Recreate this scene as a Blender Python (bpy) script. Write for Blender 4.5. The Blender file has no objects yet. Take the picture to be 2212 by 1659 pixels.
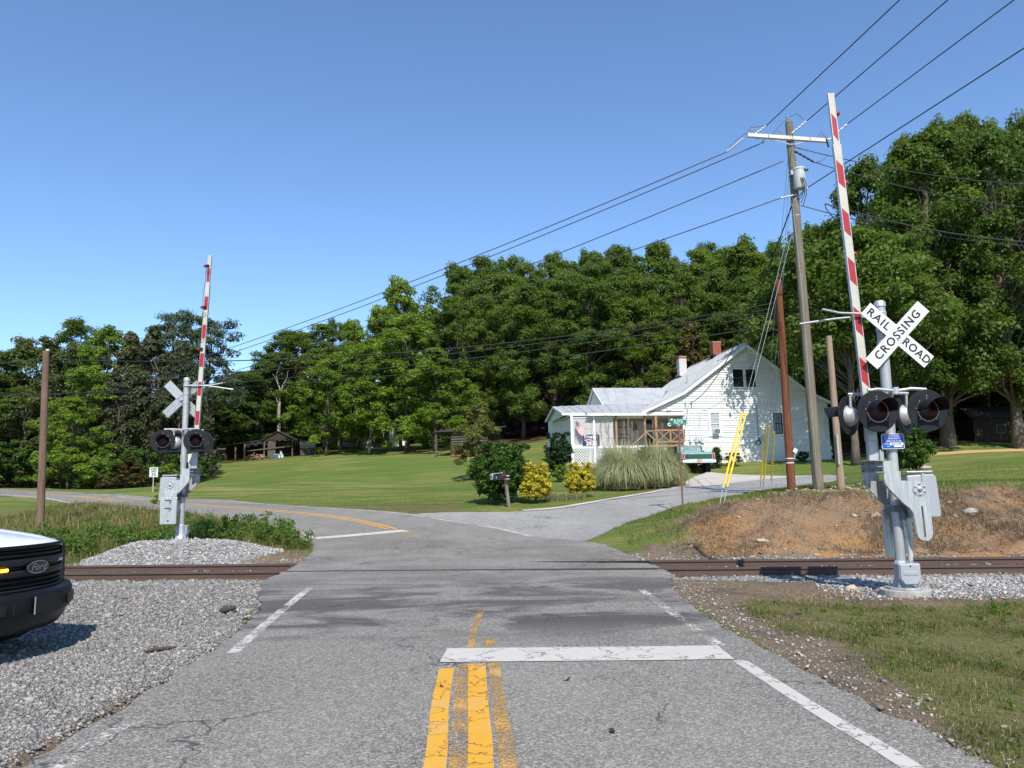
import bpy, math, random
import numpy as np
from mathutils import Vector, Matrix
random.seed(7); RNG = np.random.default_rng(11)
SC = bpy.context.scene; COL = SC.collection
rad = math.radians
# ------------------------------------------------------------------ camera
FPX = 1661.0; PITCH = rad(7.67); ROLL = rad(1.0); CZ = 1.58
_Fw = np.array([0, math.cos(PITCH), math.sin(PITCH)]); _R0 = np.array([1., 0, 0]); _U0 = np.array([0, -math.sin(PITCH), math.cos(PITCH)])
_Up = _U0 * math.cos(ROLL) + _R0 * math.sin(ROLL); _Rt = _R0 * math.cos(ROLL) - _U0 * math.sin(ROLL)
CAM = np.array([0, 0, CZ])
cd = bpy.data.cameras.new('camera'); cam = bpy.data.objects.new('camera', cd); COL.objects.link(cam)
cd.sensor_width = 36; cd.lens = 36 * FPX / 2212; cd.clip_start = .05; cd.clip_end = 3000
m = Matrix.Identity(4)
for i in range(3):
    m[i][0] = _Rt[i]; m[i][1] = _Up[i]; m[i][2] = -_Fw[i]; m[i][3] = CAM[i]
cam.matrix_world = m; SC.camera = cam
# ------------------------------------------------------------------ sky, sun, exposure
SUN_EL = 46.0; SUN_DIR = Vector((.13, -1.0, 0)).normalized()      # horizontal direction towards the sun
w = bpy.data.worlds.new('World'); SC.world = w; w.use_nodes = True
nt = w.node_tree; nt.nodes.clear()
sky = nt.nodes.new('ShaderNodeTexSky'); sky.sky_type = 'NISHITA'; sky.sun_disc = False
sky.sun_elevation = rad(SUN_EL); sky.sun_rotation = math.atan2(SUN_DIR.x, SUN_DIR.y)
sky.altitude = 200; sky.air_density = 1.0; sky.dust_density = .0; sky.ozone_density = 6.5
bg = nt.nodes.new('ShaderNodeBackground'); bg.inputs[1].default_value = .142
wo = nt.nodes.new('ShaderNodeOutputWorld')
nt.links.new(sky.outputs[0], bg.inputs[0]); nt.links.new(bg.outputs[0], wo.inputs[0])
sd = bpy.data.lights.new('sun', 'SUN'); sun = bpy.data.objects.new('sun', sd); COL.objects.link(sun)
sd.energy = 4.2; sd.angle = rad(.53); sd.color = (1, .94, .84)
sv = Vector((SUN_DIR.x * math.cos(rad(SUN_EL)), SUN_DIR.y * math.cos(rad(SUN_EL)), math.sin(rad(SUN_EL))))
sun.rotation_euler = sv.to_track_quat('Z', 'Y').to_euler(); sun.location = sv * 100
SC.view_settings.view_transform = 'Standard'; SC.view_settings.look = 'None'
SC.view_settings.exposure = 0.55; SC.view_settings.gamma = 1.0; SC.view_settings.use_curve_mapping = False
SC.render.resolution_x = 1024; SC.render.resolution_y = 768

def ray(u, v): return _Fw * FPX + _Rt * (u - 1106) - _Up * (v - 829.5)
def at(u, v, Y):
    d = ray(u, v); return CAM + d * (Y / d[1])
# ------------------------------------------------------------------ node helpers
def _n(nt, t, **k):
    n = nt.nodes.new(t)
    for a, b in k.items():
        if a == 'loc': continue
        setattr(n, a, b)
    return n
def rgba(c): return (c[0], c[1], c[2], 1)
class NT:
    def __init__(s, name):
        s.m = bpy.data.materials.new(name); s.m.use_nodes = True; s.t = s.m.node_tree; s.t.nodes.clear()
        s.out = s.t.nodes.new('ShaderNodeOutputMaterial'); s.tc = None
    def n(s, t, **k): return _n(s.t, t, **k)
    def l(s, a, b): s.t.links.new(a, b)
    def coord(s, kind='Object'):
        if not s.tc: s.tc = s.n('ShaderNodeTexCoord')
        return s.tc.outputs[kind]
    def pos(s):
        return s.n('ShaderNodeNewGeometry').outputs['Position']
    def noise(s, vec, scale, detail=4, rough=.55, dist=0, out='Fac'):
        n = s.n('ShaderNodeTexNoise'); n.inputs['Scale'].default_value = scale; n.inputs['Detail'].default_value = detail
        n.inputs['Roughness'].default_value = rough; n.inputs['Distortion'].default_value = dist
        if vec is not None: s.l(vec, n.inputs['Vector'])
        return n.outputs[out]
    def vor(s, vec, scale, feature='F1', out='Distance', rnd=1):
        n = s.n('ShaderNodeTexVoronoi', feature=feature); n.inputs['Scale'].default_value = scale; n.inputs['Randomness'].default_value = rnd
        if vec is not None: s.l(vec, n.inputs['Vector'])
        return n.outputs[out]
    def mapv(s, vec, sc=(1, 1, 1), rot=(0, 0, 0)):
        n = s.n('ShaderNodeMapping'); n.inputs['Scale'].default_value = sc; n.inputs['Rotation'].default_value = rot
        s.l(vec, n.inputs['Vector']); return n.outputs[0]
    def ramp(s, fac, stops):
        n = s.n('ShaderNodeValToRGB'); e = n.color_ramp.elements
        while len(e) < len(stops): e.new(.5)
        for i, (p, c) in enumerate(stops):
            e[i].position = p; e[i].color = rgba(c) if hasattr(c, '__len__') else (c, c, c, 1)
        s.l(fac, n.inputs[0]); return n.outputs[0]
    def mix(s, fac, a, b, mode='MIX'):
        n = s.n('ShaderNodeMix', data_type='RGBA', blend_type=mode)
        for i, x in ((0, fac), (6, a), (7, b)):
            if hasattr(x, 'is_linked'): s.l(x, n.inputs[i])
            elif i == 0: n.inputs[0].default_value = x
            else: n.inputs[i].default_value = rgba(x)
        return n.outputs[2]
    def math(s, op, a, b=None, clamp=False):
        n = s.n('ShaderNodeMath', operation=op, use_clamp=clamp)
        for i, x in ((0, a), (1, b)):
            if x is None: continue
            if hasattr(x, 'is_linked'): s.l(x, n.inputs[i])
            else: n.inputs[i].default_value = x
        return n.outputs[0]
    def attr(s, name, out='Color'):
        n = s.n('ShaderNodeAttribute', attribute_name=name); return n.outputs[out]
    def bump(s, h, strength=.3, dist=.01):
        n = s.n('ShaderNodeBump'); n.inputs['Strength'].default_value = strength; n.inputs['Distance'].default_value = dist
        s.l(h, n.inputs['Height']); return n.outputs[0]
    def pbsdf(s, col, rough=.6, metal=0, normal=None, spec=None, coat=0):
        n = s.n('ShaderNodeBsdfPrincipled')
        if hasattr(col, 'is_linked'): s.l(col, n.inputs['Base Color'])
        else: n.inputs['Base Color'].default_value = rgba(col)
        if hasattr(rough, 'is_linked'): s.l(rough, n.inputs['Roughness'])
        else: n.inputs['Roughness'].default_value = rough
        n.inputs['Metallic'].default_value = metal
        if spec is not None: n.inputs['Specular IOR Level'].default_value = spec
        if coat: n.inputs['Coat Weight'].default_value = coat; n.inputs['Coat Roughness'].default_value = .06
        if normal is not None: s.l(normal, n.inputs['Normal'])
        return n.outputs[0]
    def done(s, shader): s.l(shader, s.out.inputs['Surface']); return s.m
def M(name, col, rough=.6, metal=0, var=.18, scale=6, bump=0, bscale=60, stretch=None, spec=None, coat=0, col2=None):
    t = NT(name); v = t.coord('Object')
    if stretch: v = t.mapv(v, stretch)
    f = t.noise(v, scale, 5, .6)
    a = tuple(x * (1 - var) for x in col); b = col2 or tuple(min(1, x * (1 + var)) for x in col)
    c = t.mix(t.ramp(f, [(.3, 0), (.7, 1)]), a, b)
    nm = t.bump(t.noise(v, bscale, 3), bump, .01) if bump else None
    return t.done(t.pbsdf(c, rough, metal, nm, spec, coat))
# ------------------------------------------------------------------ mesh helpers
def tag(o, label=None, cat=None, group=None, kind=None):
    if label: o['label'] = label
    if cat: o['category'] = cat
    if group: o['group'] = group
    if kind: o['kind'] = kind
    return o
def empty(name, loc=(0, 0, 0), rz=0, label=None, cat=None, group=None, kind=None):
    o = bpy.data.objects.new(name, None); COL.objects.link(o); o.empty_display_size = .2
    o.location = [float(a) for a in loc]; o.rotation_euler = (0, 0, rz)
    return tag(o, label, cat, group, kind)
def basis(d):
    d = np.array(d, float); d /= np.linalg.norm(d)
    a = np.array([0, 0, 1.]) if abs(d[2]) < .9 else np.array([1., 0, 0])
    x = np.cross(a, d); x /= np.linalg.norm(x); y = np.cross(d, x); return x, y, d
class MB:
    def __init__(s): s.v = []; s.f = []
    def _add(s, vs, fs):
        b = len(s.v); s.v += [tuple(float(c) for c in p) for p in vs]; s.f += [tuple(i + b for i in f) for f in fs]; return s
    def box(s, c, d, rot=None):
        x, y, z = d[0] / 2, d[1] / 2, d[2] / 2
        vs = [Vector((sx * x, sy * y, sz * z)) for sx in (-1, 1) for sy in (-1, 1) for sz in (-1, 1)]
        if rot is not None: vs = [rot @ p for p in vs]
        c = Vector([float(q) for q in c]); vs = [p + c for p in vs]
        return s._add(vs, [(0, 1, 3, 2), (4, 6, 7, 5), (0, 4, 5, 1), (2, 3, 7, 6), (0, 2, 6, 4), (1, 5, 7, 3)])
    def span(s, a, b, w, h, up=(0, 0, 1)):
        """bar from a to b, w wide, h along 'up'"""
        a = np.array(a, float); b = np.array(b, float); d = b - a; L = np.linalg.norm(d); d /= L
        x = np.cross(d, up); 
        if np.linalg.norm(x) < 1e-6: x = np.array([1., 0, 0])
        x /= np.linalg.norm(x); y = np.cross(x, d)
        vs = [p + x * w / 2 * sx + y * h / 2 * sy for p in (a, b) for sx in (-1, 1) for sy in (-1, 1)]
        return s._add(vs, [(0, 1, 3, 2), (4, 6, 7, 5), (0, 4, 5, 1), (2, 3, 7, 6), (0, 2, 6, 4), (1, 5, 7, 3)])
    def cyl(s, a, b, r0, r1=None, n=12, caps=True):
        r1 = r0 if r1 is None else r1; return s.tube([a, b], [r0, r1], n, caps)
    def tube(s, path, r, n=8, caps=True):
        P = [np.array(p, float) for p in path]; rr = r if hasattr(r, '__len__') else [r] * len(P)
        vs = []; fs = []; x = None
        for i, p in enumerate(P):
            d = P[min(i + 1, len(P) - 1)] - P[max(i - 1, 0)]; d = d / (np.linalg.norm(d) + 1e-9)
            if x is None: x, y, _ = basis(d)
            else:
                x = x - d * (x @ d); x /= np.linalg.norm(x) + 1e-9; y = np.cross(d, x)
            for k in range(n):
                a = 2 * math.pi * k / n; vs.append(p + (x * math.cos(a) + y * math.sin(a)) * rr[i])
        for i in range(len(P) - 1):
            for k in range(n):
                k2 = (k + 1) % n; fs.append((i * n + k, i * n + k2, (i + 1) * n + k2, (i + 1) * n + k))
        if caps:
            fs.append(tuple(range(n - 1, -1, -1))); fs.append(tuple((len(P) - 1) * n + k for k in range(n)))
        return s._add(vs, fs)
    def lathe(s, prof, o=(0, 0, 0), d=(0, 0, 1), n=20):
        """prof: (radius, distance along d)"""
        x, y, d = basis(d); o = np.array(o, float); vs = []; fs = []
        for r, t in prof:
            for k in range(n):
                a = 2 * math.pi * k / n; vs.append(o + d * t + (x * math.cos(a) + y * math.sin(a)) * r)
        for i in range(len(prof) - 1):
            for k in range(n):
                k2 = (k + 1) % n; fs.append((i * n + k, i * n + k2, (i + 1) * n + k2, (i + 1) * n + k))
        if prof[0][0] > 1e-4: fs.append(tuple(range(n - 1, -1, -1)))
        if prof[-1][0] > 1e-4: fs.append(tuple((len(prof) - 1) * n + k for k in range(n)))
        return s._add(vs, fs)
    def sphere(s, c, r, n=12, sq=(1, 1, 1)):
        k = n // 2; c = np.array(c, float); vs = [c + (0, 0, -r * sq[2])]; fs = []
        for i in range(1, k):
            ph = -math.pi / 2 + math.pi * i / k
            for j in range(n):
                a = 2 * math.pi * j / n
                vs.append(c + np.array([math.cos(ph) * math.cos(a) * sq[0], math.cos(ph) * math.sin(a) * sq[1], math.sin(ph) * sq[2]]) * r)
        vs.append(c + (0, 0, r * sq[2])); L = len(vs) - 1
        for j in range(n):
            j2 = (j + 1) % n; fs.append((0, 1 + j2, 1 + j)); fs.append((L, L - n + j, L - n + j2))
            for i in range(k - 2): fs.append((1 + i * n + j, 1 + i * n + j2, 1 + (i + 1) * n + j2, 1 + (i + 1) * n + j))
        return s._add(vs, fs)
    def prism(s, poly, o, X, Y, t):
        """2-D outline extruded by t along X x Y from origin o"""
        o = np.array(o, float); X = np.array(X, float); Y = np.array(Y, float); N = np.cross(X, Y); n = len(poly)
        vs = [o + X * p[0] + Y * p[1] for p in poly] + [o + X * p[0] + Y * p[1] + N * t for p in poly]
        fs = [tuple(range(n - 1, -1, -1)), tuple(range(n, 2 * n))] + [(i, (i + 1) % n, n + (i + 1) % n, n + i) for i in range(n)]
        return s._add(vs, fs)
    def quad(s, a, b, c, d): return s._add([a, b, c, d], [(0, 1, 2, 3)])
    def grid(s, rows):
        n = len(rows[0]); vs = [p for r in rows for p in r]
        return s._add(vs, [(i * n + j, i * n + j + 1, (i + 1) * n + j + 1, (i + 1) * n + j) for i in range(len(rows) - 1) for j in range(n - 1)])
    def mesh(s, name): 
        me = bpy.data.meshes.new(name); me.from_pydata(s.v, [], s.f); me.update(); return me
    def build(s, name, mat, parent=None, smooth=None, bevel=0, label=None):
        me = s.mesh(name); me.materials.append(mat)
        if smooth is not None:
            me.polygons.foreach_set('use_smooth', [True] * len(me.polygons))
            if smooth < 180: me.set_sharp_from_angle(angle=rad(smooth))
        o = bpy.data.objects.new(name, me); COL.objects.link(o); o.parent = parent
        if bevel:
            b = o.modifiers.new('b', 'BEVEL'); b.width = bevel; b.segments = 2; b.limit_method = 'ANGLE'; b.angle_limit = rad(40)
        if label: o['label'] = label
        return o
def np_mesh(name, V, Fc, mat, var=None, smooth=False, parent=None, attrs=None):
    """V (n,3), Fc (m,k) arrays -> object; var = per-face or per-vertex colour attribute 'var'"""
    me = bpy.data.meshes.new(name); n, k = Fc.shape
    me.vertices.add(len(V)); me.vertices.foreach_set('co', np.ascontiguousarray(V, np.float32).ravel())
    me.loops.add(n * k); me.loops.foreach_set('vertex_index', np.ascontiguousarray(Fc, np.int32).ravel())
    me.polygons.add(n); me.polygons.foreach_set('loop_start', np.arange(0, n * k, k, dtype=np.int32))
    me.polygons.foreach_set('loop_total', np.full(n, k, np.int32))
    if smooth: me.polygons.foreach_set('use_smooth', np.ones(n, bool))
    me.update(calc_edges=True)
    for nm, arr in ([('var', var)] if var is not None else []) + list((attrs or {}).items()):
        a = me.attributes.new(nm, 'FLOAT_COLOR', 'POINT' if len(arr) == len(V) else 'FACE')
        c = np.ones((len(arr), 4), np.float32); c[:, :arr.shape[1]] = arr; a.data.foreach_set('color', c.ravel())
    me.materials.append(mat); me.validate()
    o = bpy.data.objects.new(name, me); COL.objects.link(o); o.parent = parent; return o
def rot_mats(n, zrand=True, tilt=math.pi):
    q = RNG.normal(size=(n, 4)); q /= np.linalg.norm(q, axis=1)[:, None]; a, b, c, d = q.T
    return np.stack([np.stack([1 - 2 * (c * c + d * d), 2 * (b * c - a * d), 2 * (b * d + a * c)], 1),
                     np.stack([2 * (b * c + a * d), 1 - 2 * (b * b + d * d), 2 * (c * d - a * b)], 1),
                     np.stack([2 * (b * d - a * c), 2 * (c * d + a * b), 1 - 2 * (b * b + c * c)], 1)], 1)
def text_mesh(txt, size, name='lettering', ext=.0015, align='CENTER', bold=0, squeeze=1.0, shear=0, space=1.0):
    cu = bpy.data.curves.new(name, 'FONT'); cu.body = txt; cu.size = size; cu.align_x = align; cu.align_y = 'CENTER'
    cu.extrude = ext; cu.offset = bold; cu.shear = shear; cu.space_character = space; cu.resolution_u = 3
    o = bpy.data.objects.new(name, cu); COL.objects.link(o)
    bpy.context.view_layer.update()
    me = bpy.data.meshes.new_from_object(o.evaluated_get(bpy.context.evaluated_depsgraph_get()))
    bpy.data.objects.remove(o); bpy.data.curves.remove(cu)
    if squeeze != 1:
        for v in me.vertices: v.co.x *= squeeze
    me.name = name; return me
def put_text(txt, size, mat, parent, loc, X, Y, name='lettering', **k):
    me = text_mesh(txt, size, name, **k); me.materials.append(mat)
    o = bpy.data.objects.new(name, me); COL.objects.link(o); o.parent = parent
    X = Vector(X).normalized(); Y = Vector(Y).normalized(); Z = X.cross(Y)
    mm = Matrix.Identity(4)
    for i in range(3): mm[i][0] = X[i]; mm[i][1] = Y[i]; mm[i][2] = Z[i]; mm[i][3] = loc[i]
    o.matrix_local = mm; return o
def copy_tree(o, parent=None):
    c = o.copy(); COL.objects.link(c); c.parent = parent
    for ch in list(o.children): copy_tree(ch, c)
    return c
# ================================================================== terrain
TRK_A = .085
def track_y(x): return 15.85 - TRK_A * x                         # centre line of the railroad
_cp = []
def cp(u, v, Y): _cp.append(tuple(at(u, v, Y)))
for a in [(900,1103,29),(1000,1107,28),(600,1090,33),(430,1080,37),(0,1055,48),(200,1067,43),(610,1141,23.5),(430,1114,27),(330,1101,29),(0,1070,40),(223,1091,32),
          (86,1150,25),(250,1130,24.5),(900,1040,47),(700,1030,50),(500,1040,50),(600,988,78),(500,1002,75),(700,977,80),(830,968,104),(985,985,62),(1150,947,75),(1000,960,76),
          (1540,998,50),(1790,990,52),(2000,987,45),(2150,972,48),(2050,957,51),(2185,955,54),(1768,1055,24),(1710,1057,25),(1818,1066,22.7),(1476,1109,25),(1150,1168,21.7),(1250,1171,20.5),
          (1098,1096,29),(1840,1027,35),(1560,1063,30),(1500,1031,42),(1510,1019,47),(1380,1056,36),(1255,1074,32),(1150,1086,30.5),(1240,1011,48),(780,1155,22.3),(1000,1125,25.5),(1330,1138,22.6),
          (1440,1099,26.5),(1640,1058,29),(2000,1045,24.5),(2200,1045,24.5),(1620,1080,23.3),(350,1078,40),(150,1060,52),(300,1060,55),(1700,1015,46),(1950,1015,40),(1300,975,60)]: cp(*a)
for x in (-60, -30, -14, -8, 0, 6, 12, 30, 60):
    for y in (-60, -20, -5, 3, 8, 12): _cp.append((x, y, -.02 if abs(x) < 4 else -.08))
    _cp.append((x, track_y(x), 0.0))
for x in (-60, -30, -20): _cp.append((x, 19.5 - x * TRK_A, -.05)); _cp.append((x, 42 - x * .1, 1.9)); _cp.append((x, 62, 3.4))
for x in (-14, -10): _cp.append((x, 19.8, .02))
for x in (-4, -2, 1): _cp.append((x, 19, .1))
for x in (4.5, 7, 10, 13, 20, 30, 60): _cp.append((x, track_y(x) + 2.35, -.02))
for x, y, z in ((4.6, 20.6, .55), (5.6, 20.0, .95), (7, 19.6, 1.12), (8.5, 20.2, 1.2), (10, 20.6, 1.25), (12, 20.3, 1.3), (14, 20, 1.35), (20, 20, 1.5), (30, 20, 1.6), (60, 20, 1.8)): _cp.append((x, y, z))
for x, y, z in ((-70, 90, 6.5), (-40, 85, 5.8), (-120, 130, 11), (0, 130, 15), (-30, 130, 13.5), (30, 125, 15), (60, 110, 14), (120, 80, 10), (60, 60, 6), (120, 200, 24), (-120, 220, 20), (0, 300, 34), (300, 300, 34), (-300, 300, 28), (-300, 0, 0), (300, 0, 1), (0, -200, 0)): _cp.append((x, y, z))
_cp = np.array(_cp); _c2 = 1.2
def _phi(r2): return np.sqrt(r2 + _c2 * _c2)
_D2 = ((_cp[:, None, :2] - _cp[None, :, :2]) ** 2).sum(2)
_N = len(_cp); _A = np.zeros((_N + 3, _N + 3)); _A[:_N, :_N] = _phi(_D2) - np.eye(_N) * .15
_A[:_N, _N] = 1; _A[:_N, _N + 1:] = _cp[:, :2]; _A[_N, :_N] = 1; _A[_N + 1:, :_N] = _cp[:, :2].T
_W = np.linalg.solve(_A, np.concatenate([_cp[:, 2], np.zeros(3)]))
def sstep(a, b, x): t = np.clip((x - a) / (b - a), 0, 1); return t * t * (3 - 2 * t)
def H0(x, y):
    """smooth height of the land"""
    x = np.asarray(x, float); y = np.asarray(y, float); sh = x.shape; q = np.stack([x.ravel(), y.ravel()], 1); o = np.empty(len(q))
    for i in range(0, len(q), 20000):
        b = q[i:i + 20000]; d = ((b[:, None, :] - _cp[None, :, :2]) ** 2).sum(2)
        o[i:i + 20000] = _phi(d) @ _W[:_N] + _W[_N] + b @ _W[_N + 1:]
    o = o.reshape(sh)
    near = 1 - sstep(12.5, 19.5, y + TRK_A * x)                       # the flat near the crossing
    return o * (1 - near) + near * (-.05 * sstep(3.2, 5.2, -x - .18 * np.clip(y - 8, 0, 9)) - .07 * sstep(2.9, 4.5, x))
def vnoise(x, y, s, seed=0):
    """cheap value noise"""
    x = x / s; y = y / s; xi = np.floor(x).astype(int); yi = np.floor(y).astype(int); fx = x - xi; fy = y - yi
    h = lambda a, b: (np.sin((a * 127.1 + b * 311.7 + seed * 74.7)) * 43758.5453) % 1.0
    ux = fx * fx * (3 - 2 * fx); uy = fy * fy * (3 - 2 * fy)
    return (h(xi, yi) * (1 - ux) + h(xi + 1, yi) * ux) * (1 - uy) + (h(xi, yi + 1) * (1 - ux) + h(xi + 1, yi + 1) * ux) * uy
def tdist(x, y): return (y - track_y(x)) / math.hypot(1, TRK_A)
MLX, MLY = at(390, 1168, 19.3)[:2]                                  # left signal
MRX, MRY = 5.64, 11.5                                               # right signal
def bank(x, y):
    """mask of the clay bank right of the crossing"""
    d = tdist(x, y); return sstep(3.4, 5.2, x) * sstep(1.9, 2.5, d) * (1 - sstep(5.2, 6.6, d - .8 * (vnoise(x, y, 1.7, 3) - .5)))
def mound(x, y):
    r = np.hypot((x - MLX - .15) / 2.7, (y - MLY + .15) / 1.35); return 1 - sstep(.35, 1.0, r)
def HT(x, y):
    """terrain with track bed, gravel pad, clay bank relief"""
    x = np.asarray(x, float); y = np.asarray(y, float); z = H0(x, y); d = tdist(x, y)
    bed = 1 - sstep(1.35, 2.5, np.abs(d)); z = z * (1 - bed) + bed * np.minimum(z, -.13)
    mz = mound(x, y); z = np.where(mz > 0, np.maximum(z, z + mz * (at(390, 1168, 19.3)[2] - z)), z)
    b = bank(x, y); z = z + b * ((vnoise(x, y * .6, .9, 1) - .5) * .42 + (vnoise(x * 1.6, y * .5, .5, 4) - .5) * .2 + (vnoise(x, y, .3, 2) - .5) * .14 + (vnoise(x, y, .16, 5) - .5) * .07)
    z = z + (vnoise(x, y, .5, 8) - .5) * .03 + sstep(20, 60, y) * (vnoise(x, y, 6, 9) - .5) * .25
    return z
def hit(u, v):
    d = ray(u, v); Y = np.concatenate([np.arange(3, 60, .05), np.arange(60, 160, .3)]); P = CAM[None] + d[None] * (Y / d[1])[:, None]
    k = np.argmax(P[:, 2] < H0(P[:, 0], P[:, 1]) + .01); return P[k, :2] if P[k, 2] < H0(P[k:k+1, 0], P[k:k+1, 1])[0] + .011 else P[-1, :2]
# ------------------------------------------------------------------ road outlines (left edge, right edge) in world metres
ROAD = [((-2.8, -30), (3.4, -30)), ((-2.75, -8), (2.95, -8)), ((-2.8, 2), (2.72, 2)), ((-2.9, 5), (2.55, 5)), ((-3.05, 8), (2.32, 8)), ((-3.5, 10.8), (2.3, 10.8)), ((-4.15, 12.8), (2.45, 12.6)),
        ((-4.5, 14.3), (2.75, 13.9)), ((-4.6, 16.2), (2.8, 15.6)), ((-4.75, 17.8), (2.65, 17.3)), ((-5.0, 19.4), (2.3, 19.2))]
_pair = [((669,1178),(1235,1167)),((641,1160),(1148,1158)),((608,1141),(1081,1142)),((520,1127),(955,1121)),((430,1114),(850,1106)),((330,1101),(700,1096)),((223,1091),(560,1087)),((110,1080),(400,1078)),((0,1070),(200,1067))]
ROAD += [(tuple(hit(*a)), tuple(hit(*b))) for a, b in _pair]
_e = np.array(ROAD[-1]) - np.array(ROAD[-2]); ROAD.append(tuple(map(tuple, np.array(ROAD[-1]) + np.array([[-9, 6.], [-9, 5.]])))); ROAD.append(tuple(map(tuple, np.array(ROAD[-1]) + np.array([[-60, 25.], [-60, 25.]]))))
_dp = [((845,1113),(1020,1147)),((965,1107),(1140,1166)),((1100,1106),(1250,1168)),((1200,1098),(1330,1139)),((1300,1083),(1440,1100)),((1400,1066),(1540,1075)),((1500,1050),(1630,1061)),((1610,1036),(1705,1051)),((1700,1029),(1770,1044)),((1790,1025),(1830,1032))]
DRIVE = [(tuple(hit(*a)), tuple(hit(*b))) for a, b in _dp]
_ap = [((1425,1062),(1485,1053)),((1470,1046),(1560,1046)),((1500,1030),(1640,1036)),((1528,1019),(1752,1028))]
APRON = [(tuple(hit(*a)), tuple(hit(*b))) for a, b in _ap]
def crom(P, t):
    P = np.array(P); n = len(P); i = min(int(t), n - 2); f = t - i
    p = [P[max(0, min(n - 1, i + k))] for k in (-1, 0, 1, 2)]
    return .5 * (2 * p[1] + (p[2] - p[0]) * f + (2 * p[0] - 5 * p[1] + 4 * p[2] - p[3]) * f * f + (3 * p[1] - 3 * p[2] + p[3] - p[0]) * f ** 3)
def ribbon_pts(pairs, nseg, ncross, jag=0, seed=0):
    L = [p[0] for p in pairs]; R = [p[1] for p in pairs]; T = []
    for i in range(len(pairs) - 1): T += list(np.linspace(i, i + 1, nseg, endpoint=False))
    T.append(len(pairs) - 1 - 1e-6); rows = []
    for t in T:
        a = crom(L, t); b = crom(R, t); e = (b - a) / np.linalg.norm(b - a)
        ja = (vnoise(np.array(t * 14.), np.array(1.5), 1, seed) - .5) * jag + (vnoise(np.array(t * 47.), np.array(4.5), 1, seed) - .5) * jag * .6
        jb = (vnoise(np.array(t * 14.), np.array(7.5), 1, seed + 3) - .5) * jag + (vnoise(np.array(t * 47.), np.array(9.5), 1, seed) - .5) * jag * .6
        a = a - e * ja; b = b + e * jb
        rows.append([a + (b - a) * k / ncross for k in range(ncross + 1)])
    return np.array(rows)
def in_ribbon(rows, x, y):
    """mask of points inside the ribbon outline"""
    poly = np.concatenate([rows[:, 0], rows[::-1, -1]]); ins = np.zeros(x.shape, bool); n = len(poly); j = n - 1
    for i in range(n):
        xi, yi = poly[i]; xj, yj = poly[j]
        if yi != yj:
            c = ((yi > y) != (yj > y)) & (x < (xj - xi) * (y - yi) / (yj - yi) + xi); ins ^= c
        j = i
    return ins
ROADR = ribbon_pts(ROAD, 24, 16, .13, 2); DRIVER = ribbon_pts(DRIVE, 10, 10, .12, 5); APRR = ribbon_pts(APRON, 8, 10, 0, 5)
def on_pave(x, y): return in_ribbon(ROADR, x, y) | in_ribbon(DRIVER, x, y) | in_ribbon(APRR, x, y)
def seg(a, b, n): return np.linspace(a, b, n, endpoint=False)
gx = np.concatenate([-22 - np.geomspace(700, 1, 26), seg(-22, -14, 14), seg(-14, 15, 193), seg(15, 30, 26), 30 + np.geomspace(1, 700, 30)])
gy = np.concatenate([-4 - np.geomspace(400, 1, 14), seg(-4, 3, 8), seg(3, 27, 160), seg(27, 60, 66), seg(60, 110, 34), 110 + np.geomspace(.5, 900, 22)])
GX, GY = np.meshgrid(gx, gy); GZ = HT(GX, GY)
pv = on_pave(GX, GY)
k = pv.astype(float)                                                # sink the land under the pavement (slightly inside its edge)
GZ = GZ - .09 * k
TD = tdist(GX, GY)
clay = bank(GX, GY)
n1 = vnoise(GX, GY, 1.3, 21); n2 = vnoise(GX, GY, .45, 22); n3 = vnoise(GX, GY, 4, 23)
grav = np.maximum(1 - sstep(1.5, 2.3, np.abs(TD) + (n1 - .5) * .7), sstep(-2.95, -3.25, GX + .18 * (GY - 8) * (GY > 8)) * sstep(-1.7, -2.2, TD) * (1 - sstep(10, 13, -GX - 6)))
grav = np.maximum(grav, sstep(.08, .2, mound(GX, GY)))
gr_r = sstep(4.6, 6.2, GX + (n1 - .5)) * sstep(10.9, 11.5, GY + (n1 - .5) * 1.2 + .1 * GX - .55) * (TD < -1); grav = np.maximum(grav, gr_r)
dirt = np.maximum(sstep(2.3, 2.6, GX) * (1 - sstep(2.8, 3.3, GX + (n2 - .5) * 1.0 + .12 - .3 * sstep(5.5, 7, GY))) * (GY < 11.4) * .95,
                  sstep(1.9, 2.5, GX) * sstep(9.8, 10.8, GY + (n1 - .5)) * (1 - sstep(6, 8, GX)) * (TD < -.8))
dirt = np.maximum(dirt, (1 - sstep(2.2, 3.4, np.abs(TD) + (n1 - .5))) * (GX > -7.2))
dirt = np.maximum(dirt, sstep(2.5, 3.4, GX) * (1 - sstep(5, 6.5, GX)) * sstep(17.5, 18, GY) * (1 - sstep(19.4, 20.4, GY + n1)) * .8)
dirt = np.maximum(dirt, (1 - sstep(.2, .9, np.hypot((GX + 6.0) / 1.6, (GY - 18.8) / .9) + (n2 - .5) * .5)))
dirt = np.maximum(dirt, sstep(4, 3, np.hypot(GX + 4.8, GY - 4.8) ) * .8)
sand = np.zeros_like(GX)
for u, v, Y, rx, ry in ((2160, 968, 47, 4.5, 1.2), (2050, 972, 47, 3, .8)):
    p = at(u, v, Y); sand = np.maximum(sand, 1 - sstep(.6, 1.1, np.hypot((GX - p[0]) / rx, (GY - p[1]) / ry) + (n1 - .5) * .5))
for u, v, Y, rx, ry in ((1768, 1062, 23.4, 1.6, .5), (1890, 1050, 23.5, 2.2, .4)):
    p = at(u, v, Y); sand = np.maximum(sand, .9 * (1 - sstep(.5, 1.1, np.hypot((GX - p[0]) / rx, (GY - p[1]) / ry) + (n2 - .5) * .8)))
litter = sstep(70, 73, GY + (n3 - .5) * 5) * sstep(-3, 0, GX)
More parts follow.
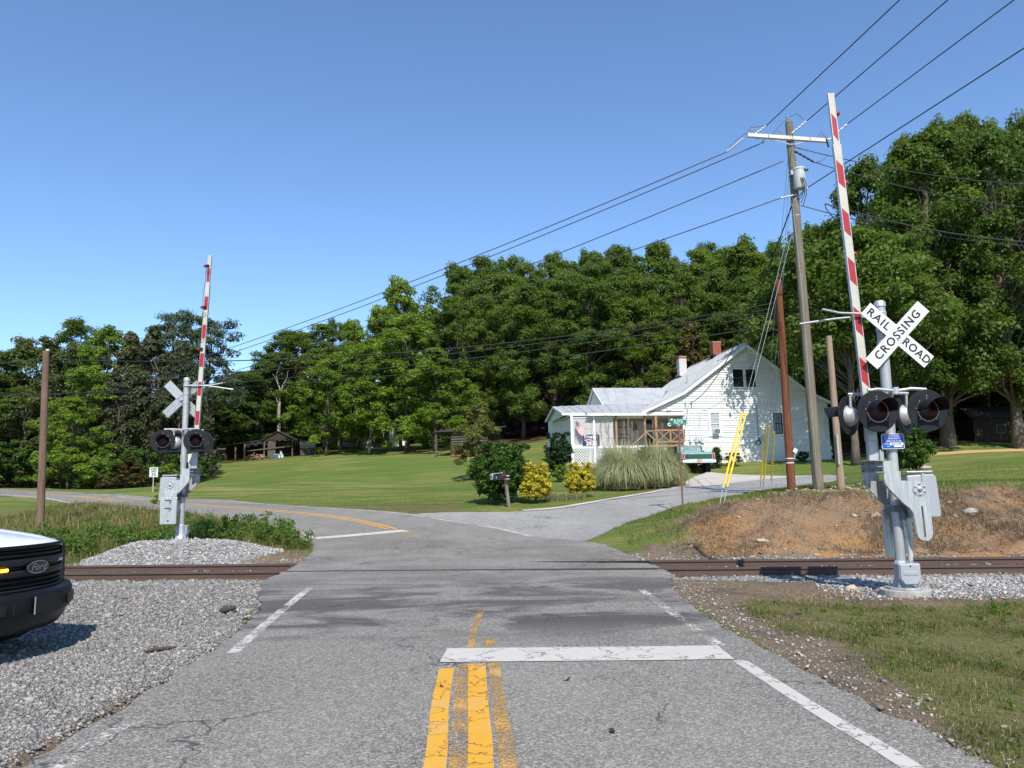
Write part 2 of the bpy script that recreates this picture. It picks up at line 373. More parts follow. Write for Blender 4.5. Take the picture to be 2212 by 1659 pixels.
litter = np.maximum(litter, sstep(106, 110, GY)); litter = np.maximum(litter, sstep(24, 27, GX) * sstep(52, 55, GY))
litter = np.maximum(litter, sstep(-32, -35, GX) * sstep(52, 56, GY - .9 * (GX + 25)))
_rl = 1 - sstep(.6, 1.2, np.hypot((GX - 24) / 6, (GY - 54) / 3)); litter = np.maximum(litter, _rl * .8)
wild = np.maximum(sstep(1.9, 2.6, TD) * (1 - sstep(30, 33, GY - .0 * GX)) * (GX < -2), (GX > 2) * (GY < 14) * .85)                      # uncut grass between rails and road
A1 = np.stack([clay, grav, dirt], 2).reshape(-1, 3); A2 = np.stack([sand, litter, wild], 2).reshape(-1, 3)
ny, nx = GX.shape; ii = (np.arange(ny - 1)[:, None] * nx + np.arange(nx - 1)[None]).ravel()
FT = np.stack([ii, ii + 1, ii + nx + 1, ii + nx], 1)
t = NT('land'); P_ = t.pos()
s1 = t.n('ShaderNodeSeparateColor'); t.l(t.attr('ga'), s1.inputs[0]); s2 = t.n('ShaderNodeSeparateColor'); t.l(t.attr('gb'), s2.inputs[0])
nz = t.noise(P_, 1.1, 6, .65); nf = t.noise(P_, 14, 5, .7); nvf = t.noise(P_, 60, 3, .7); nl = t.noise(t.mapv(P_, (.25, 1.6, 1)), .9, 4, .6); nb = t.noise(P_, .12, 4)
g = t.mix(t.ramp(nf, [(.3, 0), (.75, 1)]), (.075, .115, .018), (.145, .185, .04))
g = t.mix(t.math('MULTIPLY', t.ramp(nl, [(.42, 0), (.62, 1)]), .8), g, (.23, .215, .075))
g = t.mix(t.math('MULTIPLY', t.ramp(nb, [(.45, 0), (.58, 1)]), .6), g, (.075, .135, .022))
gw = t.mix(t.ramp(nf, [(.3, 0), (.7, 1)]), (.085, .085, .03), (.20, .165, .075))
g = t.mix(s2.outputs[2], g, gw)
cl = t.mix(t.ramp(t.noise(P_, 2.2, 5, .65), [(.38, 0), (.62, 1)]), (.27, .155, .08), (.215, .155, .105))
cl = t.mix(t.math('MULTIPLY', t.ramp(nf, [(.45, 0), (.7, 1)]), .6), cl, (.17, .13, .095))
cl = t.mix(t.math('MULTIPLY', t.ramp(t.noise(P_, .45, 4), [(.47, 0), (.58, 1)]), .65), cl, (.375, .20, .075))
gv = t.vor(P_, 28, 'F1', 'Color'); gvs = t.n('ShaderNodeSeparateColor'); t.l(gv, gvs.inputs[0])
gr = t.ramp(gvs.outputs[0], [(0, (.10, .10, .105)), (.45, (.22, .22, .22)), (.8, (.36, .35, .33)), (1, (.5, .48, .45))])
dt = t.mix(t.ramp(nf, [(.3, 0), (.7, 1)]), (.11, .08, .055), (.25, .19, .13))
dt = t.mix(t.math('MULTIPLY', t.ramp(nz, [(.5, 0), (.62, 1)]), .6), dt, (.075, .065, .058))
lt = t.mix(t.ramp(nf, [(.35, 0), (.7, 1)]), (.045, .026, .017), (.16, .085, .05))
def edge(f): return t.ramp(t.math('ADD', f, t.math('MULTIPLY', t.math('SUBTRACT', nf, .5), .9)), [(.42, 0), (.6, 1)])
c = t.mix(edge(s2.outputs[1]), g, lt); c = t.mix(edge(s1.outputs[2]), c, dt); c = t.mix(edge(s1.outputs[0]), c, cl)
c = t.mix(edge(s2.outputs[0]), c, t.mix(nf, (.42, .25, .11), (.6, .40, .2))); c = t.mix(edge(s1.outputs[1]), c, gr)
hb = t.math('ADD', nf, t.math('MULTIPLY', nvf, .6))
ground = np_mesh('ground', np.stack([GX, GY, GZ], 2).reshape(-1, 3), FT, t.done(t.pbsdf(c, .95, 0, t.bump(hb, .8, .035), .15)), smooth=True, attrs={'ga': A1, 'gb': A2})
tag(ground, kind='structure')
# ================================================================== pavement
def asphalt(name, dark, light, stain=1.0, edgecol=None):
    t = NT(name); P = t.pos()
    sp = t.vor(P, 130, 'F1', 'Color'); ss = t.n('ShaderNodeSeparateColor'); t.l(sp, ss.inputs[0])
    sp2 = t.vor(P, 60, 'F1', 'Color'); ss2 = t.n('ShaderNodeSeparateColor'); t.l(sp2, ss2.inputs[0])
    f = t.math('ADD', t.math('MULTIPLY', ss.outputs[0], .6), t.math('MULTIPLY', ss2.outputs[0], .4))
    c = t.ramp(f, [(.12, tuple(x * .45 for x in dark)), (.45, dark), (.68, light), (.95, tuple(min(1, x * 1.75) for x in light))])
    big = t.noise(t.mapv(P, (.9, .45, 1)), .5, 5, .6); c = t.mix(t.ramp(big, [(.35, 0), (.7, .35)]), c, tuple(x * 1.35 for x in light))
    if stain:
        st = t.noise(t.mapv(P, (.55, 1.1, 1)), .8, 6, .68, .9); sx = t.n('ShaderNodeSeparateXYZ'); t.l(P, sx.inputs[0])
        # tyre-dark patches left where the asphalt was patched before the rails
        reg = t.ramp(t.math('DIVIDE', sx.outputs[1], 30), [(.26, 0), (.31, 1), (.42, .85), (.47, .3), (.62, .35), (.8, .1)])
        c = t.mix(t.math('MULTIPLY', t.math('MULTIPLY', t.ramp(st, [(.44, 0), (.56, 1)]), reg), .85 * stain), c, (.058, .057, .057))
        tan = t.noise(P, .8, 4, .6); c = t.mix(t.math('MULTIPLY', t.ramp(tan, [(.62, 0), (.75, 1)]), .45), c, (.33, .27, .19))
        rd = t.noise(P, 5.3, 2, .5); c = t.mix(t.math('MULTIPLY', t.ramp(rd, [(.76, 0), (.8, 1)]), .4), c, (.4, .19, .09))
    wv = t.n('ShaderNodeVectorMath', operation='ADD'); t.l(P, wv.inputs[0]); t.l(t.noise(P, 2.2, 4, .6, 0, 'Color'), wv.inputs[1])
    cr = t.vor(t.mapv(wv.outputs[0], (.55, .4, .4)), 1.0, 'DISTANCE_TO_EDGE'); ck = t.math('MULTIPLY', t.ramp(cr, [(.004, 1), (.009, 0)]), t.ramp(t.noise(P, .5, 2), [(.45, 0), (.55, 1)]))
    c = t.mix(t.math('MULTIPLY', ck, .7), c, (.035, .033, .03))
    h = t.math('SUBTRACT', f, t.math('MULTIPLY', ck, 1.5))
    return t.done(t.pbsdf(c, .88, 0, t.bump(h, .55, .006), .3))
MASPH = asphalt('asphalt', (.148, .138, .122), (.272, .254, .224)); MDRV = asphalt('old_asphalt', (.19, .185, .175), (.33, .32, .30), 0)
MCONC = M('concrete', (.46, .43, .38), .9, 0, .16, 1.2, .25, 60)
def pave(name, rows, mat, dz, crown=0, thick=.22, zf=None):
    b = MB(); R = []
    for r in rows:
        r = np.array(r); z = (zf or H0)(r[:, 0], r[:, 1]) + dz; n = len(r)
        if crown: z = z + crown * (1 - (2 * np.arange(n) / (n - 1) - 1) ** 2)
        R.append([(p[0], p[1], q) for p, q in zip(r, z)])
    R = [[(r[0][0], r[0][1], r[0][2] - thick)] + r + [(r[-1][0], r[-1][1], r[-1][2] - thick)] for r in R]
    return tag(b.grid(R).build(name, mat, None, 50), kind='structure')
road = pave('road', ROADR, MASPH, .02)
drive = pave('driveway', DRIVER, MDRV, .012)
old_edge = pave('road_shoulder', ribbon_pts([((2.3, -6), (3.7, -6)), ((2.3, 2), (3.4, 2)), ((2.25, 4.5), (3.05, 4.5)), ((2.1, 6), (2.62, 6)), ((2.0, 6.9), (2.2, 6.9))], 16, 6, .22, 9), MDRV, -.012)
apron = pave('driveway_apron', APRR, MCONC, .02)
def strip(pts, wdt, n=40):
    P = [crom(pts, tt) for tt in np.linspace(0, len(pts) - 1 - 1e-6, n)]; rows = []
    for i, p in enumerate(P):
        d = P[min(i + 1, n - 1)] - P[max(i - 1, 0)]; d /= np.linalg.norm(d); nn = np.array([-d[1], d[0]]); ww = wdt if not hasattr(wdt, '__len__') else wdt[0] + (wdt[1] - wdt[0]) * i / (n - 1)
        rows.append([p + nn * ww / 2, p - nn * ww / 2])
    return rows
def sheet(name, rows, mat, dz, zf=None, parent=None):
    b = MB(); R = []
    for r in rows:
        r = np.array(r); z = (zf or H0)(r[:, 0], r[:, 1]) + dz; R.append([(p[0], p[1], q) for p, q in zip(r, z)])
    return b.grid(R).build(name, mat, parent)
def paint(name, col, wear, cscale=26):
    t = NT(name); P = t.pos(); n = t.noise(P, cscale, 5, .75); n2 = t.noise(P, 2.3, 4, .6)
    wv = t.n('ShaderNodeVectorMath', operation='ADD'); t.l(P, wv.inputs[0]); t.l(t.noise(P, 3, 4, .6, 0, 'Color'), wv.inputs[1])
    cr = t.vor(wv.outputs[0], 1.7, 'DISTANCE_TO_EDGE'); ck = t.ramp(cr, [(.008, 1), (.018, 0)])
    f = t.math('ADD', t.math('MULTIPLY', n, .62), t.math('MULTIPLY', n2, .38))
    k = t.ramp(f, [(wear - .035, 0), (wear + .035, 1)]); k = t.math('MULTIPLY', k, t.math('SUBTRACT', 1, t.math('MULTIPLY', ck, .85)))
    c = t.mix(t.noise(P, 9, 5), tuple(x * .82 for x in col), col); c = t.mix(t.math('MULTIPLY', t.ramp(n2, [(.5, 0), (.75, 1)]), .3), c, (.45, .4, .33))
    mx = t.n('ShaderNodeMixShader'); t.l(k, mx.inputs[0]); t.l(t.n('ShaderNodeBsdfTransparent').outputs[0], mx.inputs[1]); t.l(t.pbsdf(c, .7, 0, None, .3), mx.inputs[2])
    return t.done(mx.outputs[0])
MW_NEW = paint('white_marking', (.56, .53, .48), .36); MW_OLD = paint('worn_white_marking', (.58, .55, .50), .475); MW_FAINT = paint('faint_white_marking', (.66, .63, .57), .53)
MY_NEW = paint('yellow_marking', (.70, .36, .035), .36); MY_OLD = paint('worn_yellow_marking', (.55, .31, .07), .50, 40)
LZ = .0235
def mark(name, pts, wdt, mat, dz=LZ, n=40): return tag(sheet(name, strip(np.array(pts), wdt, n), mat, dz, None, road))
s_ = .958
mark('stop_line', [(-.69, 7.53), (.4, 7.49), (1.2, 7.46), (1.95, 7.45)], .60, MW_NEW, .0275)
mark('edge_line', [(2.2, 3.0), (2.15, 4.6), (2.07, 5.5), (1.98, 7.1)], .13, MW_NEW)
mark('edge_line', [(1.98, 7.75), (1.93, 9.2), (1.90, 11.9)], .12, MW_FAINT)
mark('edge_line', [(-2.6, 3.2), (-2.66, 4.8), (-2.7, 5.7)], .12, MW_FAINT)
mark('edge_line', [(-2.78, 7.8), (-3.0, 9.6), (-3.35, 12.8)], .12, MW_OLD)
def hp(l): return [hit(*p) for p in l]
mark('centre_line', [(-.43, 3.0), (-.475, 4.6), (-.56, 5.8), (-.615, 7.0)], .13, MY_NEW)
mark('centre_line', [(-.19, 3.0), (-.215, 4.6), (-.29, 5.9), (-.355, 7.13)], .15, MY_NEW, .0275)
mark('centre_line', [(-.02, 3.0), (-.06, 4.6), (-.13, 5.8), (-.21, 7.21)], .10, MY_OLD)
mark('centre_line', [(-.31, 3.0), (-.345, 4.6), (-.42, 5.9), (-.475, 7.13)], .10, MY_OLD, .0238)
mark('centre_line', [(-.26, 7.83), (-.275, 8.4)], .10, MY_OLD); mark('centre_line', [(-.45, 7.83), (-.47, 9.0), (-.44, 10.2)], .07, MY_OLD)
mark('stop_line', hp([(682, 1164), (780, 1156), (876, 1147)]), .42, MW_NEW, .0275)
mark('edge_line', hp([(636, 1148), (660, 1157), (684, 1164)]), .13, MW_NEW)
mark('edge_line', hp([(610, 1141), (520, 1126), (430, 1113), (330, 1100), (223, 1090), (110, 1079), (0, 1069)]), .13, MW_NEW)
mark('edge_line', hp([(1148, 1160), (1081, 1144), (951, 1123), (850, 1108), (700, 1098), (560, 1088.5), (430, 1081), (200, 1068)]), .12, MW_OLD)
mark('centre_line', hp([(857, 1144), (790, 1127), (700, 1113), (600, 1103), (500, 1095), (400, 1088), (300, 1083), (200, 1075), (60, 1064)]), .12, MY_NEW)
mark('centre_line', hp([(838, 1144), (770, 1127.5), (690, 1114.5), (590, 1105), (490, 1097), (390, 1090), (290, 1085), (200, 1077), (60, 1066)]), .12, MY_NEW)
mark('centre_line', hp([(905, 1160), (860, 1146)]), .16, MY_OLD)
gut = tag(sheet('concrete_gutter', strip(np.array(hp([(1130, 1104), (1200, 1098.5), (1260, 1089), (1330, 1077), (1400, 1065.5), (1440, 1057)])), .34, 50), MCONC, .035), kind='structure')
# ================================================================== railroad
track = empty('railroad_track', (0, track_y(0), 0), math.atan(-TRK_A), kind='structure')
MRAIL = M('rusty_rail', (.080, .048, .036), .75, .0, .25, 5, .15, 60, (.2, 4, 4)); MRTOP = M('polished_rail_top', (.10, .085, .08), .4, .7, .2, 3, 0, 60, (.1, 1, 1))
MTIE = M('creosoted_tie', (.085, .062, .047), .9, 0, .4, 6, .4, 40, (8, .6, 4)); MPLATE = M('rusty_plate', (.11, .05, .033), .8, 0, .3, 20)
prof = [(-.07, -.172), (.07, -.172), (.07, -.16), (.012, -.135), (.010, -.05), (.036, -.038), (.036, -.006), (.028, 0), (-.028, 0), (-.036, -.006), (-.036, -.038), (-.010, -.05), (-.012, -.135), (-.07, -.16)]
for sgn in (-1, 1):
    for x0, x1, top in ((-90, -4.45, .03), (-4.45, 2.75, .024), (2.75, 90, .03)):
        b = MB(); n = len(prof); b.prism([(p[0], p[1]) for p in prof], (x0, sgn * .7525, top), (0, 1, 0), (0, 0, 1), x1 - x0)
        r = b.build('rail', MRAIL, track)
        MB().box(((x0 + x1) / 2, sgn * .7525, top + .001), (x1 - x0, .052, .003)).build('rail_top', MRTOP, r)
MGAP = M('flangeway', (.04, .038, .036), .95)
for sgn in (-1, 1):                                                   # dark groove and tar beside each rail in the road
    MB().box((-.85, sgn * .7525 - sgn * .068, .0215), (7.2, .06, .004)).build('flangeway', MGAP, track)
    MB().box((-.85, sgn * .7525 + sgn * .055, .0215), (7.2, .032, .004)).build('flangeway', MGAP, track)
tm = MB().box((0, 0, 0), (.22, 2.6, .18)).mesh('tie'); tm.materials.append(MTIE); pm = MB().box((0, 0, 0), (.19, .34, .02)).mesh('tie_plate'); pm.materials.append(MPLATE)
sp = MB().box((0, 0, .018), (.03, .035, .036)).mesh('spike'); sp.materials.append(MPLATE)
x = -16.0
while x < 20:
    if not -4.5 < x < 2.8:
        o = bpy.data.objects.new('tie', tm); COL.objects.link(o); o.parent = track; o.location = (x, random.uniform(-.04, .04), -.235); o.rotation_euler = (0, 0, random.uniform(-.02, .02))
        for s in (-1, 1):
            q = bpy.data.objects.new('tie_plate', pm); COL.objects.link(q); q.parent = track; q.location = (x, s * .7525, -.137)
            for e in (-1, 1):
                q2 = bpy.data.objects.new('spike', sp); COL.objects.link(q2); q2.parent = q; q2.location = (random.uniform(-.05, .05), e * .095, .01)
    x += .52
# ================================================================== crossing signals
MGALV = M('galvanised_steel', (.40, .405, .41), .5, .35, .16, 7, .08, 50, (1, 1, .35)); MALU = M('brushed_aluminium', (.50, .50, .49), .42, .55, .22, 14, .1, 40, (3, 3, .25))
MGREY = M('grey_paint', (.34, .36, .38), .5, .1, .08, 3); MDGREY = M('dark_grey_paint', (.12, .135, .15), .5, .1, .1, 3); MBLK = M('matt_black_paint', (.011, .012, .015), .65, 0, .25, 4, spec=.25)
MBLK2 = M('black_rubber', (.012, .012, .012), .7); MRED = M('red_reflective_sheet', (.34, .011, .016), .45, 0, .12, 4); MIVORY = M('ivory_reflective_sheet', (.47, .44, .36), .5, 0, .1, 3)
MWHITE = M('white_reflective_sheet', (.66, .66, .65), .45, 0, .05, 2); MLENS = M('red_lens', (.035, .0015, .002), .35, 0, .3, 60, spec=.25); MLAMP = M('red_lamp_globe', (.36, .008, .012), .15, 0, .2, 30, coat=.5)
MBOLT = M('zinc_bolt', (.5, .5, .5), .35, .8, .1, 20); MBLUE = M('blue_sign_sheet', (.012, .075, .38), .4, 0, .06, 3); MCONCD = M('weathered_concrete', (.36, .34, .31), .9, 0, .2, 6, .3)
MPIPE = M('pale_conduit', (.44, .41, .39), .6, 0, .15, 8); MTXT = M('black_lettering', (.012, .012, .012), .5)
def flasher(par, c, hd, name='flasher'):
    """c: centre of the black disc, hd: compass heading it faces, degrees from +Y clockwise (local)"""
    f = np.array([math.sin(rad(hd)), math.cos(rad(hd)), 0.]); c = np.array(c, float); r = np.cross(f, (0, 0, 1)); up = np.array([0, 0, 1.])
    d = MB().lathe([(.0, 0), (.30, .0), (.306, .006), (.30, .012), (0, .012)], c - f * .012, f, 48).build(name, MBLK, par, 40)
    MB().lathe([(.0, -.13), (.07, -.13), (.12, -.10), (.155, -.045), (.165, -.013), (0, -.013)], c, f, 28).build('lamp_housing', MGALV, d, 50)
    MB().lathe([(.163, .001), (.163, .014), (.152, .016), (.150, .006)], c, f, 32).build('lens_ring', MGREY, d, 40)
    MB().lathe([(.150, .006), (.12, .018), (.07, .027), (0, .03)], c, f, 32).build('lens', MLENS, d, 60)
    b = MB(); rows = []; n = 22
    for k in range(n + 1):
        a = math.pi * (-.02 + 1.04 * k / n); L = .25 + .11 * math.sin(max(0, min(math.pi, a))) ; rr = .164
        e = r * math.cos(a) + up * math.sin(a)
        rows.append([c + e * rr + f * s for s in (.01, L * .5, L)] + [c + e * (rr - .004) + f * s for s in (L, L * .5, .01)])
    b.grid(rows); b.build('visor', MBLK, d, 40)
    for a in (50, 90, 130, 10, 170, -45, -135):
        e = r * math.cos(rad(a)) + up * math.sin(rad(a)); MB().lathe([(.008, 0), (.007, .006), (0, .008)], c + e * .178, f, 8).build('bolt', MBOLT, d)
    MB().lathe([(.009, 0), (.008, .006), (0, .008)], c + up * .215, f, 8).build('bolt', MBOLT, d)
    return d
def arm_x(z): return -.28 - (z - 1.9) * .039
def signal(label, loc, rz, back_hd, base_box=True):
    T = empty('crossing_signal', loc, rz, label, 'railroad signal', 'crossing signals beside the road')
    # foundation and base
    n = 26; MB().prism([(.34 * math.cos(2 * math.pi * i / n), .34 * math.sin(2 * math.pi * i / n)) for i in range(n)], (.02, 0, -.10), (1, 0, 0), (0, 1, 0), .145).build('foundation', MCONCD, T, None, .012)
    MB().prism([(.27 * math.cos(2 * math.pi * (i + .5) / 8), .27 * math.sin(2 * math.pi * (i + .5) / 8)) for i in range(8)], (.02, 0, .045), (1, 0, 0), (0, 1, 0), .03).build('base_plate', MGALV, T, None, .006)
    MB().lathe([(.17, .075), (.15, .10), (.105, .22), (.10, .42), (.085, .45)], (0, 0, 0), n=8).build('base_casting', MGREY, T, 20, .006)
    for a in range(4): MB().lathe([(.022, .075), (.022, .11), (.012, .11), (.012, .15), (0, .15)], (.02 + .2 * math.cos(rad(45 + 90 * a)), .2 * math.sin(rad(45 + 90 * a)), 0), n=6).build('anchor_nut', MBOLT, T)
    MB().tube([(0, 0, .3), (0, 0, 4.25)], .074, 24).build('mast', MGALV, T, 40); MB().lathe([(.085, 4.235), (.085, 4.30), (.06, 4.33), (0, 4.335)], n=24).build('mast_cap', MALU, T, 40)
    J = MB(); po = [(-.155, .42), (.155, .42), (.155, .20), (.095, .12), (-.095, .12), (-.155, .20)]
    J.prism(po, (.02, -.20, 0), (1, 0, 0), (0, 0, 1), -.17); j = J.build('junction_box', MGREY, T, None, .015)
    MB().prism([(p[0] * .93, .27 + (p[1] - .27) * .93) for p in po], (.02, -.20, 0), (1, 0, 0), (0, 0, 1), .022).build('box_lid', MGREY, j, None, .012)
    MB().box((.02, -.225, .285), (.21, .006, .055)).build('maker_plate', MGALV, j, None, .003); MB().box((.02, -.2275, .285), (.15, .004, .016)).build('maker_plate', MGREY, j)
    MB().lathe([(.012, 0), (.012, .004), (0, .004)], (.02, -.222, .385), (0, -1, 0), 10).build('lock', MBLK, j)
    MB().tube([(.075, -.12, .41), (.085, -.13, .55), (.075, -.12, .8), (.05, -.11, 1.0), (.04, -.105, 1.07)], .034, 12).build('conduit', MPIPE, T, 60)
    MB().tube([(.04, -.105, 1.04), (.04, -.105, 1.12), (.035, -.08, 1.17), (.03, -.02, 1.19)], .043, 12).build('conduit_elbow', MDGREY, T, 60); MB().lathe([(.05, 0), (.05, .03), (.045, .035), (.045, .06), (0, .06)], (.075, -.12, .40), n=10).build('conduit_nut', MBOLT, T)
    # mechanism between the two support arms
    mb = MB(); mb.prism([(.10, 1.68), (.47, 1.70), (.53, 1.66), (.56, 1.10), (.535, 1.06), (.10, 1.06)], (0, .17, 0), (1, 0, 0), (0, 0, 1), .36); me = mb.build('mechanism_case', MGREY, T, None, .025)
    MB().box((.28, -.01, 1.725), (.38, .40, .03)).build('case_lid', MALU, me, None, .01); MB().box((.33, -.196, 1.45), (.05, .02, .5)).build('case_hinge', MGREY, me, None, .005)
    MB().box((.05, 0, 1.20), (.30, .22, .09)).build('mast_clamp', MDGREY, T, None, .01); MB().box((.02, 0, 1.53), (.26, .22, .07)).build('mast_clamp', MDGREY, T, None, .01)
    MB().cyl((.18, -.34, 1.48), (.18, .34, 1.48), .035).build('main_shaft', MGALV, T, 40)
    PL = [(-.31, 1.883), (-.115, 1.899), (-.12, 1.74), (-.07, 1.735), (-.068, 1.604), (.20, 1.59), (.26, 1.56), (.30, 1.47), (.312, 1.38), (.325, .86), (.31, .80), (.27, .755), (.215, .747), (.15, .76), (.11, .80), (.094, .86), (.072, 1.13), (.03, 1.205), (-.058, 1.281), (-.16, 1.39), (-.255, 1.495), (-.295, 1.56), (-.313, 1.63)]
    SL = [(.183, 1.233), (.209, 1.233), (.222, .80), (.193, .80)]
    for y, nm in ((-.345, 'near'), (.325, 'far')):
        loop = PL + [PL[0]]                                   # outline joined to its slot with a bridge edge
        i0 = 12; hole = [(.207, .80), (.222, .80), (.209, 1.233), (.183, 1.233), (.193, .80), (.207, .80)]
        poly = PL[:i0 + 1] + hole + PL[i0:]
        poly = PL[:i0 + 1] + hole + [(PL[i0][0] - .0008, PL[i0][1])] + PL[i0 + 1:]
        a = MB().prism(poly, (0, y + .02, 0), (1, 0, 0), (0, 0, 1), .02).build('support_arm', MALU, T)
        rim = MB().tube([(p[0], y + (.025 if nm == 'near' else -.005), p[1]) for p in PL[10:]], .014, 6); rim.build('arm_flange', MGALV, a, 60)
        fy = (0, -1, 0) if y < 0 else (0, 1, 0); yo = y if y < 0 else y + .02
        MB().lathe([(.10, 0), (.10, .01), (0, .01)], (.183, yo, 1.48), fy, 24).build('hub_plate', MGALV, a, 40)
        MB().lathe([(.03, 0), (.03, .025), (.02, .03), (0, .03)], (.183, yo + fy[1] * .01, 1.48), fy, 12).build('hub_nut', MBOLT, a, 40)
        for q in range(6): MB().lathe([(.014, 0), (.014, .014), (.008, .018), (0, .018)], (.183 + .075 * math.cos(rad(30 + 60 * q)), yo + fy[1] * .01, 1.48 + .075 * math.sin(rad(30 + 60 * q))), fy, 8).build('hub_bolt', MBOLT, a)
        if nm == 'far':                                        # counterweights bolted over the slot
            cw = MB().prism([(-.03, .47), (-.045, 1.16), (.40, 1.16), (.385, .47)], (0, .36, 0), (1, 0, 0), (0, 0, 1), -.05).build('counterweight', MALU, a, None, .012)
            MB().prism([(-.02, 1.16), (-.02, 1.30), (.33, 1.30), (.33, 1.16)], (0, .36, 0), (1, 0, 0), (0, 0, 1), -.03).build('counterweight', MALU, a, None, .01)
            for zz in (1.08, .88): MB().box((.20, .415, zz), (.13, .012, .022)).build('weight_bolt', MBLK, cw); MB().box((.125, .415, zz - .035), (.02, .012, .08), Matrix.Rotation(rad(-20), 3, 'Y')).build('weight_bolt', MBLK, cw)
            MB().box((.17, .413, .56), (.03, .012, .04)).build('weight_bolt', MBLK, cw)
    # channel and arm foot
    ch = MB().box((-.36, 0, 1.81), (.10, .72, .008)).box((-.36, 0, 1.895), (.14, .72, .008)).box((-.312, 0, 1.81), (.008, .72, .165)).box((-.36, 0, 1.728), (.14, .72, .008)).build('cross_channel', MGREY, T)
    for yy in (-.32, -.27, -.05, .05, .27, .32):
        for zz in (1.86, 1.76): MB().lathe([(.011, 0), (.011, .012), (0, .014)], (-.316, yy, zz), (-1, 0, 0), 8).build('channel_bolt', MDGREY, ch)
    MB().box((arm_x(2.1), 0, 2.08), (.15, .09, .36)).box((arm_x(2.1) + .10, 0, 1.98), (.06, .16, .16)).build('arm_adaptor', MGALV, T, None, .008)
    MB().box((arm_x(2.35), -.052, 2.37), (.14, .012, .34)).box((arm_x(2.35), .052, 2.37), (.14, .012, .34)).build('arm_clamp', MGALV, T, None, .004)
    # the gate arm
    GA = MB(); GA.span((arm_x(2.1), 0, 2.1), (arm_x(6.85), 0, 6.85), .112, .06, (0, 1, 0)); ga = GA.build('gate_arm', MIVORY, T)
    GB = MB(); GB.span((arm_x(6.5), .0, 6.5), (arm_x(7.71), 0, 7.71), .088, .046, (0, 1, 0)); GB.build('arm_tip', MIVORY, ga)
    for s in (-1, 1):
        MB().span((arm_x(2.1) + s * .0545, 0, 2.1), (arm_x(6.852) + s * .0545, 0, 6.852), .010, .068, (0, 1, 0)).build('edge_trim', MALU, ga); MB().span((arm_x(6.86) + s * .043, 0, 6.86), (arm_x(7.712) + s * .043, 0, 7.712), .009, .054, (0, 1, 0)).build('edge_trim', MALU, ga)
    for k in range(7):
        zt = 7.379 - .782 * k; zb = zt - .37; up = zt > 6.9; hw = .0385 if up else .049; yy = .0245 if up else .0315; sl = .105
        def q(x, z, y): return (arm_x(z) + x, y, z)
        MB().quad(q(-hw, zt, -yy), q(-hw, zb, -yy), q(hw, zb - sl, -yy), q(hw, zt - sl, -yy)).build('red_stripe', MRED, ga)
        MB().quad(q(hw, zt - .05, yy), q(hw, zb - .05, yy), q(-hw, zb - .05, yy), q(-hw, zt - .05, yy)).build('red_stripe', MRED, ga)
    for z in (7.40, 6.246, 5.095):
        xl = arm_x(z) + .10; MB().box((arm_x(z) + .035, .045, z), (.09, .05, .07)).build('lamp_bracket', MBLK, ga)
        l = MB().sphere((xl, .05, z), .042, 14).build('gate_lamp', MLAMP, ga, 180)
    MB().tube([(arm_x(z) + .068 + .012 * math.sin(z * 5), .055 + .01 * math.cos(z * 4), z) for z in np.linspace(2.2, 7.38, 60)], .006, 6).build('lamp_cable', MBLK2, ga)
    for z in (7.22, 6.05, 5.35):
        MB().tube([(arm_x(z) + .02 + .05 * math.cos(a), .06, z + .05 * math.sin(a)) for a in np.linspace(0, 6.28, 14)], .005, 5).build('lamp_cable', MBLK2, ga)
    # bracket rods that steady the raised arm
    MB().tube([(.02, -.07, 4.14), (-.38, -.09, 4.12), (-.66, -.09, 4.135), (-.93, -.12, 4.19)], .017, 10).build('bracket_rod', MALU, T, 60); MB().tube([(.02, .09, 4.10), (-.40, .07, 4.10), (-.66, .06, 4.08), (-1.25, -.02, 3.99)], .017, 10).build('bracket_rod', MALU, T, 60)
    MB().lathe([(.083, 4.07), (.083, 4.16)], n=24).build('bracket_band', MGALV, T, 40)
    # crossbuck
    cb = np.array([.16, -.13, 3.77])
    for i, (ang, txt) in enumerate(((-43.5, None), (45.5, 'CROSSING'))):
        X = np.array([math.cos(rad(ang)), 0, math.sin(rad(ang))]); Y = np.array([-X[2], 0, X[0]]); o = cb + np.array([0, -.012 * i, 0]); L, W = .61, .116
        bl = MB().prism([(-L, -W), (L, -W), (L, W), (-L, W)], o, X, Y, .005).build('crossbuck_blade', MALU, T)
        for yy in (-.09, -.03, .03, .09): MB().prism([(-L, yy - .006), (L, yy - .006), (L, yy + .006), (-L, yy + .006)], o + np.array([0, .012, 0]), X, Y, .012 if not i else .005).build('blade_rib', MALU, bl)
        MB().prism([(-L + .004, -W + .004), (L - .004, -W + .004), (L - .004, W - .004), (-L + .004, W - .004)], o + np.array([0, -.0055, 0]), X, Y, .0012).build('blade_face', MWHITE, bl)
        zf = o + np.array([0, -.0085, 0])
        if txt:
            put_text(txt, .172, MTXT, bl, zf, X, Y, bold=.004, ext=.001, squeeze=1.02, space=1.22)
        else:
            put_text('RAIL', .172, MTXT, bl, zf - X * .36, X, Y, bold=.004, ext=.001, squeeze=1.02, space=1.2); put_text('ROAD', .172, MTXT, bl, zf + X * .365, X, Y, bold=.004, ext=.001, squeeze=.95, space=1.1)
    for s in (-1, 1): MB().lathe([(.014, 0), (.012, .008), (0, .01)], cb + np.array([.0, -.024, s * .07]), (0, -1, 0), 10).build('crossbuck_bolt', MBOLT, T)
    MB().box((.10, -.09, 3.77), (.2, .05, .08)).lathe([(.084, 3.62), (.084, 3.68)], n=24).lathe([(.084, 3.86), (.084, 3.92)], n=24).build('crossbuck_bracket', MGALV, T)
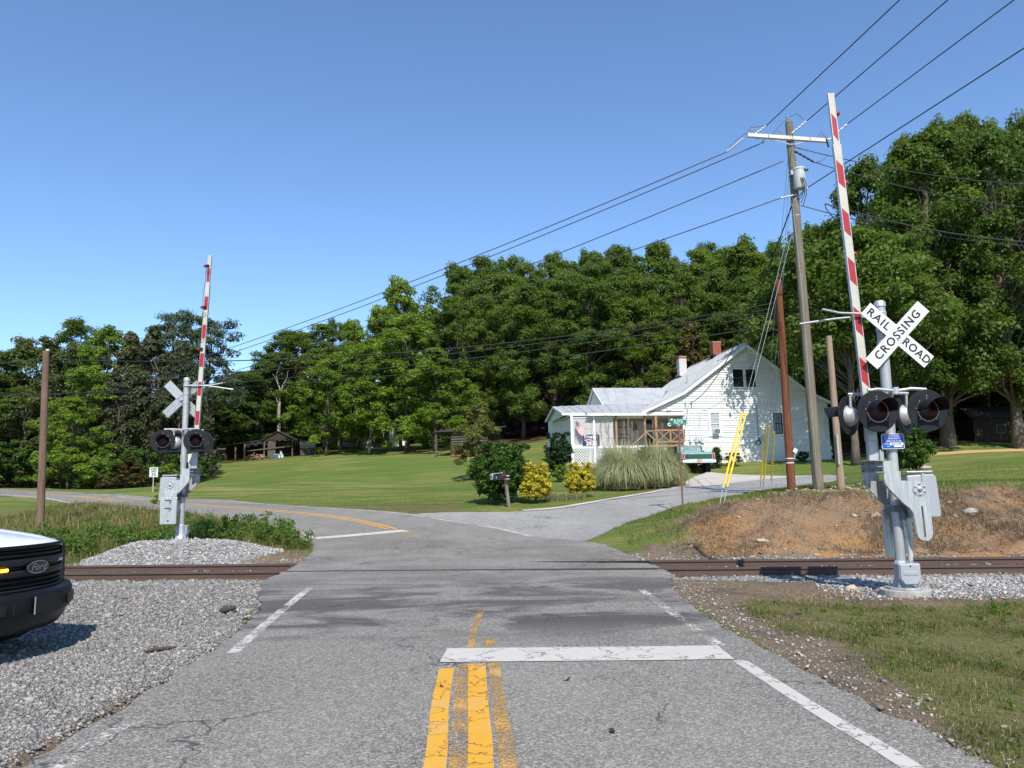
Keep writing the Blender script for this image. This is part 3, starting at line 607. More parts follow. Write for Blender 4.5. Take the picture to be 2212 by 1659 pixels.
    # flashing light units
    MB().tube([(-.40, -.24, 2.93), (-.25, -.24, 2.945), (.02, -.20, 2.92), (.04, -.20, 2.92), (.25, -.24, 2.945), (.46, -.24, 2.93)], .024, 10).lathe([(.05, 2.87), (.05, 2.97)], (.03, -.2, 0), n=12).build('light_crossarm', MALU, T, 50)
    MB().tube([(-.48, .24, 2.93), (-.2, .22, 2.93), (.03, .2, 2.92), (.2, .22, 2.93), (.44, .24, 2.93)], .024, 10).build('light_crossarm', MALU, T, 50)
    MB().cyl((0, -.22, 2.90), (0, .22, 2.90), .03).lathe([(.085, 2.85), (.085, 2.95)], n=24).build('crossarm_clamp', MGALV, T, 40)
    for x in (-.336, .394): flasher(T, (x, -.36, 2.607), 180 - 4); MB().tube([(x, -.24, 2.93), (x, -.245, 2.84), (x, -.25, 2.72)], .022, 8).build('lamp_stem', MALU, T, 60)
    for x in (-.45, .41): flasher(T, (x, .36, 2.607), back_hd); MB().tube([(x, .24, 2.93), (x, .25, 2.84), (x, .26, 2.72)], .022, 8).build('lamp_stem', MALU, T, 60)
    # emergency sign
    def rr(w_, h_, r_, n=5): return [(sx * (w_ / 2 - r_) + r_ * math.cos(a), sy * (h_ / 2 - r_) + r_ * math.sin(a)) for sx, sy, a0 in ((1, 1, 0), (-1, 1, 90), (-1, -1, 180), (1, -1, 270)) for a in [rad(a0 + 90 * i / n) for i in range(n + 1)]]
    s0 = np.array([-.03, -.115, 2.18]); es = MB().prism(rr(.335, .225, .025), s0, (1, 0, 0), (0, 0, 1), .004).build('emergency_sign', MWHITE, T)
    MB().prism(rr(.319, .209, .02), s0 + np.array([0, -.0045, 0]), (1, 0, 0), (0, 0, 1), .001).build('sign_face', MBLUE, es)
    def st(txt, sz, dx, dz, mat=MWHITE, sq=1): put_text(txt, sz, mat, es, s0 + np.array([dx, -.0068 if mat is MWHITE else -.0085, dz]), (1, 0, 0), (0, 0, 1), ext=.0004, squeeze=sq)
    st('REPORT A PROBLEM', .034, 0, .077, sq=.86); st('OR EMERGENCY', .034, 0, .041); st('1-800-232-0144', .039, 0, .002, sq=.98); st('X-ING', .034, -.108, -.037)
    MB().prism(rr(.20, .038, .004), s0 + np.array([.05, -.006, -.038]), (1, 0, 0), (0, 0, 1), .001).build('number_plate', MWHITE, es); st('836 523R', .038, .05, -.038, MTXT)
    MB().prism(rr(.12, .024, .003), s0 + np.array([.07, -.006, -.073]), (1, 0, 0), (0, 0, 1), .001).build('number_plate', MWHITE, es); MB().box(s0 + np.array([-.07, -.0062, -.075]), (.05, .001, .006)).build('fine_print', MWHITE, es)
    return T
MLZ = float(HT(np.array([MLX]), np.array([MLY]))[0]); MRZ = -.02
sigR = signal('crossing signal with its crossbuck facing us, beside the clay bank', (MRX, MRY, MRZ), 0, -38)
sigL = signal('farther crossing signal seen from behind, on a grey gravel mound', (MLX, MLY, MLZ - .03), rad(180), -20); sigL.scale = (.945, .945, .945)
# ================================================================== poles and wires
def wood(name, a, b, st=(6, 6, .35)):
    t = NT(name); v = t.mapv(t.coord(), st); n = t.noise(v, 3.5, 6, .7, .4); n2 = t.noise(t.coord(), .7, 3)
    c = t.mix(t.ramp(n, [(.3, 0), (.7, 1)]), a, b); c = t.mix(t.math('MULTIPLY', t.ramp(n2, [(.4, 0), (.7, 1)]), .35), c, tuple(x * .55 for x in a))
    return t.done(t.pbsdf(c, .9, 0, t.bump(n, .5, .012), .2))
MPOLE = wood('grey_green_pole_wood', (.12, .105, .075), (.24, .21, .155)); MPOLER = wood('red_brown_pole_wood', (.10, .035, .018), (.22, .085, .042)); MPOLET = wood('tan_pole_wood', (.22, .15, .10), (.38, .29, .21)); MPOLEB = wood('weathered_brown_pole_wood', (.10, .062, .045), (.24, .16, .12))
MWIRE = M('dark_wire', (.05, .05, .052), .6, .2); MGUY = M('galvanised_strand', (.36, .37, .38), .5, .5); MPORC = M('grey_porcelain', (.42, .44, .46), .3, 0, .1); MYEL = M('yellow_plastic', (.72, .47, .01), .45, 0, .08)
MCAN = M('transformer_paint', (.46, .48, .47), .45, .1, .06); MARM = M('pale_crossarm', (.58, .57, .53), .6, 0, .12, 5)
def pole(label, base, top, r0, r1, mat):
    base = np.array(base, float); top = np.array(top, float); zb = float(HT(base[:1], base[1:2])[0]); T = empty('utility_pole', (base[0], base[1], zb), 0, label, 'utility pole')
    L = top - np.array([base[0], base[1], zb]); pts = [np.array([0, 0, -.4])] + [L * f for f in np.linspace(0, 1, 9)]
    MB().tube(pts, [r0 * 1.02] + [r0 + (r1 - r0) * f for f in np.linspace(0, 1, 9)], 20).build('pole_shaft', mat, T, 60); return T, L
pb = at(1768, 1055, 24); pt = at(1704, 264, 24)
PM, LM = pole('tallest grey-green utility pole carrying a crossarm and transformer', pb, pt, .165, .115, MPOLE)
o = np.array(PM.location); TL = lambda u, v, Y=24: at(u, v, Y) - o
ca, cb_ = TL(1611, 297, 23.75), TL(1786, 309, 24.25); ca = ca + np.array([0, -.16, 0]); cb_ = cb_ + np.array([0, -.16, 0])
ar = MB(); ar.span(ca, cb_, .11, .12); arm = ar.build('crossarm', MARM, PM, None, .006)
def insul(p, d, n=4, r=.05, L=.25, name='insulator', par=None, mat=None):
    prof = [(.02, 0)]
    for i in range(n): z0 = L * (i + .15) / n; prof += [(.025, z0), (r, z0 + L * .35 / n), (r * .95, z0 + L * .45 / n), (.022, z0 + L * .6 / n)]
    return MB().lathe(prof + [(.02, L), (0, L)], p, d, 12).build(name, mat or MPORC, par or PM, 40)
adir = (cb_ - ca) / np.linalg.norm(cb_ - ca)
for f in (.06, .42 - .02, .92): insul(ca + (cb_ - ca) * f + np.array([0, 0, .06]), (0, 0, 1), 3, .06, .17)
insul(LM + np.array([-.02, 0, 0]), (0, 0, 1), 3, .06, .2)
mid = LM * .985
for s in (-1, 1): MB().span(mid * .99 + np.array([0, -.14, -.55]) , (ca + cb_) / 2 + adir * s * .7 + np.array([0, -.01, -.06]), .006, .035).build('arm_brace', MGUY, PM)
tc = TL(1727, 385, 23.75); can = MB().lathe([(.0, -.36), (.17, -.36), (.185, -.33), (.19, .26), (.205, .27), (.205, .30), (.17, .34), (.0, .36)], tc, (0, 0, 1), 24).build('transformer', MCAN, PM, 40)
insul(tc + np.array([-.07, -.05, .34]), (-.1, -.1, 1), 3, .05, .2, 'bushing', can); MB().tube([tc + np.array(q) for q in ((-.07, -.05, .54), (-.2, -.1, .75), (-.1, 0, 1.3), (-.25, -.05, 1.75))], .008, 6).build('jumper_wire', MWIRE, can)
MB().box(tc + np.array([.13, -.14, .22]), (.22, .05, .06)).build('cutout', MBLK2, can); MB().box(tc + np.array([-.23, .02, .2]), (.07, .07, .14)).build('arrester', MPORC, can)
for k in range(3): MB().tube([tc + np.array([.05 * k - .04, -.2, -.05]), tc + np.array([.05 * k, -.24, -.3]), tc + np.array([.02 + .06 * k, -.12, -.6]), TL(1725 + 5 * k, 432 + 6 * k, 23.9)], .011, 6).build('lead_wire', MBLK2, can)
for z in (.93, .845, .73): MB().lathe([(.14, 0), (.14, .03)], LM * z, (0, 0, 1), 16).build('pole_band', MGUY, PM)
MB().tube([TL(1712, 440, 23.7), TL(1730, 600, 23.7), TL(1748, 820, 23.72), TL(1768, 1052, 23.75)], .008, 5).build('ground_wire', MGUY, PM)
PR, LR_ = pole('dark red-brown utility pole beside the tallest pole', at(1710, 1057, 24.6), at(1681, 606, 24.6), .13, .105, MPOLER)
for z in (.85, .99): MB().lathe([(.134, 0), (.134, .03)], LR_ * 0 + np.array([0, 0, z]), (0, 0, 1), 18).build('white_strap', MWHITE, PR)
MB().box((.16, -.12, 1.25), (.13, .01, .13), Matrix.Rotation(rad(30), 3, 'Y')).cyl((.1, -.12, .95), (.16, -.12, 1.25), .006).build('marker_flag', MWHITE, PR)
MB().tube([LR_ * .93 + np.array([.14 * math.cos(a), .14 * math.sin(a), 0]) for a in np.linspace(0, 6.28, 12)], .012, 5).build('pole_band', MBLK2, PR)
PT_, LT_ = pole('short tan utility pole right of the tallest pole', at(1818, 1064, 23.5), at(1790, 726, 23.5), .11, .09, MPOLET)
MB().box((-.07, -.13, 1.2), (.05, .05, .9)).build('grounding_guard', MGREY, PT_)
PL_, LL_ = pole('weathered brown utility pole behind the white pickup', at(86, 1150, 25), at(100, 758, 25), .12, .10, MPOLEB)
MB().box((-.12, 0, 6.15 - .6 + .35), (.09, .05, .06)).build('wire_bracket', MWHITE, PL_)
GW = 'overhead wires'
def wire(label, pts, r=.016, mat=None, group=GW, name='power_line'):
    P = [np.array(p, float) for p in pts]; c = P[0].copy(); b = MB().tube([p - c for p in P], r, 6); ob = b.build(name, mat or MWIRE, None, 180); ob.location = c; return tag(ob, label, 'wire', group)
def parab(a, m_, b, n=40):
    """curve from a to b in plan, passing the sight line of pixel m_ = (u, v)"""
    a = np.array(a, float); b = np.array(b, float); d = ray(*m_); A = np.array([[d[0], -(b - a)[0]], [d[1], -(b - a)[1]]]); s, tm = np.linalg.solve(A, (a - CAM)[:2]); zm = CAM[2] + d[2] * s
    lin = a[2] + (b - a)[2] * tm; k = (zm - lin) / (tm * (1 - tm)); return [a + (b - a) * t + np.array([0, 0, k * t * (1 - t)]) for t in np.linspace(0, 1, n)]
W_ = lambda q: q + o
s1, s2, s3, s4 = at(1570, 328, 23.6), at(1648, 308, 23.7), at(1692, 348, 24), at(1686, 428, 24)
for k, (s, mpx, epx, lb) in enumerate(((s1, (840, 627), (-260, 915), 'uppermost long wire from the crossarm to the left'), (s2, (840, 640), (-260, 922), 'second wire from the top running left from the crossarm'), (s3, (840, 688), (-260, 938), 'third wire from the top running left from the tallest pole'), (s4, (840, 716), (-260, 955), 'lowest of the four long wires running left from the tallest pole'))):
    wire(lb, parab(s, mpx, at(epx[0], epx[1], 78)))
for k, (s, e, zz, lb) in enumerate(((at(1655, 272, 23.7), (1943, 0), 13.3, 'leftmost wire leaving the top edge of the picture'), (at(1742, 262, 24), (2047, 0), 13.35, 'second wire from the left leaving the top edge'), (at(1830, 268, 24.3), (2190, 0), 13.1, 'rightmost wire leaving the top edge of the picture'), (at(1745, 405, 24), (2212, 104), 11.2, 'wire from the transformer to the right picture edge in the sky'))):
    d = ray(*e); q = CAM + d * ((zz - CZ) / d[2]); wire(lb, [s + (q - s) * f for f in (0, .5, 1, 2, 4)])
for p, dv in ((at(1570, 328, 23.6), ca), (at(1648, 308, 23.7), ca + adir * .6)):
    v = W_(dv) - p; insul(p - o, v, 7, .045, float(np.linalg.norm(v)) * .8)
for p, q in (((1655, 272), (1628, 292)), ((1742, 262), (1708, 290)), ((1830, 268), (1786, 306)), ((1758, 350), (1716, 326)), ((1785, 300), (1790, 318)), ((1620, 290), (1640, 300)), ((1745, 405), (1716, 432)), ((1686, 428), (1722, 420))):
    a = at(*p, 23.8) - o; b = at(*q, 23.9) - o; insul(a, b - a, 5, .04, float(np.linalg.norm(b - a)), 'insulator', None, MBLK2 if random.random() < .4 else MPORC)
MB().tube([TL(1611, 290), TL(1622, 275), TL(1640, 274), TL(1655, 272)], .009, 6).tube([TL(1570, 327), TL(1588, 305), TL(1611, 288)], .009, 6).tube([TL(1660, 300), TL(1690, 265), TL(1702, 256)], .009, 6).tube([TL(1702, 254), TL(1722, 245), TL(1735, 258)], .009, 6).tube([TL(1786, 300), TL(1775, 285), TL(1762, 300)], .009, 6).tube([TL(1790, 335), TL(1775, 348), TL(1757, 352)], .009, 6).build('jumper_wire', MWIRE, PM)
for lb, a, b in (('thin wire crossing the right trees highest up', (1716, 318, 24), (2330, 400, 27)), ('second thin wire down crossing the right trees', (1758, 350, 24), (2330, 455, 27)), ('black cable crossing the right trees below two wires', (1782, 440, 24), (2330, 526, 27)), ('lowest thin wire crossing the right trees', (1730, 444, 24), (2330, 535, 27))):
    A_, B_ = at(*a), at(*b); wire(lb, [A_ + (B_ - A_) * f - np.array([0, 0, .35 * 4 * f * (1 - f)]) for f in np.linspace(0, 1, 14)], .014 if 'cable' not in lb else .02)
MB().tube([TL(1782, 440), TL(1784, 450), TL(1800, 470), TL(1806, 478), TL(1798, 481), TL(1788, 478)], .014, 6).build('cable_tail', MBLK2, PM)
LP = np.array(PL_.location) + LL_
for lb, s, mpx, e in (('topmost cable crossing the lawn view between left and red-brown poles', LP - np.array([0, 0, .28]), (900, 759), at(1684, 652, 24.6)), ('second cable from the top crossing in front of the lawn trees', at(-200, 818, 30), (900, 772), at(1684, 664, 24.6)), ('third cable from the top crossing in front of the lawn trees', at(-200, 860, 30), (900, 788), at(1685, 676, 24.6)), ('lowest cable crossing in front of the lawn trees', at(-200, 846, 31), (900, 806), at(1686, 700, 24.6))):
    wire(lb, parab(s, mpx, e), .017, MBLK2, 'cables across the lawn view', 'telephone_cable')
wire('wire leaving the weathered brown pole to the left picture edge', [LP - np.array([.1, 0, .25]), at(-120, 800, 34)], .015)
# service drop to the house
SD = 'service_drop'
# guy wires with yellow guards
def guy(label, anc, top, g0, g1, lateral=0):
    a = np.append(anc, float(HT(anc[:1], anc[1:2])[0])); L = np.linalg.norm(top - a); T = empty('guy_wire', a, 0, label, 'guy wire', 'guy wires with yellow guards'); d = (top - a) / L
    MB().cyl((0, 0, -.1) , d * g0, .014, n=8).build('anchor_rod', MGUY, T); MB().tube([d * g0 * .9, d * L], .0065, 6).build('strand', MGUY, T)
    MB().tube([d * g0, d * g1], .031, 10).build('yellow_guard', MYEL, T, 60); MB().sphere(d * g0, .05, 8).build('anchor_eye', MGUY, T)
g1 = np.array(hit(1552, 1096)); g2 = np.array(hit(1642, 1054)); g3 = np.array(hit(1666, 1045))
guy('left guy wire of the leaning yellow pair nearest the street sign', g1, at(1711, 470, 24), .55, 2.95)
guy('right guy wire of the leaning yellow pair nearest the street sign', g1 + np.array([.13, .05]), at(1712, 500, 24), .55, 2.9)
guy('left guy wire of the steep yellow pair left of the red-brown pole', g2, at(1703, 330, 24), .3, 2.75)
guy('right guy wire of the steep yellow pair left of the red-brown pole', g2 + np.array([.12, .0]), at(1709, 420, 24), .3, 2.75)
guy('single yellow-guarded guy wire right beside the red-brown pole', g3, at(1706, 345, 24), .25, 2.7)
# ================================================================== white house
HY = rad(8); HO = np.array([11.04, 49.5]); HZ = 2.95
house = empty('house', (HO[0], HO[1], HZ), HY, 'white clapboard house with metal roof and latticed porch', 'house')
def z_(z): return z - HZ
MCLAP = M('white_clapboard', (.64, .64, .62), .7, 0, .10, 1.5, .1, 30, (.3, 1, 3)); MTRIM = M('white_trim', (.72, .72, .70), .6, 0, .04, 3); MROOF = M('galvanised_roof', (.40, .41, .42), .5, .1, .14, 1.4, 0, 40, (1, 1, 1)); MBLOCK = M('painted_block', (.62, .60, .54), .85, 0, .12, 3, .5, 14)
MGLASS = M('dark_window_glass', (.012, .014, .016), .06, 0, .3, 2, coat=.3); MBFR = M('black_window_frame', (.012, .012, .014), .5); MPWOOD = M('cedar_porch_wood', (.36, .19, .085), .75, 0, .25, 8, .2, 40, (6, 6, .6)); MDARK = M('porch_shadow_wall', (.62, .62, .60), .8); MDECK = M('deck_boards', (.30, .22, .15), .85, 0, .2, 8)
MLAT = M('white_lattice', (.78, .78, .77), .65, 0, .04); MBRICK = M('red_brick', (.33, .10, .06), .9, 0, .3, 12, .3); MBRICKW = M('whitewashed_brick', (.62, .60, .57), .9, 0, .15, 14, .3); MMORT = M('mortar', (.40, .36, .33), .95); MCURT = M('pale_curtain', (.52, .54, .53), .9, 0, .1, 20)
def rake_z(a):
    if a < 0: return 7.52 + a * .445
    if a < 4.4: return 7.52 + (10.69 - 7.52) * a / 4.4
    if a < 8.55: return 10.69 - (a - 4.4) * .75
    return 10.69 - 4.15 * .75 - (a - 8.55) * .47
def rake_span(z):
    l = (z - 7.52) / .445 if z < 7.52 else (z - 7.52) / ((10.69 - 7.52) / 4.4); zr = 10.69 - 4.15 * .75
    r = 8.55 + (zr - z) / .47 if z < zr else 4.4 + (10.69 - z) / .75
    return l, r
DB = 9.5
# wall core, then each clapboard
core = MB(); core.prism([(0.02, z_(2.2)), (9.98, z_(2.2)), (9.98, z_(6.80)), (8.55, z_(7.50)), (4.4, z_(10.60)), (.02, z_(7.44))], (0, .05, 0), (1, 0, 0), (0, 0, 1), -(DB - .05)).build('wall', MCLAP, house)
WINS = [(3.40, 4.25, 7.76, 9.09), (4.31, 5.12, 7.76, 9.09), (1.64, 2.54, 4.62, 6.32), (5.98, 6.82, 4.64, 6.24)]
z0 = 4.10
while z0 < 10.55:
    z1 = z0 + .158; zm = min(z1, 10.6); l0, r0 = rake_span(z0); l1, r1 = rake_span(zm)
    l0 = max(l0, -.02 if z0 < 6.2 else max(-2.6, l0 + .08)); l1 = max(l1, -.02 if z0 < 6.2 else max(-2.6, l1 + .08)); r0 = min(r0 - .06, 10.0); r1 = min(r1 - .06, 10.0)
    cuts = [w_ for w_ in WINS if w_[2] < z1 - .02 and w_[3] > z0 + .02]; cuts.sort(); segs = []; s = 'L'
    xs = [(l0, l1)]
    for w_ in cuts: xs.append((w_[0], w_[0])); xs.append((w_[1], w_[1]))
    xs.append((r0, r1))
    for i in range(0, len(xs), 2):
        (a0, a1), (b0, b1) = xs[i], xs[i + 1]
        if b0 - a0 < .05: continue
        zz0, zz1 = z_(z0), z_(zm)
        MB()._add([(a0, -.016, zz0), (b0, -.016, zz0), (b1, .036, zz1), (a1, .036, zz1), (a0, .05, zz0), (b0, .05, zz0), (b1, .05, zz1), (a1, .05, zz1)], [(0, 1, 2, 3), (5, 4, 7, 6), (1, 0, 4, 5), (3, 2, 6, 7), (0, 3, 7, 4), (2, 1, 5, 6)]).build('clapboard', MCLAP, house)
    z0 = z1
fb = MB(); fr = 0
fnd = MB().box((5.0, .04, z_(3.1)), (10.02, .14, 2.0)).build('foundation_wall', MBLOCK, house)
bmesh_ = MB().box((0, 0, 0), (.385, .05, .19)).mesh('block'); bmesh_.materials.append(MBLOCK)
for r in range(7):
    for k in range(26):
        a = .2 + k * .395 + (.2 if r % 2 else 0)
        if a > 9.9: continue
        ob = bpy.data.objects.new('block', bmesh_); COL.objects.link(ob); ob.parent = fnd; ob.location = (a, -.045 + random.uniform(-.006, .006), z_(4.0 - .2 * r))
# corner boards, frieze and rakes
MB().box((-.02, -.0, z_(5.0)), (.13, .07, 2.0)).build('corner_board', MTRIM, house)
for p, q in (((-2.9, 6.23), (0.0, 7.52)), ((0.0, 7.52), (4.4, 10.69)), ((4.4, 10.69), (8.55, 7.58)), ((8.55, 7.58), (10.3, 6.76))):
    MB().span((p[0], -.30, z_(p[1]) - .10), (q[0], -.30, z_(q[1]) - .10), .05, .17).build('rake_board', MTRIM, house)
    MB().span((p[0], -.14, z_(p[1]) - .06), (q[0], -.14, z_(q[1]) - .06), .30, .02).build('soffit', MTRIM, house)
def metal_roof(poly, name='roof', seam=.55, par=None, alongy=True):
    """poly: four corners eave0, eave1, ridge1, ridge0; panels run from eave to ridge, a rib between two panels"""
    e0, e1, r1, r0 = [np.array(p, float) for p in poly]; n = max(2, int(round(np.linalg.norm(e1 - e0) / seam))); N = np.cross(e1 - e0, r0 - e0); N /= np.linalg.norm(N)
    if N[2] < 0: N = -N
    R = empty(name, (0, 0, 0)); R.parent = par or house; R.empty_display_size = .1
    base = None
    for k in range(n):
        a, b = k / n, (k + 1) / n; E0, E1, Q0, Q1 = e0 + (e1 - e0) * a, e0 + (e1 - e0) * b, r0 + (r1 - r0) * a, r0 + (r1 - r0) * b
        vs = [E0, E1, Q1, Q0, E0 - N * .03, E1 - N * .03, Q1 - N * .03, Q0 - N * .03]
        if base is None: pass
        MB()._add(vs, [(0, 1, 2, 3), (5, 4, 7, 6), (1, 0, 4, 5), (3, 2, 6, 7), (0, 3, 7, 4), (2, 1, 5, 6)]).build('roof_panel', MROOF, R)
        MB().span(E1 + N * .01, Q1 + N * .01, .04, .06, N).build('roof_rib', MROOF, R)
    return R
metal_roof([(0, -.32, z_(7.56)), (0, DB + .2, z_(7.56)), (4.4, DB + .2, z_(10.74)), (4.4, -.32, z_(10.74))])
metal_roof([(-2.95, -.32, z_(6.25)), (-2.95, DB + .2, z_(6.25)), (0, DB + .2, z_(7.56)), (0, -.32, z_(7.56))])
metal_roof([(8.6, -.32, z_(7.58)), (8.6, DB + .2, z_(7.58)), (4.4, DB + .2, z_(10.74)), (4.4, -.32, z_(10.74))])
metal_roof([(10.35, -.32, z_(6.75)), (10.35, DB + .2, z_(6.75)), (8.6, DB + .2, z_(7.58)), (8.6, -.32, z_(7.58))])
MB().tube([(4.4, -.34, z_(10.75)), (4.4, DB + .2, z_(10.75))], .07, 8).build('ridge_cap', MROOF, house)
# wing and porch
metal_roof([(-4.55, 3.0, z_(7.06)), (-.6, 3.0, z_(7.06)), (1.0, 5.6, z_(8.52)), (-4.55, 5.6, z_(8.52))])
metal_roof([(-4.55, 8.2, z_(7.06)), (0, 8.2, z_(7.06)), (1.0, 5.6, z_(8.52)), (-4.55, 5.6, z_(8.52))])
metal_roof([(-6.45, -.4, z_(6.14)), (-2.6, -.4, z_(6.16)), (-1.4, 3.1, z_(7.09)), (-6.45, 3.1, z_(7.02))])
metal_roof([(-7.95, .15, z_(6.22)), (-6.45, .15, z_(6.22)), (-6.45, 3.1, z_(6.98)), (-7.95, 3.1, z_(6.93))])
metal_roof([(-7.95, 6.0, z_(6.2)), (-4.5, 6.0, z_(6.2)), (-4.5, 3.1, z_(6.99)), (-7.95, 3.1, z_(6.93))])
MB().prism([(3.1, z_(6.0)), (8.2, z_(6.0)), (8.2, z_(7.0)), (5.6, z_(8.46)), (3.1, z_(7.0))], (-4.4, 0, 0), (0, 1, 0), (0, 0, 1), .08).build('wing_gable', MCLAP, house)
for p, q in (((2.9, 7.0), (5.6, 8.50)), ((5.6, 8.50), (8.3, 7.0))): MB().span((-4.56, p[0], z_(p[1]) - .06), (-4.56, q[0], z_(q[1]) - .06), .05, .14).build('rake_board', MTRIM, house)
for p, q in (((.1, 6.2), (3.1, 6.92)), ((3.1, 6.92), (6.0, 6.2))): MB().span((-7.97, p[0], z_(p[1]) - .05), (-7.97, q[0], z_(q[1]) - .05), .05, .13).build('rake_board', MTRIM, house)
MB().prism([(.3, z_(6.08)), (5.9, z_(6.08)), (3.1, z_(6.82))], (-7.75, 0, 0), (0, 1, 0), (0, 0, 1), .05).build('porch_gable', MCLAP, house)
MB().box((-4.55, -.41, z_(6.05)), (3.9, .04, .15)).build('fascia', MTRIM, house); MB().box((-7.2, .13, z_(6.13)), (1.5, .04, .13)).build('fascia', MTRIM, house); MB().box((-1.35, -.05, z_(6.13)), (2.7, .07, .22)).build('porch_beam', MTRIM, house); MB().box((-4.6, .05, z_(5.93)), (3.95, .08, .12)).build('porch_beam', MTRIM, house)
MB().box((-3.75, 1.5, z_(6.02)), (7.6, 3.3, .03)).build('porch_ceiling', MTRIM, house)
WB = 3.3
z0 = 4.10
while z0 < 6.0:                                                     # clapboards of the wall behind the porch
    MB().box((-3.72, WB - .012, z_(z0 + .079)), (7.4, .03, .15)).build('clapboard', MCLAP, house); MB().box((-.03, 1.65, z_(z0 + .079)), (.03, 3.2, .15)).build('clapboard', MCLAP, house); z0 += .158
MB().box((-3.72, 5.6, z_(5.2)), (7.4, 4.5, 2.3)).build('wing_wall', MCLAP, house); MB().box((-3.72, 3.6, z_(3.3)), (7.3, 4.2, 1.5)).build('crawl_space_shade', M('under_porch_shade', (.09, .085, .08), .9), house)  # dark box under the porch: its colour stands in for shade behind the lattice
MB().box((-3.73, 1.55, z_(4.06)), (7.5, 3.2, .08)).build('porch_floor', MDECK, house); MB().box((-5.0, -.075, z_(4.02)), (4.95, .05, .17)).build('floor_band', MTRIM, house); MB().box((-1.2, -.075, z_(4.05)), (2.3, .05, .14)).build('floor_band', MPWOOD, house)
for a, mt, wd, zb in ((-7.42, MTRIM, .15, 2.7), (-5.98, MTRIM, .12, 2.5), (-4.52, MPWOOD, .13, 4.05), (-2.63, MPWOOD, .13, 4.05), (-1.9, MPWOOD, .15, 3.2)):
    MB().box((a, -.02 if mt is MPWOOD else -.11, z_((6.02 + zb) / 2)), (wd, wd, 6.02 - zb)).build('porch_post', mt, house, None, .006)
for a in (-7.3, -6.2, -5.2, -4.2, -3.2): MB().box((a, .35, z_(3.2)), (.16, .16, 1.7)).build('pier', MTRIM, house)
def lattice(x0, x1, zb, zt, b, par, along='x'):
    m_ = MB(); sp_ = .165; w_ = .036; L = x1 - x0; Hh = zt - zb
    for s in (1, -1):
        k = -Hh
        while k < L:
            ts = []; p0 = max(0, k); p1 = min(L, k + Hh)
            if p1 - p0 > .02:
                za, zc = (p0 - k, p1 - k) if s == 1 else (Hh - (p0 - k), Hh - (p1 - k)); y = b + (.006 if s == 1 else -.006)
                P = lambda q, zz: (x0 + q, y, z_(zb + zz)) if along == 'x' else (y, x0 + q, z_(zb + zz))
                m_.span(P(p0, za), P(p1, zc), .010, w_, (0, 0, 1)) if False else m_.span(P(p0, za), P(p1, zc), w_, .010, (0, 1, 0) if along == 'x' else (1, 0, 0))
            k += sp_
    o_ = m_.build('lattice', MLAT, par); o_['kind'] = 'stuff'; return o_
lattice(-7.35, -4.78, 4.12, 5.88, -.02, house); lattice(-7.35, -3.0, 2.75, 3.95, -.06, house); lattice(.05, 2.9, 4.12, 5.88, -7.44, house, 'y'); lattice(.05, 2.9, 2.75, 3.95, -7.44, house, 'y')
for p, q in (((-7.35, 5.9), (-4.75, 5.9)), ((-4.75, 4.1), (-4.75, 5.9))): MB().span((p[0], -.045, z_(p[1])), (q[0], -.045, z_(q[1])), .03, .06).build('lattice_frame', MTRIM, house)
for z in (5.06, 4.32): MB().box((-.93, -.02, z_(z)), (1.9, .06, .09)).build('porch_rail', MPWOOD, house)
for a in (-.95, -.02): MB().box((a, -.02, z_(4.69)), (.1, .07, .72)).build('porch_rail', MPWOOD, house)
for a0, a1 in ((-1.8, -1.0), (-.9, -.05)):
    MB().span((a0, -.04, z_(4.34)), (a1, -.04, z_(5.03)), .03, .05, (0, 0, 1)).build('rail_brace', MPWOOD, house); MB().span((a0, -.0, z_(5.03)), (a1, .0, z_(4.34)), .03, .05, (0, 0, 1)).build('rail_brace', MPWOOD, house)
MB().span((-3.55, -.15, z_(4.1)), (-2.6, -.08, z_(4.9)), .05, .08).build('stair_rail', MPWOOD, house); MB().span((-2.6, -.0, z_(5.0)), (-1.9, -.0, z_(4.35)), .04, .07).build('stair_rail', MPWOOD, house); MB().box((-2.25, 0, z_(5.02)), (.7, .05, .07)).build('porch_rail', MPWOOD, house)
MB().box((-3.6, 3.0, z_(4.75)), (1.9, .05, .06)).build('porch_rail', MPWOOD, house)
for i in range(6): MB().box((-2.9 - i * .22, -.6, z_(3.95 - i * .2)), (.26, 1.0, .05)).build('stair_tread', MPWOOD, house)
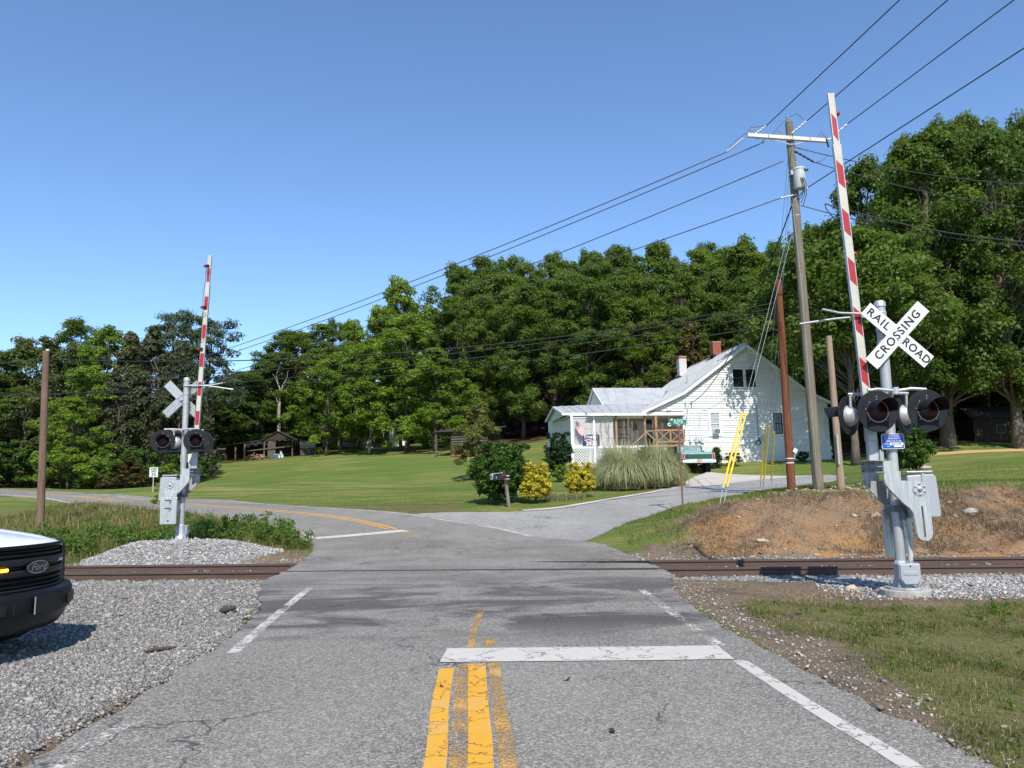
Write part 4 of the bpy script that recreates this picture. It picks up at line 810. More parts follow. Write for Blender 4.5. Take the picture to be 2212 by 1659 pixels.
def window(a0, a1, zb, zt, b, frame, cols=3, rows=2, glass=None, trim=.11, name='window', curt=None):
    w_, h_ = a1 - a0, zt - zb; cx, cz = (a0 + a1) / 2, z_((zb + zt) / 2); f = .05
    W = MB().box((cx - w_ / 2 - trim / 2, b - .02, cz), (trim, .05, h_ + trim * 2)).box((cx + w_ / 2 + trim / 2, b - .02, cz), (trim, .05, h_ + trim * 2)).box((cx, b - .02, cz + h_ / 2 + trim / 2), (w_, .05, trim)).box((cx, b - .025, cz - h_ / 2 - trim / 2), (w_, .07, trim)).build(name, MTRIM, house)
    MB().box((cx - w_ / 2 + f / 2, b - .005, cz), (f, .05, h_)).box((cx + w_ / 2 - f / 2, b - .005, cz), (f, .05, h_)).box((cx, b - .005, cz + h_ / 2 - f / 2), (w_ - 2 * f, .05, f)).box((cx, b - .005, cz - h_ / 2 + f / 2), (w_ - 2 * f, .05, f)).box((cx, b - .010, cz), (w_ - 2 * f, .06, f)).build('sash', frame, W)
    mt = MB()
    for s in (0, 1):
        z0_ = cz - h_ / 2 + f + s * (h_ / 2); hh = h_ / 2 - 1.5 * f
        for c_ in range(cols):
            for r in range(rows):
                pw = (w_ - 2 * f) / cols; ph = hh / rows
                MB().box((cx - w_ / 2 + f + pw * (c_ + .5), b + .02, z0_ + ph * (r + .5)), (pw, .012, ph)).build('pane', glass or MGLASS, W)
        for c_ in range(1, cols): mt.box((cx - w_ / 2 + f + (w_ - 2 * f) * c_ / cols, b + .008, z0_ + hh / 2), (.018, .02, hh))
        for r in range(1, rows): mt.box((cx, b + .006, z0_ + hh * r / rows), (w_ - 2 * f, .018, .018))
    mt.build('muntin', frame, W)
    return W
window(3.48, 4.19, 7.85, 9.03, 0, MBFR, 3, 3, trim=.07); window(4.37, 5.04, 7.85, 9.03, 0, MBFR, 3, 3, trim=.06)
w1 = window(1.76, 2.42, 4.75, 6.2, 0, MTRIM, 3, 2, M('curtained_glass', (.30, .32, .32), .15, 0, .3, 9, coat=.3)); window(6.08, 6.74, 4.75, 6.13, 0, MBFR, 3, 2, trim=.09)
MB().box((2.08, -.16, z_(4.95)), (.44, .34, .32)).build('air_conditioner', M('ac_case', (.6, .6, .57), .6), w1, None, .01); MB().box((2.08, -.335, z_(4.95)), (.38, .01, .25)).build('grille', MDGREY, w1); MB().box((1.83, -.03, z_(4.95)), (.06, .03, .32)).build('filler_panel', MTRIM, w1)
window(-3.45, -2.82, 5.0, 6.0, WB - .04, MBFR, 1, 1, trim=.05); window(-5.9, -5.3, 4.95, 5.9, WB - .04, MBFR, 1, 1, trim=.05)
dr = MB().box((-1.2, WB - .05, z_(5.05)), (.85, .05, 1.9)).build('door', MBFR, house); MB().box((-1.2, WB - .08, z_(5.4)), (.55, .02, .9)).build('door_glass', MGLASS, dr); MB().sphere((-1.5, WB - .1, z_(5.05)), .035, 8).build('door_knob', MBOLT, dr)
vt = MB().box((4.3, .0, z_(9.85)), (.46, .05, .46)).build('gable_vent', MTRIM, house)
for k in range(6): MB().box((4.3, -.03, z_(9.68 + k * .067)), (.40, .03, .045), Matrix.Rotation(rad(35), 3, 'X')).build('louvre', MTRIM, vt)
# ship wheel, hanging float, meters, conduits, hose
wh = MB().tube([(-2.35 + .2 * math.cos(a), WB - .07, z_(5.55) + .2 * math.sin(a)) for a in np.linspace(0, 6.2832, 20)], .022, 6)
for k in range(8): wh.span((-2.35, WB - .07, z_(5.55)), (-2.35 + .31 * math.cos(k * math.pi / 4), WB - .07, z_(5.55) + .31 * math.sin(k * math.pi / 4)), .022, .022, (0, 1, 0))
wh.build('ship_wheel', M('dark_wheel_wood', (.05, .03, .02), .6), house)
MB().tube([(-.95, .1, z_(5.55) + .1), (-.95, .1, z_(6.0))], .02, 6).tube([(-.95 + .09 * math.cos(a), .1, z_(5.42) + .09 * math.sin(a)) for a in np.linspace(0, 6.2832, 16)], .045, 8).build('hanging_float', M('pale_green_float', (.45, .62, .55), .5), house)
for a, z, s in ((.35, 4.35, .16), (.75, 4.38, .2), (1.15, 4.36, .24), (.95, 4.42, .14)): MB().box((a, -.10, z_(z)), (s, .16, s * 1.25)).build('meter_box', M('meter_grey', (.5, .51, .5), .5), house, None, .01)
for a, zt in ((.35, 6.5), (1.15, 6.3), (.8, 6.0)): MB().tube([(a - .12, -.05, z_(zt)), (a - .1, -.05, z_(5.3)), (a, -.05, z_(4.45))], .014, 6).build('service_cable', MTRIM, house)
for a in (.15, .55): MB().cyl((a, -.05, z_(6.5)), (a, -.05, z_(6.75)), .03).sphere((a, -.08, z_(6.8)), .07, 8).build('service_head', MGREY, house)
MB().tube([(4.95 + .16 * math.cos(a), -.08, z_(4.2) + .16 * math.sin(a)) for a in np.linspace(0, 6.2832, 18)], .028, 6).build('hose_coil', MBLK2, house); MB().tube([(4.95, -.06, z_(6.7)), (5.0, -.06, z_(5.6)), (5.0, -.06, z_(4.4))], .015, 6).build('downlead', MBLK2, house); MB().box((5.15, -.08, z_(4.45)), (.2, .12, .28)).build('spigot_box', MGREY, house)
sl = MB().box((9.35, -.02, z_(5.1)), (.62, .05, 1.9)).build('slatted_panel', MTRIM, house)
for k in range(15): MB().box((9.35, -.06, z_(4.25 + k * .12)), (.56, .03, .07), Matrix.Rotation(rad(30), 3, 'X')).build('slat', MTRIM, sl)
fl = MB().box((-1.05, -.16, z_(6.42)), (.1, .1, .06)).build('flood_lamp', MTRIM, house); MB().lathe([(.03, 0), (.06, .08), (0, .08)], (-1.1, -.2, z_(6.36)), (-.4, -.6, -.5), 10).lathe([(.03, 0), (.06, .08), (0, .08)], (-.98, -.2, z_(6.36)), (.4, -.6, -.5), 10).build('lamp_head', MTRIM, fl, 40)
def chimney(a, b, w_, zb, zt, mat, top):
    c = MB().box((a, b, z_((zb + zt) / 2)), (w_ - .02, w_ - .02, zt - zb)).build('chimney', MMORT, house); z0 = zb; r = 0; m_ = MB(); m2 = MB()
    while z0 < zt - .01:
        for side in range(4):
            n = 3; L = w_ / n
            for k in range(n + 1):
                x0 = max(-w_ / 2, -w_ / 2 + (k - (.5 if r % 2 else 0)) * L); x1 = min(w_ / 2, -w_ / 2 + (k + 1 - (.5 if r % 2 else 0)) * L - .012)
                if x1 - x0 < .04: continue
                d = w_ / 2 + random.uniform(-.003, .004); cx = (x0 + x1) / 2; ct = {0: (a + cx, b - d, 0), 1: (a + cx, b + d, 0), 2: (a - d, b + cx, 0), 3: (a + d, b + cx, 0)}[side]
                (m2 if z0 > zt - .2 and top else m_).box((ct[0], ct[1], z_(z0) + .034), ((x1 - x0), .03, .062) if side < 2 else (.03, (x1 - x0), .062))
        z0 += .075; r += 1
    q = m_.build('brickwork', mat, c); q['kind'] = 'stuff'
    if m2.v: q = m2.build('brickwork', top, c); q['kind'] = 'stuff'
    MB().box((a, b, z_(zt) + .015), (w_ + .06, w_ + .06, .05)).build('chimney_cap', MCONCD, c); MB().box((a, b, z_(zb + .35)), (w_ + .07, w_ + .07, .25)).build('flashing', MBLK, c)
chimney(4.35, 4.6, .58, 10.3, 11.68, MBRICK, None); chimney(3.15, 8.3, .55, 9.3, 11.25, MBRICKW, MBRICK)
MB().cyl((1.2, 2.2, z_(8.3)), (1.2, 2.2, z_(8.95)), .05).build('vent_pipe', MGALV, house)
# flags at the porch
HM = Matrix.Translation((HO[0], HO[1], HZ)) @ Matrix.Rotation(HY, 4, 'Z')
def hw(a, b, z): return HM @ Vector((a, b, z_(z)))
fg = empty('flag', hw(-7.1, -.2, 4.55), HY, 'small striped flag hanging from a pole on the porch lattice', 'flag')
MB().tube([(0, .1, 0), (-.12, -.25, 1.15)], .014, 6).build('flag_pole', MTRIM, fg)
MRF = M('red_cloth', (.5, .02, .03), .8); MBF = M('navy_cloth', (.02, .035, .12), .8); MWF = M('white_cloth', (.75, .75, .74), .8)
def cloth(s0, s1, t0, t1): # s across stripes, t along fly; a drooping flag
    def P(s, t): return (-.10 + .50 * t * (1 - .25 * s) + .02 * math.sin(9 * t), -.24 - .05 * math.sin(7 * t + 2 * s), 1.08 - .55 * s - .55 * t * .62 - .12 * s * t)
    return [[P(s0 + (s1 - s0) * i / 2, t0 + (t1 - t0) * j / 8) for j in range(9)] for i in range(3)]
for k in range(13):
    if k < 7: MB().grid(cloth(k / 13, (k + 1) / 13, .42, 1)).build('flag_stripe', MRF if k % 2 == 0 else MWF, fg, 180)
    else: MB().grid(cloth(k / 13, (k + 1) / 13, 0, 1)).build('flag_stripe', MRF if k % 2 == 0 else MWF, fg, 180)
cn = MB().grid(cloth(0, 7 / 13, 0, .42)).build('flag_canton', MBF, fg, 180)
st = MB()
for i in range(5):
    for j in range(4):
        p = cloth((i + .5) / 13 * 1.35, (i + .6) / 13 * 1.35, .05 + j * .1, .06 + j * .1)[0][0]; st.box((p[0], p[1] - .012, p[2]), (.02, .006, .02))
st.build('flag_stars', MWF, cn)
bf = empty('banner', hw(-6.2, -.125, 4.44), HY, 'dark blue campaign banner with white lettering on the porch lattice', 'banner')
def bn(x, z): return (x, -.02 * math.sin(5 * x) - .012 * math.cos(6 * z), z)
MB().grid([[bn(-.62 + 1.26 * j / 16, .42 - .84 * i / 8) for j in range(17)] for i in range(9)]).build('banner_cloth', MBF, bf, 180)
sw = MB(); sw.grid([[(-.5 + 1.05 * j / 16, -.045, (-.04 + .07 * math.sin(2.6 * j / 16 + .5) - (.08 if i else 0)) ) for j in range(17)] for i in range(2)]); sw.build('red_swoosh', MRF, bf); sw = MB(); sw.grid([[(-.5 + .6 * j / 12, -.05, (.02 + .05 * math.sin(2.6 * j / 12 + .3) - (.05 if i else 0))) for j in range(13)] for i in range(2)]); sw.build('white_swoosh', MWF, bf)
put_text('Trump', .36, MWF, bf, (-.05, -.05, .26), (1, 0, 0), (0, 0, 1), bold=.006, squeeze=1.05); put_text('2024', .40, MWF, bf, (.02, -.05, -.24), (1, 0, 0), (0, 0, 1), bold=.012, squeeze=1.05); bf.scale = (.86, .86, .86)
# service drop
wa = np.array(hw(.35, -.1, 6.75)); wb = at(1712, 440, 24); wire('black service cable drooping from the tallest pole to the house gable', [wb + (wa - wb) * f - np.array([0, 0, 1.3 * 4 * f * (1 - f)]) for f in np.linspace(0, 1, 24)], .022, MBLK2, None, 'service_drop')
wa = np.array(hw(1.2, -.1, 6.3)); wb = at(1686, 690, 24.6); wire('thin phone cable drooping from the red-brown pole to the house', [wb + (wa - wb) * f - np.array([0, 0, .7 * 4 * f * (1 - f)]) for f in np.linspace(0, 1, 20)], .010, MBLK2, None, 'service_drop')
# ================================================================== vehicles
MCARW = M('white_car_paint', (.82, .83, .84), .25, 0, .02, 2, coat=.6); MPLAS = M('black_plastic', (.006, .0065, .0075), .5, 0, .2, 8, .1, 200, spec=.3); MPLAS2 = M('charcoal_plastic', (.011, .012, .014), .45, 0, .15, 8, .1, 200, spec=.35); MGAPB = M('grille_void', (.003, .003, .003), .9); MTYRE = M('tyre_rubber', (.015, .015, .016), .85, 0, .2, 12, .3, 80)
MCHR = M('chrome', (.62, .62, .63), .15, 1.0, .05, 4); MHEAD = M('headlamp_glass', (.10, .11, .12), .08, .2, .2, 30, coat=.6); MWSG = M('tinted_glass', (.02, .026, .028), .05, 0, .1, 2, coat=.5); MFORD = M('badge_blue', (.005, .014, .06), .25, 0, .1, 9, coat=.6)
def emis(name, col, s):
    t = NT(name); n = t.n('ShaderNodeEmission'); n.inputs[0].default_value = rgba(col); n.inputs[1].default_value = s; return t.done(n.outputs[0])
def wheel(par, c, r, w_, side, hub=None, name='wheel'):
    ax = (0, side, 0); W = MB().lathe([(r * .62, -w_ / 2), (r * .93, -w_ / 2), (r, -w_ * .32), (r, w_ * .32), (r * .93, w_ / 2), (r * .62, w_ / 2)], c, ax, 28).build(name, MTYRE, par, 40)
    MB().lathe([(.0, w_ * .25), (r * .2, w_ * .3), (r * .5, w_ * .22), (r * .62, w_ * .42), (r * .64, w_ * .42), (r * .62, w_ * .1)], c, ax, 24).build('rim', hub or MGALV, W, 40)
    tr = MB()
    for k in range(26):
        a = 2 * math.pi * k / 26; tr.box((c[0] + r * math.cos(a), c[1], c[2] + r * math.sin(a)), (.03, w_ * .8, .06), Matrix.Rotation(-a, 3, 'Y'))
    tr.build('tread', MTYRE, W)
# --- white pickup, nose in the picture.  local x = forwards, y = its left, z up; origin on the ground below the grille
fp = at(80, 1230, 8.0); FZ = float(HT(np.array([-6.0]), np.array([8.0]))[0]) + .05
PU = empty('pickup_truck', (fp[0] - .03, fp[1], FZ), rad(-4), 'white pickup truck with black grille, parked nose-in at the left edge', 'pickup truck')
def xf(y): return -.43 * abs(y / 1.0) ** 2.2
def zh(y, s): return (1.125 + .19 * s ** .8) - .055 * (abs(y) / .9) ** 2.2 + .018 * (1 - abs(min(1, max(-1, (abs(y) - .45) / .16)))) * min(1, s * 6 + .2)
ys = np.linspace(-.93, .93, 41); ss = [0, .02, .06, .12, .2, .3, .42, .55, .7, .85, 1]
hood = MB(); rows = []
rows.append([(xf(y) + .012, y, zh(y, 0) - .05) for y in ys])
for s in ss: rows.append([(xf(y) * (1 - .6 * s) - 1.28 * s - .045 * (s > 0) + (-.0 if s else .004), y, zh(y, s) - (.014 if s == 0 else 0)) for y in ys])
hood.grid(rows).build('hood', MCARW, PU, 180)
for sd in (1, -1):                                                     # front fender with wheel arch, door, rear side
    sec = []; xs = list(np.linspace(-.30, -1.35, 23))
    def arch(x, cx, r): d = abs(x - cx); return .40 + math.sqrt(max(0, r * r - d * d)) if d < r else .40
    rows = []
    for x in xs:
        zt = 1.06 + .18 * ((-x - .3) / 1.05) ** .8; zb = max(.42, arch(x, -.95, .50)); f_ = min(1, (-x - .30) / .25); yy = .925 + .075 * f_ ** .6
        rows.append([(x, sd * (yy - .07), zt + .005), (x, sd * (yy - .015), zt - .035), (x, sd * yy, zt - .10), (x, sd * (yy + .012), zb * .5 + zt * .5 - .02), (x, sd * yy, zb + .02), (x, sd * (yy - .06), zb)])
    MB().grid(rows).build('fender', MCARW, PU, 50)
    rows = []
    for x in np.linspace(-1.35, -3.95, 12): rows.append([(x, sd * .93, 1.25), (x, sd * 1.0, 1.14), (x, sd * 1.012, .85), (x, sd * 1.0, .46), (x, sd * .93, .40)])
    d = MB().grid(rows).build('door', MCARW, PU, 60); MB().box((-2.35, sd * 1.02, 1.0), (.2, .03, .035)).box((-3.3, sd * 1.02, 1.0), (.2, .03, .035)).build('handle', MPLAS, d)
    rows = []
    for x in np.linspace(-3.97, -5.85, 21): zb = max(.46, arch(x, -4.85, .50)); rows.append([(x, sd * .86, 1.32), (x, sd * 1.0, 1.30), (x, sd * 1.01, .9 if zb < .85 else zb + .03), (x, sd * .99, zb), (x, sd * .92, zb)])
    MB().grid(rows).build('bed_side', MCARW, PU, 60)
    wheel(PU, (-.95, sd * .86, .40), .40, .26, sd); wheel(PU, (-4.85, sd * .86, .40), .40, .26, sd)
    hl = []
    for y in np.linspace(.66, .965, 9): hl.append([(xf(y) + (.012 if y < .93 else -.03), sd * y, 1.045), (xf(y) + .016 - (.03 if y > .93 else 0), sd * y, .93), (xf(y) + .01 - (.04 if y > .93 else 0), sd * y, .83)])
    MB().grid(hl).build('headlight', MPLAS2, PU, 60)
    MB().box((-1.75, sd * 1.15, 1.30), (.12, .22, .26)).build('mirror', MPLAS, PU, None, .03)
    MB().grid([[(-1.55, sd * .90, 1.26), (-2.25, sd * .74, 1.80), (-3.0, sd * .72, 1.84)], [(-1.75, sd * .93, 1.25), (-2.6, sd * .93, 1.25), (-3.85, sd * .93, 1.25)]]).build('side_window', MWSG, PU)
MB().grid([[(-1.32 - .35 * (y / .9) ** 2, y, 1.29 - .02 * (y / .9) ** 2) for y in np.linspace(-.88, .88, 9)], [(-2.2 - .15 * (y / .9) ** 2, y * .82, 1.83) for y in np.linspace(-.88, .88, 9)]]).build('windshield', MWSG, PU, 180)
MB().grid([[(x, y, 1.83 + .07 * (1 - (y / .74) ** 4) * (1 if -3.7 < x < -2.3 else .6)) for y in np.linspace(-.74, .74, 9)] for x in np.linspace(-2.2, -3.8, 7)]).build('roof', MCARW, PU, 180)
MB().quad((-3.9, -.9, 1.25), (-3.9, .9, 1.25), (-3.8, .72, 1.84), (-3.8, -.72, 1.84)).build('rear_window', MWSG, PU); MB().box((-4.9, 0, .72), (1.9, 1.75, .05)).box((-5.85, 0, 1.0), (.05, 1.75, .58)).box((-3.97, 0, 1.0), (.04, 1.75, .6)).build('bed', MCARW, PU)
def fsheet(y0, y1, z0, z1, off, n=14, bulge=0): # panel following the nose curve
    return [[(xf(y) + off + bulge * math.sin(math.pi * j / 6), y, z0 + (z1 - z0) * j / 6) for j in range(7)] for y in np.linspace(y0, y1, n)]
MB().grid(fsheet(-.93, .93, .62, 1.10, -.06, 30)).build('grille_back', MGAPB, PU, 60)
def fbar(y0, y1, z0, z1, off, dep, name, mat, par=PU, n=30, bev=0):
    m_ = MB(); rows = []
    for y in np.linspace(y0, y1, n): rows.append([(xf(y) + off - dep, y, z0), (xf(y) + off - .006, y, z0), (xf(y) + off, y, z0 + .012), (xf(y) + off, y, z1 - .012), (xf(y) + off - .006, y, z1), (xf(y) + off - dep, y, z1)])
    m_.grid(rows); e = len(rows); m_.f.append(tuple(range(5, -1, -1))); m_.f.append(tuple((e - 1) * 6 + k for k in range(6))); return m_.build(name, mat, par, 35)
gr = fbar(-.94, .94, 1.062, 1.10, .016, .06, 'grille_frame', MPLAS)
fbar(-.90, .90, .985, 1.010, .0, .05, 'grille_bar', MPLAS); fbar(-.90, .90, 1.03, 1.045, -.01, .05, 'grille_bar', MPLAS)
fbar(-.93, .93, .895, .965, .02, .07, 'grille_bar', MPLAS2); fbar(-.93, .93, .79, .855, .02, .07, 'grille_bar', MPLAS2); fbar(-.90, .90, .872, .880, -.005, .05, 'grille_bar', MPLAS)
fbar(-.90, .90, .735, .755, .0, .05, 'grille_bar', MPLAS); fbar(-.90, .90, .69, .705, .0, .05, 'grille_bar', MPLAS); fbar(-.94, .94, .645, .672, .02, .07, 'grille_frame', MPLAS2)
bd = MB(); n = 36; bd.prism([(.158 * math.cos(2 * math.pi * i / n), .064 * math.sin(2 * math.pi * i / n)) for i in range(n)], (.03, 0, .873), (0, 1, 0), (0, 0, 1), .012); bd = bd.build('badge', MCHR, PU, 40)
MB().prism([(.146 * math.cos(2 * math.pi * i / n), .054 * math.sin(2 * math.pi * i / n)) for i in range(n)], (.0425, 0, .873), (0, 1, 0), (0, 0, 1), .003).build('badge_face', MFORD, bd)
put_text('Ford', .10, MCHR, bd, (.0475, 0, .873), (0, 1, 0), (0, 0, 1), ext=.001, shear=.35, squeeze=1.15, bold=.0005)
MB().box((xf(.38) + .02, -.38, .872), (.025, .085, .026)).build('strobe_lamp', emis('amber_strobe', (1, .36, .015), 9), PU, None, .006, 'lit amber strobe lamp on the grille'); MB().box((xf(.5) + .015, .5, .905), (.025, .085, .03)).build('strobe_lamp', M('clear_strobe', (.6, .62, .64), .2), PU, None, .006, 'unlit clear strobe lamp on the grille')
def bump(y0, y1, prof, name, mat, par=PU, n=40, sq=0):
    m_ = MB(); rows = [[(xf(y * .98) * .92 + p[0], y, p[1]) for p in prof] for y in np.linspace(y0, y1, n)]; m_.grid(rows); k = len(prof)
    m_.f.append(tuple(range(k - 1, -1, -1))); m_.f.append(tuple((n - 1) * k + i for i in range(k))); return m_.build(name, mat, par, 50)
bm = bump(-1.0, 1.0, [(-.05, .64), (.06, .645), (.105, .625), (.12, .59), (.125, .44), (.10, .40), (-.05, .39)], 'bumper', MPLAS)
bump(-.97, .97, [(-.05, .405), (.06, .40), (.05, .32), (-.02, .24), (-.10, .23)], 'valance', MPLAS2)
for sd in (1, -1): 
    m_ = MB(); rows = [[(xf(sd * y * .98) * .92 + o_, sd * y, z) for o_, z in ((.10, .555), (.145, .545), (.145, .455), (.10, .445))] for y in np.linspace(.46, .80, 10)]; m_.grid(rows); m_.f.append((0, 1, 2, 3)); m_.f.append((36, 37, 38, 39)); m_.build('fog_lamp_cover', MPLAS2, bm, 40)
    MB().box((.117 + xf(.33) * .92, sd * .33, .50), (.016, .09, .10)).build('bumper_vent', MGAPB, bm); MB().box((-.10, sd * .40, .37), (.12, .04, .05)).build('tow_hook', MPLAS, bm)
pl = MB().box((.14, 0, .51), (.012, .32, .17)).build('plate_bracket', MPLAS2, bm, None, .004); MB().box((.147, -.155, .51), (.006, .012, .17)).build('bracket_edge', MGALV, pl); MB().box((-.6, 0, .45), (.9, 1.3, .25)).box((-3.4, 0, .42), (4.6, .9, .18)).build('underbody', MPLAS, PU)
# --- green pickup seen from behind
MGRN = M('faded_green_paint', (.12, .31, .255), .4, 0, .12, 2, coat=.2); MGRN2 = M('dark_green_paint', (.012, .065, .045), .45, 0, .15, 2); MTAIL = M('tail_lamp', (.38, .01, .012), .25, 0, .1)
gp = at(1510, 1019, 46.5); gz_ = float(HT(gp[:1], gp[1:2])[0])
GP = empty('pickup_truck', (11.03, 46.0, min(gz_, 2.42)), rad(90 - 1), 'old two-tone green pickup truck parked beside the white house', 'pickup truck')
sx = 1.0
for sd in (1, -1):
    rows = []
    for x in np.linspace(0, 2.25, 22): zb = max(.72, .46 + math.sqrt(max(0, .55 ** 2 - (x - 1.15) ** 2)) if abs(x - 1.15) < .55 else .72); rows.append([(x, sd * .88, 1.30), (x, sd * .965, 1.28), (x, sd * .985, 1.12), (x, sd * .98, zb), (x, sd * .9, zb)])
    MB().grid(rows).build('bed_side', MGRN, GP, 50); rows = []
    for x in np.linspace(2.3, 5.1, 26): zb = max(.72, .46 + math.sqrt(max(0, .55 ** 2 - (x - 4.35) ** 2)) if abs(x - 4.35) < .55 else .72); rows.append([(x, sd * .9, 1.30), (x, sd * .97, 1.26), (x, sd * .985, 1.12), (x, sd * .98, zb), (x, sd * .9, zb)])
    MB().grid(rows).build('body_side', MGRN, GP, 50)
    MB().box((-.012, sd * .90, 1.04), (.03, .13, .30)).build('tail_light', MTAIL, GP, None, .008); MB().box((-.006, sd * .90, 1.04), (.03, .16, .34)).build('lamp_bezel', MCHR, GP)
    wheel(GP, (1.15, sd * .72, .46), .46, .34, sd, MDGREY); wheel(GP, (4.35, sd * .72, .46), .46, .34, sd, MDGREY)
    MB().grid([[(2.42, sd * .86, 1.32), (2.55, sd * .74, 1.72)], [(3.75, sd * .86, 1.32), (3.2, sd * .74, 1.72)]]).build('side_window', MWSG, GP); MB().box((3.5, sd * 1.08, 1.4), (.08, .18, .2)).build('mirror', MBLK, GP, None, .02)
tg = MB().box((-.01, 0, 1.03), (.05, 1.62, .50)).build('tailgate', MGRN, GP, None, .02)
MB().box((-.04, 0, 1.0), (.02, 1.58, .30)).build('tailgate_panel', MGRN2, tg, None, .01); MB().box((-.042, 0, 1.175), (.015, 1.62, .03)).box((-.042, 0, .835), (.015, 1.62, .03)).build('tailgate_trim', MCHR, tg)
rb = MB().box((-.14, 0, .70), (.18, 1.98, .17)).build('rear_bumper', MCHR, GP, None, .02); MB().box((-.235, 0, .72), (.01, .31, .15)).build('licence_plate', M('pale_red_plate', (.55, .30, .24), .5), rb); MB().box((-.242, 0, .73), (.004, .22, .04)).build('plate_text', M('plate_red', (.4, .06, .05), .5), rb)
MB().box((1.2, 0, .95), (2.2, 1.76, .06)).box((2.28, 0, 1.05), (.05, 1.9, .52)).build('bed_floor', MGRN2, GP)
MB().prism([(2.34, 1.28), (2.46, 1.73), (2.6, 1.79), (3.25, 1.79), (3.4, 1.74), (3.85, 1.28)], (0, .80, 0), (1, 0, 0), (0, 0, 1), 1.60).build('cab', MGRN2, GP, None, .04); MB().quad((2.325, -.70, 1.36), (2.325, .70, 1.36), (2.42, .64, 1.69), (2.42, -.64, 1.69)).build('rear_window', M('hazy_glass', (.22, .30, .30), .1, 0, .35, 3, coat=.4), GP); MB().box((4.5, 0, 1.2), (1.3, 1.86, .2)).build('hood', MGRN, GP, None, .05)
for p, q in (((2.318, -.72, 1.34), (2.318, .72, 1.34)), ((2.418, -.66, 1.71), (2.418, .66, 1.71)), ((2.318, -.72, 1.34), (2.418, -.66, 1.71)), ((2.318, .72, 1.34), (2.418, .66, 1.71))): MB().span(p, q, .03, .03).build('window_trim', MCHR, GP)
MB().cyl((1.15, -.7, .46), (1.15, .7, .46), .05).sphere((1.15, .1, .46), .15, 10).cyl((.5, -.35, .56), (.9, -.3, .5), .03).box((1.7, .35, .65), (3.2, .08, .12)).box((1.7, -.35, .65), (3.2, .08, .12)).build('rear_axle', MBLK, GP, 50)
# --- cream car almost hidden behind the pampas grass
MCRM = M('cream_paint', (.62, .56, .44), .4, 0, .06, 2, coat=.3); cp_ = at(1385, 1015, 47); cz_ = float(HT(cp_[:1], cp_[1:2])[0])
CC = empty('parked_car', (8.7, 47.2, cz_), rad(86), 'cream-coloured car almost hidden behind the pampas grass', 'car')
MB().prism([(-.0, .42), (-.02, .85), (.25, 1.05), (1.1, 1.10), (1.55, 1.5), (2.9, 1.52), (3.7, 1.08), (4.6, .98), (4.75, .7), (4.7, .42)], (0, .9, 0), (1, 0, 0), (0, 0, 1), 1.8).build('body', MCRM, CC, None, .06)
for sd in (1, -1):
    MB().prism([(1.25, 1.10), (1.62, 1.44), (2.85, 1.45), (3.45, 1.10)], (0, sd * .915 + (.01 if sd > 0 else 0), 0), (1, 0, 0), (0, 0, 1), .02).build('side_window', MWSG, CC)
    for x in (.85, 3.85): wheel(CC, (x, sd * .82, .33), .33, .2, sd)
    MB().box((-.02, sd * .72, .78), (.04, .25, .12)).build('tail_light', MTAIL, CC)
MB().quad((1.11, -.75, 1.15), (1.11, .75, 1.15), (1.48, .68, 1.49), (1.48, -.68, 1.49)).build('rear_window', MWSG, CC)
# ================================================================== street furniture
MGSIGN = M('green_sign_sheet', (.006, .14, .085), .4, 0, .06, 3); MRUST = M('rusty_post', (.16, .09, .06), .8, .1, .3, 9); MYTX = M('yellow_lettering', (.65, .45, .03), .5)
sp = np.array(hit(1476, 1109)); sp = at(1476, 1109, 25)[:2]; sz = float(HT(sp[:1], sp[1:2])[0]); SS = empty('street_sign', (sp[0], sp[1], sz), rad(-8), 'green street name sign on a thin rusty post at the driveway', 'street sign')
top = at(1466, 912, 25)[2] - sz
MB().tube([(0, 0, -.3), (-.02, 0, top - .10)], .03, 10).build('sign_post', MRUST, SS, 60); MB().box((-.02, 0, top - .10), (.1, .04, .05)).build('sign_bracket', MGALV, SS)
def rr2(w_, h_, r_, n=4): return [(sx * (w_ / 2 - r_) + r_ * math.cos(a), sy * (h_ / 2 - r_) + r_ * math.sin(a)) for sx, sy, a0 in ((1, 1, 0), (-1, 1, 90), (-1, -1, 180), (1, -1, 270)) for a in [rad(a0 + 90 * i / n) for i in range(n + 1)]]
c0 = np.array([-.02, 0, top + .02]); bl = MB().prism(rr2(.52, .225, .035), c0, (1, 0, 0), (0, 0, 1), .004).build('sign_blade', MGSIGN, SS)
put_text('FLOYD', .185, MWHITE, bl, c0 + np.array([.0, -.0065, -.005]), (1, 0, 0), (0, 0, 1), bold=.004, squeeze=.46, space=1.12); put_text('PVT', .075, MYTX, bl, c0 + np.array([.205, -.0065, -.07]), (1, 0, 0), (0, 0, 1), squeeze=.7); MB().box(c0 + np.array([.20, -.0055, .075]), (.075, .002, .045)).build('block_number_plate', MWHITE, bl)
MB().prism([(.035 * math.cos(a) * (1.3 if i % 2 else .9), .028 * math.sin(a) * (1.2 if i % 3 else .8)) for i, a in enumerate(np.linspace(0, 6.28, 9)[:-1])], c0 + np.array([-.215, -.0045, .07]), (1, 0, 0), (0, 0, 1), .0015).build('state_outline', MWHITE, bl)
lp = at(332, 1020, 42); lz = float(HT(lp[:1], lp[1:2])[0]); SL_ = empty('speed_limit_sign', (lp[0], lp[1], lz), rad(30), 'white speed limit sign on a post at the far roadside', 'road sign')
zc = lp[2] - lz; MB().box((0, .02, zc / 2), (.05, .03, zc + .5)).build('sign_post', MGALV, SL_); pn = MB().prism(rr2(.42, .52, .03), (0, 0, zc), (1, 0, 0), (0, 0, 1), .004).build('sign_panel', MWHITE, SL_)
